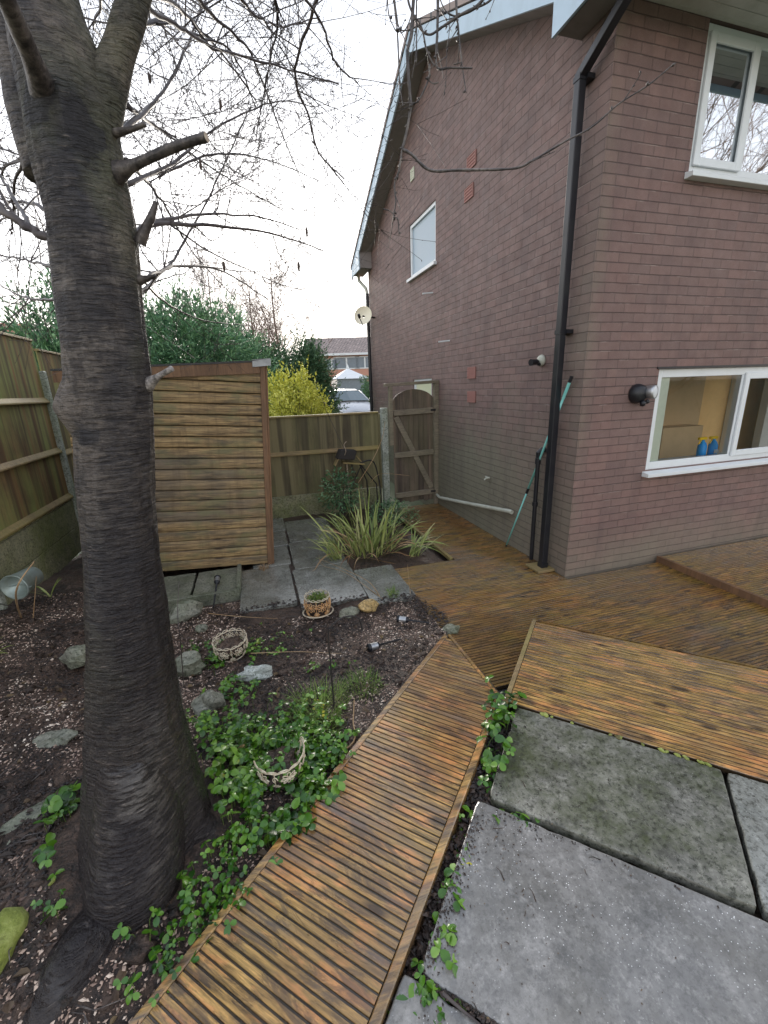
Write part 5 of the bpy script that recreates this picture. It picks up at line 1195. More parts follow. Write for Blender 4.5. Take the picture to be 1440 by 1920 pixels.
# birch
def bare(label, base, h, seed, r0=0.09, spread=0.35):
    global_ = random.getstate(); random.seed(seed)
    t = thing('birch_tree', label, 'tree', base); b = V(base); m = MB()
    m.tube(curve([b, b + V((0.1, 0, h * 0.3)), b + V((-0.05, 0, h * 0.65)), b + V((0.05, 0, h))], 12), [r0 * (1 - 0.85 * i / 12) for i in range(13)], 8); obj('trunk', m, 'fartwig', t)
    m = MB()
    def gr(p, d, L, r_, dep):
        n = 6; pts = [p]
        for i in range(n): d = (d + rvec(0.13) + V((0, 0, 0.05 if dep else -0.06))).normalized(); p = p + d * L / n; pts.append(p)
        m.tube(pts, [max(0.0035, r_ * (1 - 0.75 * i / n)) for i in range(n + 1)], 3, False)
        if dep:
            for q in range(7): i = random.randint(1, n); gr(pts[i], (d + rvec(0.5)).normalized(), L * random.uniform(0.3, 0.6), r_ * 0.5, dep - 1)
    for i in range(60):
        f = random.uniform(0.10, 0.95); an = random.uniform(0, 6.28); el = V((cos(an) * spread, sin(an) * spread, 1 - spread * 0.5)).normalized()
        gr(b + V((0, 0, h * f)), el, h * (1.05 - f) * 0.5 + 0.7, 0.03 * (1.1 - f), 2)
    obj('crown', m, 'fartwig', t); random.setstate(global_)
p = AD(520, 640, 24); bare('tall bare birch tree rising behind the golden shrub', (p.x, p.y, 0.3), 8.2, 2, spread=0.75)
p = AD(395, 560, 26); bare('bare twiggy tree seen above the left conifer', (p.x, p.y, 0.3), 8.0, 9, spread=0.5)
p = AD(468, 560, 28); bare('thin bare tree between the birch and the conifers', (p.x, p.y, 0.3), 7.4, 14, spread=0.5)

bare('bare spreading tree beyond the garden, mirrored in the upstairs window', (7.5, -6.0, -0.1), 10.5, 31, r0=0.16, spread=0.85)
# ------------------------------------------------------------------ far house, car, left houses
HX = AD(575, 700, 44); HX2 = AD(770, 690, 44)
fh = thing('far_house', 'distant pale brick house with a tiled roof seen past the gable corner', 'house', (HX.x, HX.y, 0.3))
dirx = V((HX2.x - HX.x, HX2.y - HX.y, 0)); LH = dirx.length; dirx.normalize(); diry = V((-dirx.y, dirx.x, 0))
def FH(s, t, z): return V((HX.x, HX.y, 0)) + dirx * s + diry * t + V((0, 0, z))
m = MB(); m.prism([FH(0, 0, 0.2), FH(LH, 0, 0.2), FH(LH, 7, 0.2), FH(0, 7, 0.2)], (0, 0, 4.95)); obj('wall', m, 'brick_far', fh)
m = MB(); m.prism([FH(-0.3, -0.4, 5.10), FH(-0.3, 3.5, 6.95), FH(-0.3, 7.4, 5.10)], dirx * (LH + 0.6)); obj('roof', m, 'tiles', fh)
m = MB(); m.prism([FH(-0.3, -0.47, 4.95), FH(-0.3, -0.41, 4.95), FH(-0.3, -0.41, 5.15), FH(-0.3, -0.47, 5.15)], dirx * (LH + 0.6)); obj('fascia', m, 'white_far', fh)
for (sx, wd, zz, hh) in ((AD(650, 680, 44), 2.5, 3.7, 1.15), (AD(684, 680, 44), 1.9, 3.7, 1.15), (AD(622, 680, 44), 1.2, 3.7, 1.0), (AD(680, 720, 44), 1.8, 1.2, 1.2)):
    s = (V((sx.x - HX.x, sx.y - HX.y, 0))).dot(dirx); wd2 = wd / 2
    m = MB(); m.prism([FH(s - wd2, -0.04, zz), FH(s + wd2, -0.04, zz), FH(s + wd2, -0.04, zz + hh), FH(s - wd2, -0.04, zz + hh)], -diry * 0.04 * -1); wf = obj('window', m, 'white_far', fh)
    for k_ in range(2):
        m = MB(); a0 = s - wd2 + 0.1 + k_ * (wd2 - 0.03); m.prism([FH(a0, -0.05, zz + .1), FH(a0 + wd2 - 0.17, -0.05, zz + .1), FH(a0 + wd2 - 0.17, -0.05, zz + hh - .1), FH(a0, -0.05, zz + hh - .1)], diry * 0.008); obj('pane', m, 'farglass', wf)
q = AD(648, 715, 36); cv = thing('conservatory', 'white-roofed conservatory in front of the distant house', 'conservatory', (q.x, q.y, 0.3))
m = MB(); m.box((q.x - 0.9, q.y - 1, 0.3), (q.x + 1.5, q.y + 1.5, 2.6)); obj('wall', m, 'farglass', cv)
m = MB(); ap = V((q.x + 0.3, q.y + 0.3, 3.45)); cs4 = [V((q.x - 1.1, q.y - 1.2, 2.62)), V((q.x + 1.7, q.y - 1.2, 2.62)), V((q.x + 1.7, q.y + 1.7, 2.62)), V((q.x - 1.1, q.y + 1.7, 2.62))]
for i in range(4): m.face([cs4[i], cs4[(i + 1) % 4], ap])
m.tube([ap, ap + V((0, 0, 0.3))], [0.1, 0.03], 6); obj('roof', m, 'white_far', cv)
# silver car
q = AD(668, 770, 17.0); GZ = 0.34
car = thing('parked_car', 'silver car parked beyond the back fence by the house corner', 'car', (q.x, q.y, GZ))
fwd = V((CAM.x - q.x + 4.0, CAM.y - q.y, 0)).normalized(); lat = V((-fwd.y, fwd.x, 0))
def K(f_, l_, z_): return V((q.x, q.y, GZ)) + fwd * f_ + lat * l_ + V((0, 0, z_))
def loft(m, secs):
    base = len(m.v); n = len(secs[0])
    for s_ in secs: m.v += [tuple(p) for p in s_]
    for i in range(len(secs) - 1):
        for j in range(n - 1): m.f.append((base + i * n + j, base + i * n + j + 1, base + (i + 1) * n + j + 1, base + (i + 1) * n + j))
    m.f.append(tuple(base + j for j in range(n))); m.f.append(tuple(base + (len(secs) - 1) * n + j for j in reversed(range(n))))
m = MB(); secs = []
for (f_, hw, zt, zb_) in ((0.0, 0.70, 0.62, 0.30), (-0.12, 0.80, 0.72, 0.24), (-0.5, 0.85, 0.86, 0.22), (-1.15, 0.87, 1.02, 0.22), (-1.8, 0.88, 1.04, 0.22), (-3.3, 0.88, 1.04, 0.22), (-3.9, 0.84, 1.0, 0.26), (-4.05, 0.74, 0.85, 0.32)):
    secs.append([K(f_, -hw, zb_), K(f_, -hw - 0.01, (zb_ + zt) / 2), K(f_, -hw * 0.97, zt - 0.06), K(f_, -hw * 0.84, zt), K(f_, 0, zt + 0.035), K(f_, hw * 0.84, zt), K(f_, hw * 0.97, zt - 0.06), K(f_, hw + 0.01, (zb_ + zt) / 2), K(f_, hw, zb_)])
loft(m, secs); body = obj('body', m, 'carpaint', car, True)
m = MB(); secs = []
for (f_, hw, z_) in ((-1.75, 0.60, 1.44), (-2.2, 0.62, 1.50), (-3.2, 0.60, 1.46), (-3.75, 0.55, 1.36)):
    secs.append([K(f_, -hw, z_ - 0.05), K(f_, -hw * 0.85, z_), K(f_, 0, z_ + 0.02), K(f_, hw * 0.85, z_), K(f_, hw, z_ - 0.05)])
loft(m, secs)
for sg in (-1, 1): m.beam(K(-1.0, 0.80 * sg, 1.03), K(-1.78, 0.60 * sg, 1.43), 0.05, 0.04); m.beam(K(-2.5, 0.85 * sg, 1.03), K(-2.5, 0.61 * sg, 1.46), 0.06, 0.04)
obj('roof_panel', m, 'carpaint', car, True)
m = MB(); m.face([K(-0.98, -0.80, 1.03), K(-0.92, 0, 1.06), K(-0.98, 0.80, 1.03), K(-1.77, 0.58, 1.42), K(-1.74, 0, 1.46), K(-1.77, -0.58, 1.42)]); obj('windscreen', m, 'carglass', car)
for sg in (-1, 1):
    m = MB(); m.face([K(-1.05, 0.83 * sg, 1.03), K(-3.6, 0.83 * sg, 1.03), K(-3.6, 0.58 * sg, 1.38), K(-1.8, 0.605 * sg, 1.42)]); obj('side_window', m, 'carglass', car)
    m = MB(); m.blob(K(-1.15, 0.97 * sg, 1.12), (0.10, 0.07, 0.07), 3, 0.1); obj('mirror', m, 'carpaint', car, True)
    m = MB(); m.blob(K(-0.12, 0.62 * sg, 0.66), (0.14, 0.10, 0.07), 3, 0.1); obj('headlight', m, 'white_far', car, True)
    for f_ in (-0.75, -3.3):
        m = MB(); c_ = K(f_, 0.80 * sg, 0.30); Mw = Matrix.Translation(c_) @ (lat * sg).to_track_quat('Z', 'Y').to_matrix().to_4x4()
        m.lathe([(0.18, -0.09), (0.30, -0.09), (0.31, -0.05), (0.31, 0.06), (0.28, 0.09), (0.18, 0.09)], M=Mw, seg=24); ty = obj('wheel', m, 'tyre', car, True)
        m = MB(); m.lathe([(0.0, 0.075), (0.06, 0.08), (0.18, 0.07)], M=Mw, seg=20); obj('rim', m, 'silver', ty, True)
m = MB(); m.prism([K(0.005, -0.26, 0.40), K(0.005, 0.26, 0.40), K(0.005, 0.26, 0.51), K(0.005, -0.26, 0.51)], fwd * 0.01); obj('number_plate', m, 'white_far', car)
# houses beyond the left fence
q = AD(-60, 640, 26); lh = thing('terrace_house', 'red brick house roof and gable peeping over the left fence', 'house', (q.x, q.y, 0))
m = MB(); a = AD(-200, 640, 26); b2 = AD(62, 640, 26); a.z = b2.z = 0
dv = (b2 - a).normalized(); dn_ = V((-dv.y, dv.x, 0))
m.prism([a, b2, b2 + dn_ * 6, a + dn_ * 6], (0, 0, 5.1)); obj('wall', m, 'brick_far2', lh)
m = MB(); zz = 5.12; m.prism([a - dv * 0.3 - dn_ * 0.3 + V((0, 0, zz)), a - dv * 0.3 + dn_ * 3 + V((0, 0, zz + 1.5)), a - dv * 0.3 + dn_ * 6.3 + V((0, 0, zz))], dv * ((b2 - a).length - 0.9)); obj('roof', m, 'tiles', lh)
m = MB(); s0 = (b2 - a).length - 1.7; c_ = a + dv * s0 - dn_ * 0.02 + V((0, 0, 3.2)); m.prism([c_, c_ + dv * 1.0, c_ + dv * 1.0 + V((0, 0, 1.0)), c_ + V((0, 0, 1.0))], dn_ * 0.015); obj('window', m, 'white_far', lh)

# ------------------------------------------------------------------ sword-leaved plant
random.seed(21)
pc = V((-1.62, 1.42, -0.03)); swd = thing('sword_leaf_plant', 'big clump of long arching green and straw sword leaves in the bed by the path', 'plant', tuple(pc))
def blade(m, base, an, L, lean, w_, curl, n=9, twist=0.0, fold=None):
    d = V((cos(an), sin(an), 0)); side = V((-sin(an), cos(an), 0)); p = V(base); ang = lean; b0 = len(m.v)
    for i in range(n + 1):
        t = i / n; ww = w_ * (0.55 + 0.9 * t if t < 0.35 else 0.865 * (1 - ((t - 0.35) / 0.65) ** 2.2)) / 1.0; ww = max(ww, 0.0008)
        dirn = d * sin(ang) + V((0, 0, 1)) * cos(ang); nrm = d * cos(ang) - V((0, 0, 1)) * sin(ang)
        sd2 = (side * cos(twist * t) + nrm * sin(twist * t))
        m.v.append(tuple(p - sd2 * ww / 2 - nrm * 0.0)); m.v.append(tuple(p + nrm * ww * -0.16)); m.v.append(tuple(p + sd2 * ww / 2))
        p = p + dirn * L / n; ang += curl / n * (0.4 + 1.2 * t)
        if fold and abs(t - fold) < 0.5 / n: ang += 1.5
        if p.z < 0.012: p.z = 0.012; ang = min(ang, pi / 2)
    for i in range(n):
        for j in range(2): a = b0 + i * 3 + j; m.f.append((a, a + 1, a + 4, a + 3))
m = MB(); md = MB()
for i in range(150):
    an = random.uniform(0, 2 * pi); rr = random.random() ** 0.6 * 0.26
    base = pc + V((cos(an) * rr * 1.35, sin(an) * rr * 0.8, 0)); lean = random.uniform(0.08, 1.0) * (0.45 + rr * 2.9)
    L = random.uniform(0.42, 0.78)
    if random.random() < 0.74: blade(m, base, an + random.gauss(0, 0.5), L, lean, random.uniform(0.016, 0.030), random.uniform(0.3, 1.7), twist=random.uniform(-1, 1), fold=random.choice([None, None, None, None, 0.6]))
    else: blade(md, base, an + random.gauss(0, 0.6), L * 0.85, lean + 0.3, random.uniform(0.012, 0.022), random.uniform(0.8, 2.2), twist=random.uniform(-2, 2))
for (px, py, d_) in ((640, 945, 0), (660, 915, 0), (625, 968, 0)): blade(m, pc + V((-0.12, 0.08, 0)), radians(150 + d_), 0.72, 0.12, 0.026, 0.25)
blade(m, pc + V((0.02, 0.1, 0)), radians(40), 0.80, 0.04, 0.028, 0.25); blade(m, pc + V((-0.03, 0.12, 0)), radians(120), 0.80, 0.02, 0.028, 0.1); blade(m, pc + V((-0.08, 0.12, 0)), radians(170), 0.74, 0.14, 0.026, 0.15)
obj('green_blades', m, 'leaf_blade', swd, True); obj('dead_blades', md, 'leaf_dead', swd, True)
for (x_, y_, an0, lab) in ((-1.17, 1.12, 0, 'small leaning clump of flat leaves at the deck edge, right of the big one'), (-2.02, 1.28, 2.6, 'small low clump of arching leaves left of the big sword plant')):
    o_ = thing('leaf_clump', lab, 'plant', (x_, y_, -0.02)); m = MB()
    for i in range(24): blade(m, V((x_ + random.uniform(-.06, .06), y_ + random.uniform(-.06, .06), -0.02)), an0 + random.gauss(0, 0.7), random.uniform(0.28, 0.46), random.uniform(0.3, 1.0), random.uniform(0.014, 0.024), random.uniform(0.3, 1.3))
    obj('blades', m, 'leaf_blade', o_, True)
# iris shoots by the left fence and yellow blades at the frame edge
for (px, py, n_, lab) in ((95, 1120, 6, 'young green iris shoots near the left fence foot'), (-20, 1235, 8, 'yellow-green blades poking in at the left picture edge')):
    p = PZ(px, py, 0.13); o_ = thing('iris_shoots', lab, 'plant', tuple(p)); m = MB()
    for i in range(n_): blade(m, p, random.uniform(-0.6, 0.8) if n_ == 8 else random.uniform(0, 6.28), random.uniform(0.14, 0.26), random.uniform(0.1, 1.0), 0.02, random.uniform(0.2, 1.4))
    obj('blades', m, 'leaf_blade', o_, True)

# ------------------------------------------------------------------ leafy bushes by the back fence
def leaf_at(m, p, o_, s_, l, w_, bend=0.25):
    k_ = o_.cross(s_)
    if k_.z < 0: k_ = -k_
    c1 = p + o_ * l * 0.5; b0 = len(m.v)
    for q in (p, p + o_ * l * 0.28 + s_ * w_ * 0.42 + k_ * w_ * bend, p + o_ * l * 0.62 + s_ * w_ * 0.5 + k_ * w_ * bend, p + o_ * l - k_ * l * 0.08, p + o_ * l * 0.62 - s_ * w_ * 0.5 + k_ * w_ * bend, p + o_ * l * 0.28 - s_ * w_ * 0.42 + k_ * w_ * bend, c1): m.v.append(tuple(q))
    m.f += [(b0, b0 + 1, b0 + 6), (b0 + 1, b0 + 2, b0 + 6), (b0 + 2, b0 + 3, b0 + 6), (b0 + 3, b0 + 4, b0 + 6), (b0 + 4, b0 + 5, b0 + 6), (b0 + 5, b0, b0 + 6)]
def bush(name, lab, cen, rad, n, ls, mat, seed, stems=8):
    rnd = random.Random(seed); t = thing(name, lab, 'bush', (cen[0], cen[1], 0)); m = MB()
    for i in range(n):
        d = V((rnd.gauss(0, 1), rnd.gauss(0, 1), rnd.gauss(0, 1))).normalized(); q = rnd.random() ** 0.4 * (1 + 0.35 * noise.noise(d * 2.5 + V((seed, 0, 0))))
        p = V((cen[0] + d.x * rad[0] * q, cen[1] + d.y * rad[1] * q, cen[2] + d.z * rad[2] * q))
        if p.z < 0.02: continue
        o_ = (d + V((rnd.gauss(0, .6), rnd.gauss(0, .6), rnd.gauss(0, .5)))).normalized(); s_ = o_.cross(V((rnd.gauss(0, .3), rnd.gauss(0, .3), 1))).normalized(); leaf_at(m, p, o_, s_, ls * rnd.uniform(.7, 1.4), ls * rnd.uniform(.4, .6))
    obj('leaves', m, mat, t); m = MB()
    for i in range(stems):
        an = rnd.uniform(0, 6.28); m.tube([(cen[0], cen[1], -0.03), (cen[0] + cos(an) * rad[0] * .4, cen[1] + sin(an) * rad[1] * .4, cen[2]), (cen[0] + cos(an) * rad[0] * .8, cen[1] + sin(an) * rad[1] * .8, cen[2] + rad[2] * .6)], [0.008, 0.005, 0.002], 5)
    obj('stems', m, 'limb', t)
p = PY(640, 925, 2.75); bush('leafy_bush', 'loose green glossy bush in front of the back fence, left of the lantern pole', (p.x, 2.75, 0.42), (0.30, 0.25, 0.34), 620, 0.055, 'bushleaf', 3)
p = PY(735, 965, 2.5); bush('leafy_bush', 'low dark green bush at the foot of the concrete gate post', (-0.98, 2.5, 0.10), (0.34, 0.42, 0.17), 1100, 0.035, 'bushleaf', 6)
# bird table on a pole with wire frame
p = PY(650, 858, 3.0); bt = thing('bird_table', 'dark little bird table with an overturned roof on a thin pole by the back fence', 'bird table', (p.x, p.y, 0))
cz = p.z
m = MB(); m.prism([p + V((-0.16, -0.09, 0.0)), p + V((-0.10, -0.09, 0.13)), p + V((0.14, -0.09, 0.10)), p + V((0.10, -0.09, -0.03))], (0, 0.18, 0)); bevel(obj('roof', m, 'black_rough', bt), 0.006)
m = MB(); m.beam(p + V((-0.08, -0.06, -0.055)), p + V((0.24, -0.06, -0.10)), 0.15, 0.016); obj('tray', m, 'fence_rail', bt)
m = MB(); m.beam(p + V((-0.10, 0, 0.06)), p + V((-0.19, 0, -0.10)), 0.14, 0.014); m.beam(p + V((0.12, 0, 0.05)), p + V((0.22, 0, -0.08)), 0.05, 0.014); obj('side', m, 'fence_rail', bt)
m = MB(); m.tube([(p.x + 0.0, p.y, -0.05), p + V((0.0, 0, -0.09))], 0.012, 8); m.tube(curve([p + V((-0.05, -.08, 0.04)), p + V((-0.03, -.12, 0.12)), p + V((-0.05, -.1, 0.2)), p + V((-0.01, -.1, 0.25))], 10), 0.005, 6); obj('pole', m, 'cut', bt)
p = PY(700, 900, 2.95); wf = thing('wire_frame', 'bent black metal plant support beside the bird table', 'plant support', (p.x, p.y, 0)); m = MB()
m.tube(curve([(p.x - 0.22, 2.95, cz - 0.10), (p.x - 0.05, 2.95, cz - 0.06), (p.x + 0.04, 2.95, cz - 0.14), (p.x + 0.10, 2.95, 0.4), (p.x + 0.12, 2.95, -0.03)], 16), 0.011, 8)
m.tube([(p.x - 0.20, 2.93, cz - 0.10), (p.x + 0.04, 2.93, 0.45), (p.x + 0.06, 2.93, -0.03)], 0.010, 8); m.tube([(p.x - 0.20, 2.96, cz - 0.10), (p.x - 0.10, 2.96, 0.5), (p.x - 0.08, 2.96, -0.03)], 0.010, 8)
m.tube([(p.x - 0.18, 2.94, cz - 0.12), (p.x - 0.36, 2.94, 0.4), (p.x - 0.38, 2.94, -0.03)], 0.009, 8); obj('frame', m, 'black_rough', wf)
# dry stems
def stem(pts, r_, lab, mat='leaf_dead'):
    m = MB(); P_ = curve(pts, 18); m.tube(P_, [r_ * (1 - 0.6 * i / 18) for i in range(19)], 5)
    tag(obj('dry_stem', m, mat, None, True, origin=P_[0]), lab, 'dead stem', 'dry stems and twigs')
stem([PZ(712, 1118, 0), PZ(690, 1090, 0.05), PZ(640, 1065, 0.06), PZ(592, 1045, 0.05)], 0.004, 'long straw stalk lying across the path slabs below the sword plant')
stem([PZ(720, 1125, 0), PZ(650, 1075, 0.03), PZ(605, 1060, 0.04), PZ(598, 1040, 0.08)], 0.003, 'second thin straw stalk on the path slabs, ending in a pale tuft')
stem([PY(672, 905, 2.9), PY(700, 860, 2.9), PY(717, 820, 2.9), PY(722, 790, 2.9)], 0.006, 'pale bare shoot standing against the concrete gate post')
stem([PY(695, 905, 2.8), PY(705, 893, 2.7), PY(722, 888, 2.6), PY(768, 892, 2.4)], 0.004, 'pale arching straw in front of the gate')
stem([PY(668, 890, 3.0), PY(640, 830, 3.0), PY(612, 770, 3.0), PY(603, 742, 3.0)], 0.006, 'dark slender shoot leaning across the back fence top', 'twig')
stem([V((-1.55, 0.2, 0)), V((-1.56, 0.2, 0.15)), V((-1.57, 0.21, 0.3))], 0.0025, 'thin upright yellow shoot beside the path corner')
stem([PZ(790, 1470, 0.1) + V((-0.62, 0.25, 0)), PZ(655, 1400, 0.11), PZ(662, 1350, 0.12), PZ(664, 1312, 0.16)], 0.006, 'forked tan twig standing in the bed beside the walkway')
stem([PZ(345, 1290, 0.12), AD(338, 1200, 2.0), AD(333, 1150, 2.0), AD(336, 1090, 2.05)], 0.003, 'thin brown twig standing just right of the trunk', 'twig')
stem([PZ(268, 1715, 0.12), AD(284, 1660, 1.5), AD(293, 1612, 1.5), AD(275, 1600, 1.5)], 0.0035, 'thin forked twig at the foot of the trunk beside the strawberry leaves', 'twig')
stem([PZ(40, 1160, 0.15), AD(30, 1110, 3.0), AD(64, 1053, 3.0)], 0.007, 'pale bare stick crossing the fallen bucket by the left fence')
stem([PZ(62, 1160, 0.15), PX(66, 1110, -4.6), PX(68, 1080, -4.6)], 0.004, 'short upright stick beside the fallen bucket')
stem([PZ(0, 1132, 0.22), PZ(50, 1145, 0.20), PZ(110, 1150, 0.2)], 0.004, 'long thin twig lying below the fallen bucket', 'twig')
stem([PZ(390, 1150, 0.03), PZ(450, 1156, 0.02), PZ(520, 1160, 0.02)], 0.004, 'dry stalk lying on the soil in front of the step')
stem([PZ(470, 1225, 0.06), PZ(560, 1222, 0.05), PZ(640, 1226, 0.04)], 0.003, 'straw lying on the soil across the middle of the bed')
stem([PZ(830, 1862, 0.145), PZ(862, 1890, 0.145), PZ(905, 1925, 0.142)], 0.006, 'dark twig on the joint of the nearest wet slabs', 'twig')

# ------------------------------------------------------------------ filigree pots
def pot(c, R0, R1, h, lab, rusty=False, tilt=(0, 0, 0), seed=0, arc=(0, 360)):
    t = thing('lattice_planter', lab, 'planter', tuple(c), 'cream lattice planters', rot=tilt); WORLD[t.name] = V((0, 0, 0)); rnd = random.Random(seed)
    mat = 'cream'; A0, A1 = radians(arc[0]), radians(arc[1]); na = int((A1 - A0) / 0.13)
    def surf(an, z):
        f = z / h; rr = R0 + (R1 - R0) * f + 0.012 * sin(pi * min(1, f)); return V((rr * cos(an), rr * sin(an), z))
    m = MB(); m.tube([surf(A0 + (A1 - A0) * i / na, h + 0.003 * sin(i * 1.9)) for i in range(na + 1)], 0.0040, 6)
    ns_ = max(3, int((A1 - A0) / 0.42))
    for i in range(ns_):        # little arches along the rim
        a0 = A0 + (A1 - A0) * i / ns_; a1 = A0 + (A1 - A0) * (i + 1) / ns_
        m.tube([surf(a0 + (a1 - a0) * q / 6, h + 0.016 * sin(pi * q / 6) ** 0.7) for q in range(7)], 0.0026, 5)
    obj('rim', m, mat, t, True)
    m = MB(); m.tube([(R0 * cos(a_ * pi / 18), R0 * sin(a_ * pi / 18), 0.004) for a_ in range(37)], 0.004, 6, False); nf = max(3, int((A1 - A0) / 0.86))
    for i in range(nf):
        an0 = A0 + (A1 - A0) * (i + 0.5) / nf
        for (zf, fr_, npt, off) in ((0.62, h * 0.29, 8, 0.0), (0.20, h * 0.17, 6, (A1 - A0) / nf / 2)):
            z0_ = h * zf
            for pt in range(npt):
                a1 = 2 * pi * pt / npt + rnd.uniform(-.08, .08); cc = (an0 + off + fr_ * 0.60 * cos(a1) / R1, z0_ + fr_ * 0.60 * sin(a1)); lo = []
                for q in range(9):
                    b_ = 2 * pi * q / 8; du, dv2 = fr_ * 0.38 * cos(b_), fr_ * 0.19 * sin(b_); lo.append(surf(cc[0] + (du * cos(a1) - dv2 * sin(a1)) / R1, max(0.001, cc[1] + du * sin(a1) + dv2 * cos(a1))))
                m.tube(lo, 0.0024, 5, False)
            cn = surf(an0 + off, z0_); m.blob(cn, (fr_ * .2, fr_ * .2, fr_ * .2), 1, 0.1, nu=8, nv=5)
        sc_ = [surf(an0 + (A1 - A0) / nf / 2 + 0.12 * cos(q * 0.7) * (1 - q / 12), h * 0.68 + 0.022 * sin(q * 0.7) * (1 - q / 12)) for q in range(11)]; m.tube(sc_, 0.0022, 5, False)
        m.tube([surf(an0 + (A1 - A0) / nf / 2, z) for z in (0.004, h * 0.35, h * 0.7, h)], 0.0024, 5, False)
    obj('lattice', m, 'rust' if rusty else mat, t)
    m = MB(); hf = 0.3 if arc[1] < 300 else 0.6; m.lathe([(R0 * 0.80, 0.0), (R0 * 0.82 + (R1 - R0) * hf, h * hf)], seg=24); m.blob((0, 0, h * (hf - 0.05)), (R1 * 0.80, R1 * 0.80, 0.03), seed, 0.7, 5.0, 20, 10); obj('soil_fill', m, 'soil', t)
    WORLD[t.name] = V(c); return t
p1 = PZ(600, 1158, 0.0); pot(V((p1.x, p1.y + 0.10, 0.0)), 0.095, 0.105, 0.15, 'rusty cream lattice planter full of moss beside the path slabs', True, seed=1)
m = MB(); m.tube([(p1.x + 0.0 + 0.13 * cos(a_ * pi / 14), p1.y + 0.10 + 0.11 * sin(a_ * pi / 14), 0.008) for a_ in range(29)], 0.006, 6, False); tag(obj('metal_ring', m, 'cream', None, True, origin=p1), 'cream metal ring lying round the foot of the mossy planter', 'ring')
m = MB(); sprays(m, (p1.x, p1.y + 0.10, 0.135), (0.08, 0.08, 0.025), 500, 0.02, 0.008, 3, -0.6, 0.2); tag(obj('moss_tuft', m, 'fern', origin=(p1.x, p1.y + .1, .13)), 'green moss filling the rusty lattice planter', 'moss')
p2 = PZ(430, 1232, 0.03); pot(V((-3.10, -0.26, 0.03)), 0.09, 0.115, 0.12, 'cream lattice planter half hidden by leaves near the trunk', False, (0.05, -0.06, 0.3), seed=2)
pot(V((-2.83, -1.50, 0.14)), 0.08, 0.112, 0.13, 'broken cream lattice planter with daisy pattern sunk in the strawberry patch', False, (0.10, 0.02, 0.0), seed=3, arc=(-170, 25))

# ------------------------------------------------------------------ solar lights, crook, bucket
def solar(a, b_, lab, sc=1.0):
    a, b_ = V(a), V(b_); t = thing('solar_light', lab, 'garden light', tuple(a), 'fallen solar stake lights'); d = (b_ - a); L = d.length; d.normalize()
    Mx = Matrix.Translation(a) @ d.to_track_quat('Z', 'Y').to_matrix().to_4x4()
    m = MB(); m.lathe([(0.0, 0), (0.03, 0.0), (0.032, 0.012), (0.027, 0.02)], M=Mx, seg=20); m.lathe([(0.028, 0.075), (0.022, 0.09), (0.008, 0.10), (0.006, L)], M=Mx, seg=14); obj('stake', m, 'black', t, True)
    m = MB(); m.lathe([(0.027, 0.018), (0.0255, 0.05), (0.026, 0.076)], M=Mx, seg=20); m.lathe([(0.029, 0.045), (0.029, 0.050)], M=Mx, seg=20); obj('lens', m, 'silver', t, True)
h = lambda x, y: H(x, y)
solar(PZ(690, 1215, 0.055), PZ(752, 1198, 0.03), 'solar stake light with ribbed lens lying on the soil in the middle bed')
solar(PZ(408, 1082, 0.10) , PZ(400, 1140, -0.02) , 'solar stake light leaning upright by the concrete step')
solar(PZ(745, 1160, 0.035), PZ(805, 1168, 0.03), 'black solar stake light lying near the deck corner')
bq = PZ(628, 1345, 0.07); ck = thing('shepherd_crook', 'thin dark metal crook standing in the middle of the bed', 'garden hook', tuple(bq)); m = MB()
tp = V((bq.x, bq.y, 0.60)); m.tube(curve([bq, V((bq.x, bq.y, 0.35)), tp, tp + V((0.02, 0.0, 0.05)), tp + V((0.09, 0.01, 0.085)), tp + V((0.17, 0.02, 0.06)), tp + V((0.19, 0.02, -0.02))], 26), 0.0045, 8); obj('rod', m, 'black_rough', ck, True)
# fallen bucket
bc = PZ(40, 1105, 0.24) ; bc = PX(42, 1092, -4.72); bk = thing('metal_bucket', 'pale galvanised bucket lying on its side at the left fence foot', 'bucket', tuple(bc))
ax = V((-0.25, -0.95, -0.05)).normalized(); Mb = Matrix.Translation(bc) @ ax.to_track_quat('Z', 'Y').to_matrix().to_4x4()
m = MB(); m.lathe([(0.0, -0.13), (0.078, -0.13), (0.102, 0.08), (0.108, 0.08), (0.108, 0.09), (0.099, 0.09), (0.072, -0.12), (0, -0.12)], M=Mb, seg=32); obj('shell', m, 'zinc', bk, True)
m = MB(); m.tube([Mb @ V((0.107 * cos(a_ * pi / 12), -0.02 * sin(a_ * pi / 12) - 0.01, 0.08 - 0.10 * sin(a_ * pi / 12))) for a_ in range(13)], 0.004, 6, False); obj('handle', m, 'zinc', bk)

# ------------------------------------------------------------------ stones, log
def stone(c, r_, mat, lab, seed, rz=0.0, rx=0.0):
    m = MB(); m.blob(c, r_, seed, 0.55, 1.3, 14, 9, Matrix.Rotation(rz, 3, 'Z') @ Matrix.Rotation(rx, 3, 'X'))
    o = obj('stone', m, mat, None, False, origin=c); tag(o, lab, 'stone', 'stones edging the bed'); bevel(o, 0.004); return o
stone(PZ(692, 1140, 0.03) + V((0, 0.02, 0)), (0.085, 0.06, 0.065), 'stone_tan', 'round tan stone at the path edge beside the mossy planter', 1)
stone(PZ(655, 1150, 0.01), (0.08, 0.05, 0.05), 'stone', 'dull grey stone left of the round tan one', 2)
stone(PZ(348, 1148, 0.04), (0.15, 0.09, 0.10), 'stone', 'angular grey-green stone right of the trunk below the step', 3, 0.6)
stone(PZ(352, 1250, 0.06), (0.10, 0.07, 0.10), 'stone', 'dark upright stone touching the trunk, left of the planter', 4)
stone(PZ(393, 1318, 0.10), (0.085, 0.06, 0.065), 'stone', 'mossy green stone below the half hidden planter', 5, 0.3)
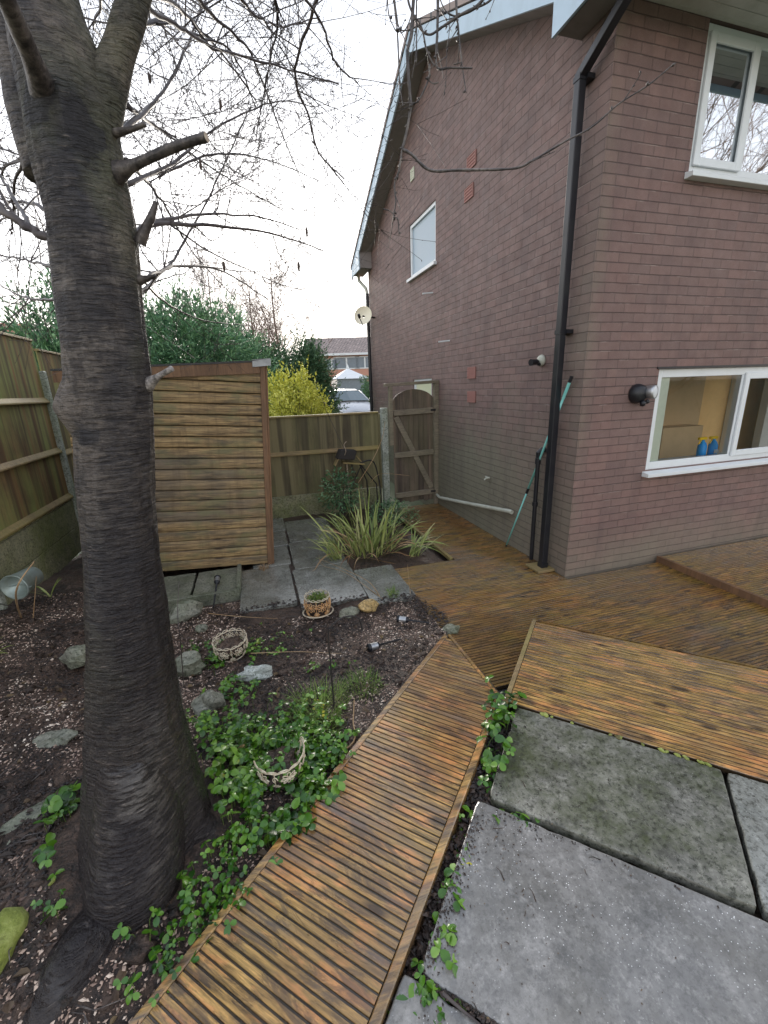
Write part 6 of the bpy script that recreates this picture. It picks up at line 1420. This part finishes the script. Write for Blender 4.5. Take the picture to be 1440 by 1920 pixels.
stone(PZ(478, 1262, 0.06), (0.12, 0.055, 0.05), 'stone_pale', 'pale flat stone just below the half hidden planter', 6, -0.2)
stone(PZ(460, 1412, 0.14), (0.045, 0.03, 0.04), 'stone_tan', 'small yellow stone in the strawberry leaves', 7)
stone(PZ(435, 1415, 0.13), (0.05, 0.035, 0.045), 'stone', 'small dark slate next to the small yellow stone', 8)
stone(PZ(145, 1232, 0.16), (0.09, 0.07, 0.07), 'stone', 'grey stone half behind the left side of the trunk', 9)
stone(PZ(100, 1390, 0.17), (0.10, 0.06, 0.04), 'stone', 'low brown stone in the soil left of the trunk', 10)
stone(PZ(60, 1555, 0.17), (0.20, 0.10, 0.07), 'stone', 'broad wet grey stone at the lower left beside the trunk', 11, 0.7)
stone(PZ(378, 1178, 0.02), (0.05, 0.04, 0.03), 'stone', 'small grey stone above the half hidden planter', 12)
stone(PZ(845, 1180, 0.02), (0.07, 0.05, 0.035), 'stone', 'dark lump of stone at the pointed tip of the walkway', 13)
stone(PZ(430, 1000, 0.0) + V((0.2, -1.0, 0)), (0.01, 0.01, 0.01), 'stone', 'tiny pebble on the soil before the step', 14)
a = PZ(48, 1712, 0.24); b2 = PZ(-75, 1850, 0.24)
m = MB(); dL = (b2 - a); P_ = [a + dL * t + V((0, 0, 0.02 * sin(t * 5))) for t in [i / 14 for i in range(15)]]; m.tube(P_, [0.012, 0.035, 0.046, 0.05, 0.052, 0.055, 0.058, 0.06, 0.062, 0.062, 0.064, 0.065, 0.066, 0.066, 0.066], 20)
m.tube([a + V((0, 0, 0.0)), a + V((0.03, 0.035, 0.02)), a + V((0.07, 0.05, 0.045))], [0.014, 0.007, 0.004], 8)
for i, v_ in enumerate(m.v):
    vv = V(v_); m.v[i] = tuple(vv + V((0, 0, 1)) * 0.022 * noise.noise(vv * 16) + V((1, 0, 0)) * 0.02 * noise.noise(vv * 13) + V((0, 1, 0)) * 0.008 * noise.noise(vv * 50))
lgo = tag(obj('mossy_log', m, 'log', None, True, origin=a), 'short moss-covered bright green log at the lower left corner', 'log')

# ------------------------------------------------------------------ loose material on the soil
def in_soil(x, y):
    uu, ww = UW(x, y)
    if uu < -1.3 and ww > -0.69: return False
    if x > -1.50: return False
    if x > -3.06 and y > 0.2 - (x + 3.06) * 0.0 : 
        return False
    if x < -2.9 and y > 0.75 and x > -4.2: return False
    if math.hypot(x - TR.x, y - TR.y) < 0.3: return False
    return True
random.seed(33)
def chip(m, x, y, z, s):
    a_ = random.uniform(0, 6.28); n = len(m.v); t = random.uniform(-0.4, 0.4)
    pts = []
    for k_ in range(4):
        q = a_ + k_ * pi / 2 + random.uniform(-.3, .3); rr = s * random.uniform(0.5, 1.1) * (1.3 if k_ % 2 else 0.8); pts.append(V((x + cos(q) * rr, y + sin(q) * rr, z + s * 0.25 + t * rr * cos(q))))
    m.v += [tuple(p) for p in pts] + [(x, y, z + s * 0.75), (x, y, z - s * 0.3)]
    for k_ in range(4): m.f.append((n + k_, n + (k_ + 1) % 4, n + 4)); m.f.append((n + (k_ + 1) % 4, n + k_, n + 5))
m = MB(); mc = MB(); cnt = 0
while cnt < 46000:
    x = random.uniform(-5.0, -1.5); y = random.uniform(-2.9, 1.2)
    dpt = math.hypot(x - CAM.x, y - CAM.y)
    if not in_soil(x, y) or random.random() > min(1, 1.6 / dpt + 0.2): continue
    cnt += 1; dn_ = noise.noise(V((x * 1.6, y * 1.6, 4))) + 0.5 * noise.noise(V((x * 5, y * 5, 9)))
    z = H(x, y)
    if dn_ > -0.20 + 0.45 * random.random(): chip(m, x, y, z + 0.001, random.choice((1, 1, 1, 1.7)) * random.uniform(0.0025, 0.0070))
    else: chip(mc, x, y, z, random.uniform(0.004, 0.011))
o = obj('gravel_chips', m, 'chips', kind='stuff'); tag(o, 'pinkish pale gravel and bark chips scattered over the soil bed', 'gravel')
for i in range(900):     # dark clods spilling on the deck corner and along the path edge
    if random.random() < 0.6: x = random.uniform(-1.62, -1.38); y = random.uniform(-0.55, 0.16)
    else: x = random.uniform(-3.05, -1.5); y = random.uniform(0.12, 0.24) + (0.25 if x < -2.56 else (0.12 if x < -1.95 else 0.0))
    if x + 0.25 * abs(y + 0.25) > -1.40: continue
    chip(mc, x, y, max(0.002, H(x, y)), random.uniform(0.006, 0.016))
for i in range(3400):    # rotten leaves in the gap beside the walkway
    uu = random.uniform(-4.1, -2.2); ww = random.uniform(-0.135, -0.03) + 0.05 * noise.noise(V((uu * 4, 0, 0))); p = FU(uu, ww); chip(mc, p.x, p.y, max(0.085, H(p.x, p.y)) + random.uniform(0, 0.03), random.uniform(0.006, 0.018))
for i in range(520):
    r_ = random.random()
    if r_ < 0.55: uu = random.uniform(-3.42, -2.85); ww = -0.08 + abs(random.gauss(0, 0.035)); zz = 0.1445
    elif r_ < 0.75: uu = random.uniform(-2.76, -2.18); ww = -0.04 + abs(random.gauss(0, 0.025)); zz = 0.151
    elif r_ < 0.9: ww = random.uniform(0, 0.85) ** 1.0 * random.random(); uu = -2.805 - abs(random.gauss(0, 0.02)); zz = 0.1445
    else: uu = random.uniform(-2.99, -2.82); ww = random.uniform(-0.05, 0.2); zz = 0.1445
    p = FU(uu, ww); chip(mc, p.x, p.y, zz, random.uniform(0.0015, 0.006))
for i in range(260):
    uu = -3.432 + random.gauss(0, 0.006); ww = random.uniform(-0.1, 0.9); p = FU(uu, ww); chip(mc, p.x, p.y, 0.138, random.uniform(0.004, 0.010))
for i in range(700):
    x = random.uniform(-1.95, -0.86); y = random.uniform(0.85, 2.8); chip(mc, x, y, H(x, y), random.uniform(0.005, 0.015))
ml = MB(); mt_ = MB(); k_n = 0
while k_n < 1700:
    x = random.uniform(-5.0, -1.55); y = random.uniform(-2.9, 1.1)
    if not in_soil(x, y): continue
    k_n += 1; z = H(x, y); a_ = random.uniform(0, 6.28)
    if k_n % 3: leaf_at(ml, V((x, y, z + 0.006)), (V((cos(a_), sin(a_), random.uniform(-.2, .4)))).normalized(), V((-sin(a_), cos(a_), random.uniform(-.3, .3))).normalized(), random.uniform(0.02, 0.055), random.uniform(0.012, 0.03))
    else:
        l = random.uniform(0.03, 0.14); mt_.tube([V((x, y, z + .006)), V((x + cos(a_) * l * .5, y + sin(a_) * l * .5, z + .014)), V((x + cos(a_ + .3) * l, y + sin(a_ + .3) * l, z + .008))], [0.0022, 0.0018, 0.001], 5)
o = obj('fallen_leaves', ml, 'litter', kind='stuff'); tag(o, 'rotting brown leaves lying on the wet soil bed', 'leaf litter'); obj('fallen_twigs', mt_, 'limb', o)
lump = MB()
for i in range(1500):
    x = random.uniform(-5.0, -1.55); y = random.uniform(-2.9, 1.1)
    if not in_soil(x, y) or noise.noise(V((x * 2.2, y * 2.2, 8))) < -0.1: continue
    r_ = random.choice((0.008, 0.012, 0.012, 0.02, 0.03)) * random.uniform(0.7, 1.3); lump.blob(V((x, y, H(x, y) + r_ * 0.1)), (r_, r_ * random.uniform(.6, 1), r_ * 0.6), i, 0.8, 2.2, 9, 6)
o = obj('soil_lumps', lump, 'soil', None, True, kind='stuff'); tag(o, 'rounded dark lumps of wet earth on the soil bed', 'soil')
o = obj('soil_clods', mc, 'clods', kind='stuff'); tag(o, 'dark wet soil crumbs and rotted mulch on the bed and along the gaps', 'mulch')
m = MB(); random.seed(44)
for i in range(420):
    uu = random.uniform(-4.0, -2.2); ww = abs(random.gauss(0, 0.35)) - 0.06
    if ww > 1.7 or (random.random() < 0.5 and uu > -2.8): continue
    p = FU(uu, ww, 0.153 if uu > -2.79 else 0.1455)
    if random.random() < 0.94: chip(m, p.x, p.y, p.z, random.uniform(0.0012, 0.004))
    else:
        a_ = random.uniform(0, 6.28); l = random.uniform(0.006, 0.03); m.tube([p, p + V((cos(a_) * l, sin(a_) * l, 0.003)), p + V((cos(a_ + .15) * l * 1.6, sin(a_ + .15) * l * 1.6, 0.001))], [0.0018, 0.0013, 0.0008], 5)
for i in range(90):
    x = random.uniform(-1.5, 1.2); y = random.uniform(-1.1, 0.0); chip(m, x, y, 0.001, random.uniform(0.001, 0.003))
o = obj('leaf_litter', m, 'litter', kind='stuff'); tag(o, 'small dark twigs, seeds and leaf bits scattered on the wet slabs', 'litter')

# ------------------------------------------------------------------ strawberry leaves
def leaflet(m, p, o_, up, l):
    s_ = o_.cross(up).normalized(); up = s_.cross(o_); w_ = l * random.uniform(0.74, 0.92); b0 = len(m.v); curl_ = random.uniform(0.1, 0.34); fold = random.uniform(0.08, 0.3)
    out = [(0.0, 0.0), (0.16, 0.24), (0.32, 0.40), (0.40, 0.38), (0.52, 0.485), (0.60, 0.43), (0.72, 0.45), (0.78, 0.36), (0.88, 0.31), (0.92, 0.2), (1.0, 0.0)]; N_ = len(out)
    for (t, q) in out: m.v.append(tuple(p + o_ * l * (t * 0.97) - up * l * curl_ * t * t))
    for sg in (1, -1):
        for (t, q) in out[1:-1]:
            m.v.append(tuple(p + o_ * l * (t + 0.03) + s_ * sg * w_ * q * random.uniform(0.94, 1.06) + up * l * (fold * q - curl_ * t * t)))
    for sg in (0, 1):
        s0 = b0 + N_ + (N_ - 2) * sg; fs = [(b0, b0 + 1, s0)] + [(b0 + i, b0 + i + 1, s0 + i, s0 + i - 1) for i in range(1, N_ - 2)] + [(b0 + N_ - 2, b0 + N_ - 1, s0 + N_ - 3)]
        m.f += fs if sg == 0 else [tuple(reversed(f)) for f in fs]
def trifol(m, ms, x, y, hgt, l, z=None):
    z0_ = H(x, y) if z is None else z; a_ = random.uniform(0, 6.28); ln = random.uniform(0, 0.5) * hgt
    tip = V((x + cos(a_) * ln, y + sin(a_) * ln, z0_ + hgt)); ms.tube([V((x, y, z0_ - 0.005)), V((x + cos(a_) * ln * .3, y + sin(a_) * ln * .3, z0_ + hgt * .6)), tip], [0.0014, 0.0012, 0.001], 3, False)
    up = (V((cos(a_) * 0.35, sin(a_) * 0.35, 1)) + rvec(0.22)).normalized()
    for k_ in range(3):
        q = a_ + (k_ - 1) * 1.75 + random.uniform(-.2, .2); o_ = V((cos(q), sin(q), 0)); o_ = (o_ - up * o_.dot(up)).normalized(); leaflet(m, tip, o_, up, l * random.uniform(0.7, 1.2))
def patch(lab, spots, name='ground_cover', allow_over=False):
    m = MB(); ms = MB()
    for (px, py, sx, sy, n, hg, ls, zb) in spots:
        for i in range(int(n * 1.35)):
            x_, y_ = px + random.gauss(0, sx), py + random.gauss(0, sy)
            p = PZ(x_, y_, zb)
            uu, ww = UW(p.x, p.y)
            if not allow_over and (ww > -0.66 and uu > -5 and uu < -1.5): continue
            if math.hypot(p.x - TR.x, p.y - TR.y) < 0.28: continue
            if min((V((p.x, p.y)) - V((PZ(qx, qy, 0.14).x, PZ(qx, qy, 0.14).y))).length for qx, qy in ((260, 1640), (222, 1690), (190, 1740), (165, 1790), (135, 1840), (105, 1890))) < 0.10: continue
            if abs(p.x + 2.82) < 0.09 and -1.72 < p.y < -1.58: continue
            if math.hypot(p.x + 3.08, p.y + 0.42) < 0.09: continue
            trifol(m, ms, p.x, p.y, hg * random.uniform(0.25, 1.4), ls * random.uniform(0.45, 1.3), None if not allow_over else max(H(p.x, p.y), 0.08))
    o = obj(name, m, 'leaf_green', None, True, kind='stuff'); tag(o, lab, 'ground cover'); obj('leaf_stalks', ms, 'fern', o); return o
random.seed(3)
patch('thick bed of green three-lobed strawberry leaves between trunk and walkway', [
 (440, 1400, 35, 28, 100, 0.08, 0.032, 0.15), (575, 1470, 42, 38, 190, 0.08, 0.035, 0.15), (470, 1475, 40, 30, 110, 0.08, 0.033, 0.15), (600, 1390, 32, 36, 110, 0.08, 0.029, 0.15), (510, 1360, 55, 22, 90, 0.07, 0.028, 0.14),
 (545, 1545, 38, 22, 90, 0.07, 0.033, 0.15), (470, 1570, 25, 18, 26, 0.06, 0.030, 0.15), (560, 1330, 40, 16, 30, 0.06, 0.022, 0.12), (385, 1355, 18, 12, 25, 0.05, 0.024, 0.12), (515, 1398, 22, 9, 34, 0.13, 0.03, 0.16), (540, 1385, 14, 8, 14, 0.10, 0.024, 0.16), (500, 1480, 30, 8, 20, 0.05, 0.025, 0.14)])
patch('scattered strawberry leaves at the foot of the trunk near the bottom edge', [
 (310, 1640, 14, 10, 9, 0.06, 0.024, 0.15), (350, 1690, 40, 25, 30, 0.05, 0.022, 0.15), (240, 1730, 26, 16, 24, 0.05, 0.024, 0.15), (420, 1610, 25, 15, 20, 0.05, 0.022, 0.15), (440, 1680, 35, 20, 32, 0.05, 0.023, 0.15), (330, 1790, 20, 25, 20, 0.04, 0.022, 0.14), (390, 1740, 25, 20, 20, 0.04, 0.022, 0.14), (170, 1800, 8, 10, 2, 0.05, 0.03, 0.2), (265, 1870, 10, 15, 3, 0.04, 0.026, 0.14)])
patch('small strawberry leaves left of the trunk by the broad wet stone', [(130, 1540, 18, 25, 24, 0.05, 0.036, 0.22), (120, 1640, 20, 15, 10, 0.04, 0.03, 0.22), (105, 1725, 15, 12, 6, 0.04, 0.03, 0.22)])
patch('strawberry leaves round the half hidden planter', [(410, 1235, 22, 14, 34, 0.06, 0.032, 0.05), (440, 1290, 30, 16, 30, 0.05, 0.03, 0.08), (470, 1215, 20, 14, 20, 0.05, 0.026, 0.04), (510, 1200, 25, 14, 20, 0.04, 0.022, 0.03), (610, 1250, 25, 8, 14, 0.03, 0.022, 0.05), (365, 1215, 12, 10, 8, 0.05, 0.03, 0.05), (395, 1205, 14, 10, 8, 0.05, 0.028, 0.05)])
patch('pale trailing leaves in the crack beside the walkway and slabs', [(935, 1350, 12, 28, 26, 0.10, 0.040, 0.14), (945, 1325, 12, 10, 12, 0.10, 0.042, 0.14), (920, 1420, 8, 25, 18, 0.07, 0.034, 0.14), (960, 1530, 30, 10, 18, 0.05, 0.026, 0.14), (865, 1640, 10, 60, 30, 0.05, 0.03, 0.14), (840, 1740, 14, 40, 26, 0.05, 0.03, 0.14), (800, 1850, 18, 30, 26, 0.05, 0.03, 0.14), (770, 1895, 20, 15, 14, 0.04, 0.028, 0.14)], 'ground_cover', True)
# ferny tufts
def tuft(px, py, zb, r_, hh, n, lab, mat='fern'):
    p = PZ(px, py, zb); t = thing('grass_tuft', lab, 'plant', tuple(p)); m = MB()
    for i in range(n):
        a_ = random.uniform(0, 6.28); rr = random.random() ** .6 * r_; b = V((p.x + cos(a_) * rr, p.y + sin(a_) * rr, H(p.x + cos(a_) * rr, p.y + sin(a_) * rr) - 0.005)); blade(m, b, a_ + random.gauss(0, .6), hh * random.uniform(.5, 1.2), random.uniform(0.1, 0.9), random.uniform(0.0025, 0.005), random.uniform(0.2, 1.4), n=5)
    for i in range(n):
        a_ = random.uniform(0, 6.28); rr = random.random() ** .6 * r_; b = V((p.x + cos(a_) * rr, p.y + sin(a_) * rr, p.z + hh * random.uniform(.1, .7))); leaf_at(m, b, rvec(1).normalized(), rvec(1).normalized(), 0.014, 0.007)
    obj('blades', m, mat, t)
tuft(600, 1330, 0.08, 0.16, 0.13, 260, 'feathery green tuft in the middle bed left of the metal crook')
tuft(678, 1292, 0.06, 0.12, 0.08, 220, 'low fern-like green tuft beside the metal crook near the walkway')
tuft(600, 1370, 0.10, 0.10, 0.12, 120, 'yellowish fern tuft at the top of the strawberry bed')
tuft(735, 1118, 0.0, 0.06, 0.10, 60, 'thin grass tuft at the corner of the path slab by the deck')
tuft(495, 1068, 0.0, 0.05, 0.08, 50, 'wispy dry grass at the foot of the shed corner', 'leaf_dead')
# moss strip on slab edge
m = MB(); random.seed(9)
for i in range(16):
    wv = random.uniform(0, 0.9); p = FU(-2.172, wv, 0.152); m.blob(p, (random.uniform(.006, .02), random.uniform(.006, .02), 0.005), i, 0.5, 3, 8, 4)
tag(obj('moss', m, 'log', None, True, kind='stuff'), 'yellow-green moss specks along the joint of the mossy slab and timber platform', 'moss')

# overall albedo level of the painted and natural materials (whites are left as they are)
KEEP = {'white_upvc', 'white_bargeboard', 'far_white', 'tan_plaster', 'brown_plaster', 'grey_plaster', 'frosted_glass', 'lit_pane_yellow', 'pale_net', 'soffit_paint', 'window_glass', 'upper_window_glass', 'car_glass', 'silver_car_paint', 'brushed_metal', 'far_glass', 'black_plastic', 'black_metal', 'cream_enamel', 'golden_leaves'}
HALF = {'strawberry_leaves', 'blade_leaves', 'dead_blades', 'fern_leaves', 'mossy_log', 'cherry_limb_bark', 'twigs', 'shed_shiplap', 'deck_timber_wet', 'cherry_bark', 'wet_soil', 'dark_mulch', 'leaf_litter'}
SAT = {'deck_timber_wet': 1.2, 'ramp_timber_wet': 1.22, 'brick_gable': 0.92, 'brick_front': 1.0, 'terracotta': 0.85, 'shed_shiplap': 1.0, 'strawberry_leaves': 1.22, 'slab_wet_grey': 1.0, 'cherry_bark': 1.25, 'wet_soil': 1.15}
for mt in bpy.data.materials:
    if mt.name in KEEP or not mt.use_nodes: continue
    t_ = mt.node_tree; b_ = t_.nodes.get('Principled BSDF')
    if b_ is None or not b_.inputs['Base Color'].is_linked: continue
    src = b_.inputs['Base Color'].links[0].from_socket; hs_ = t_.nodes.new('ShaderNodeHueSaturation')
    hs_.inputs['Value'].default_value = 1.68; hs_.inputs['Saturation'].default_value = SAT.get(mt.name, 1.05)
    if mt.name in HALF: hs_.inputs['Value'].default_value = 1.2
    if mt.name.startswith('brick_'): hs_.inputs['Value'].default_value = 1.42
    if mt.name == 'slab_algae': hs_.inputs['Value'].default_value = 1.12
    t_.links.new(src, hs_.inputs['Color']); t_.links.new(hs_.outputs[0], b_.inputs['Base Color'])
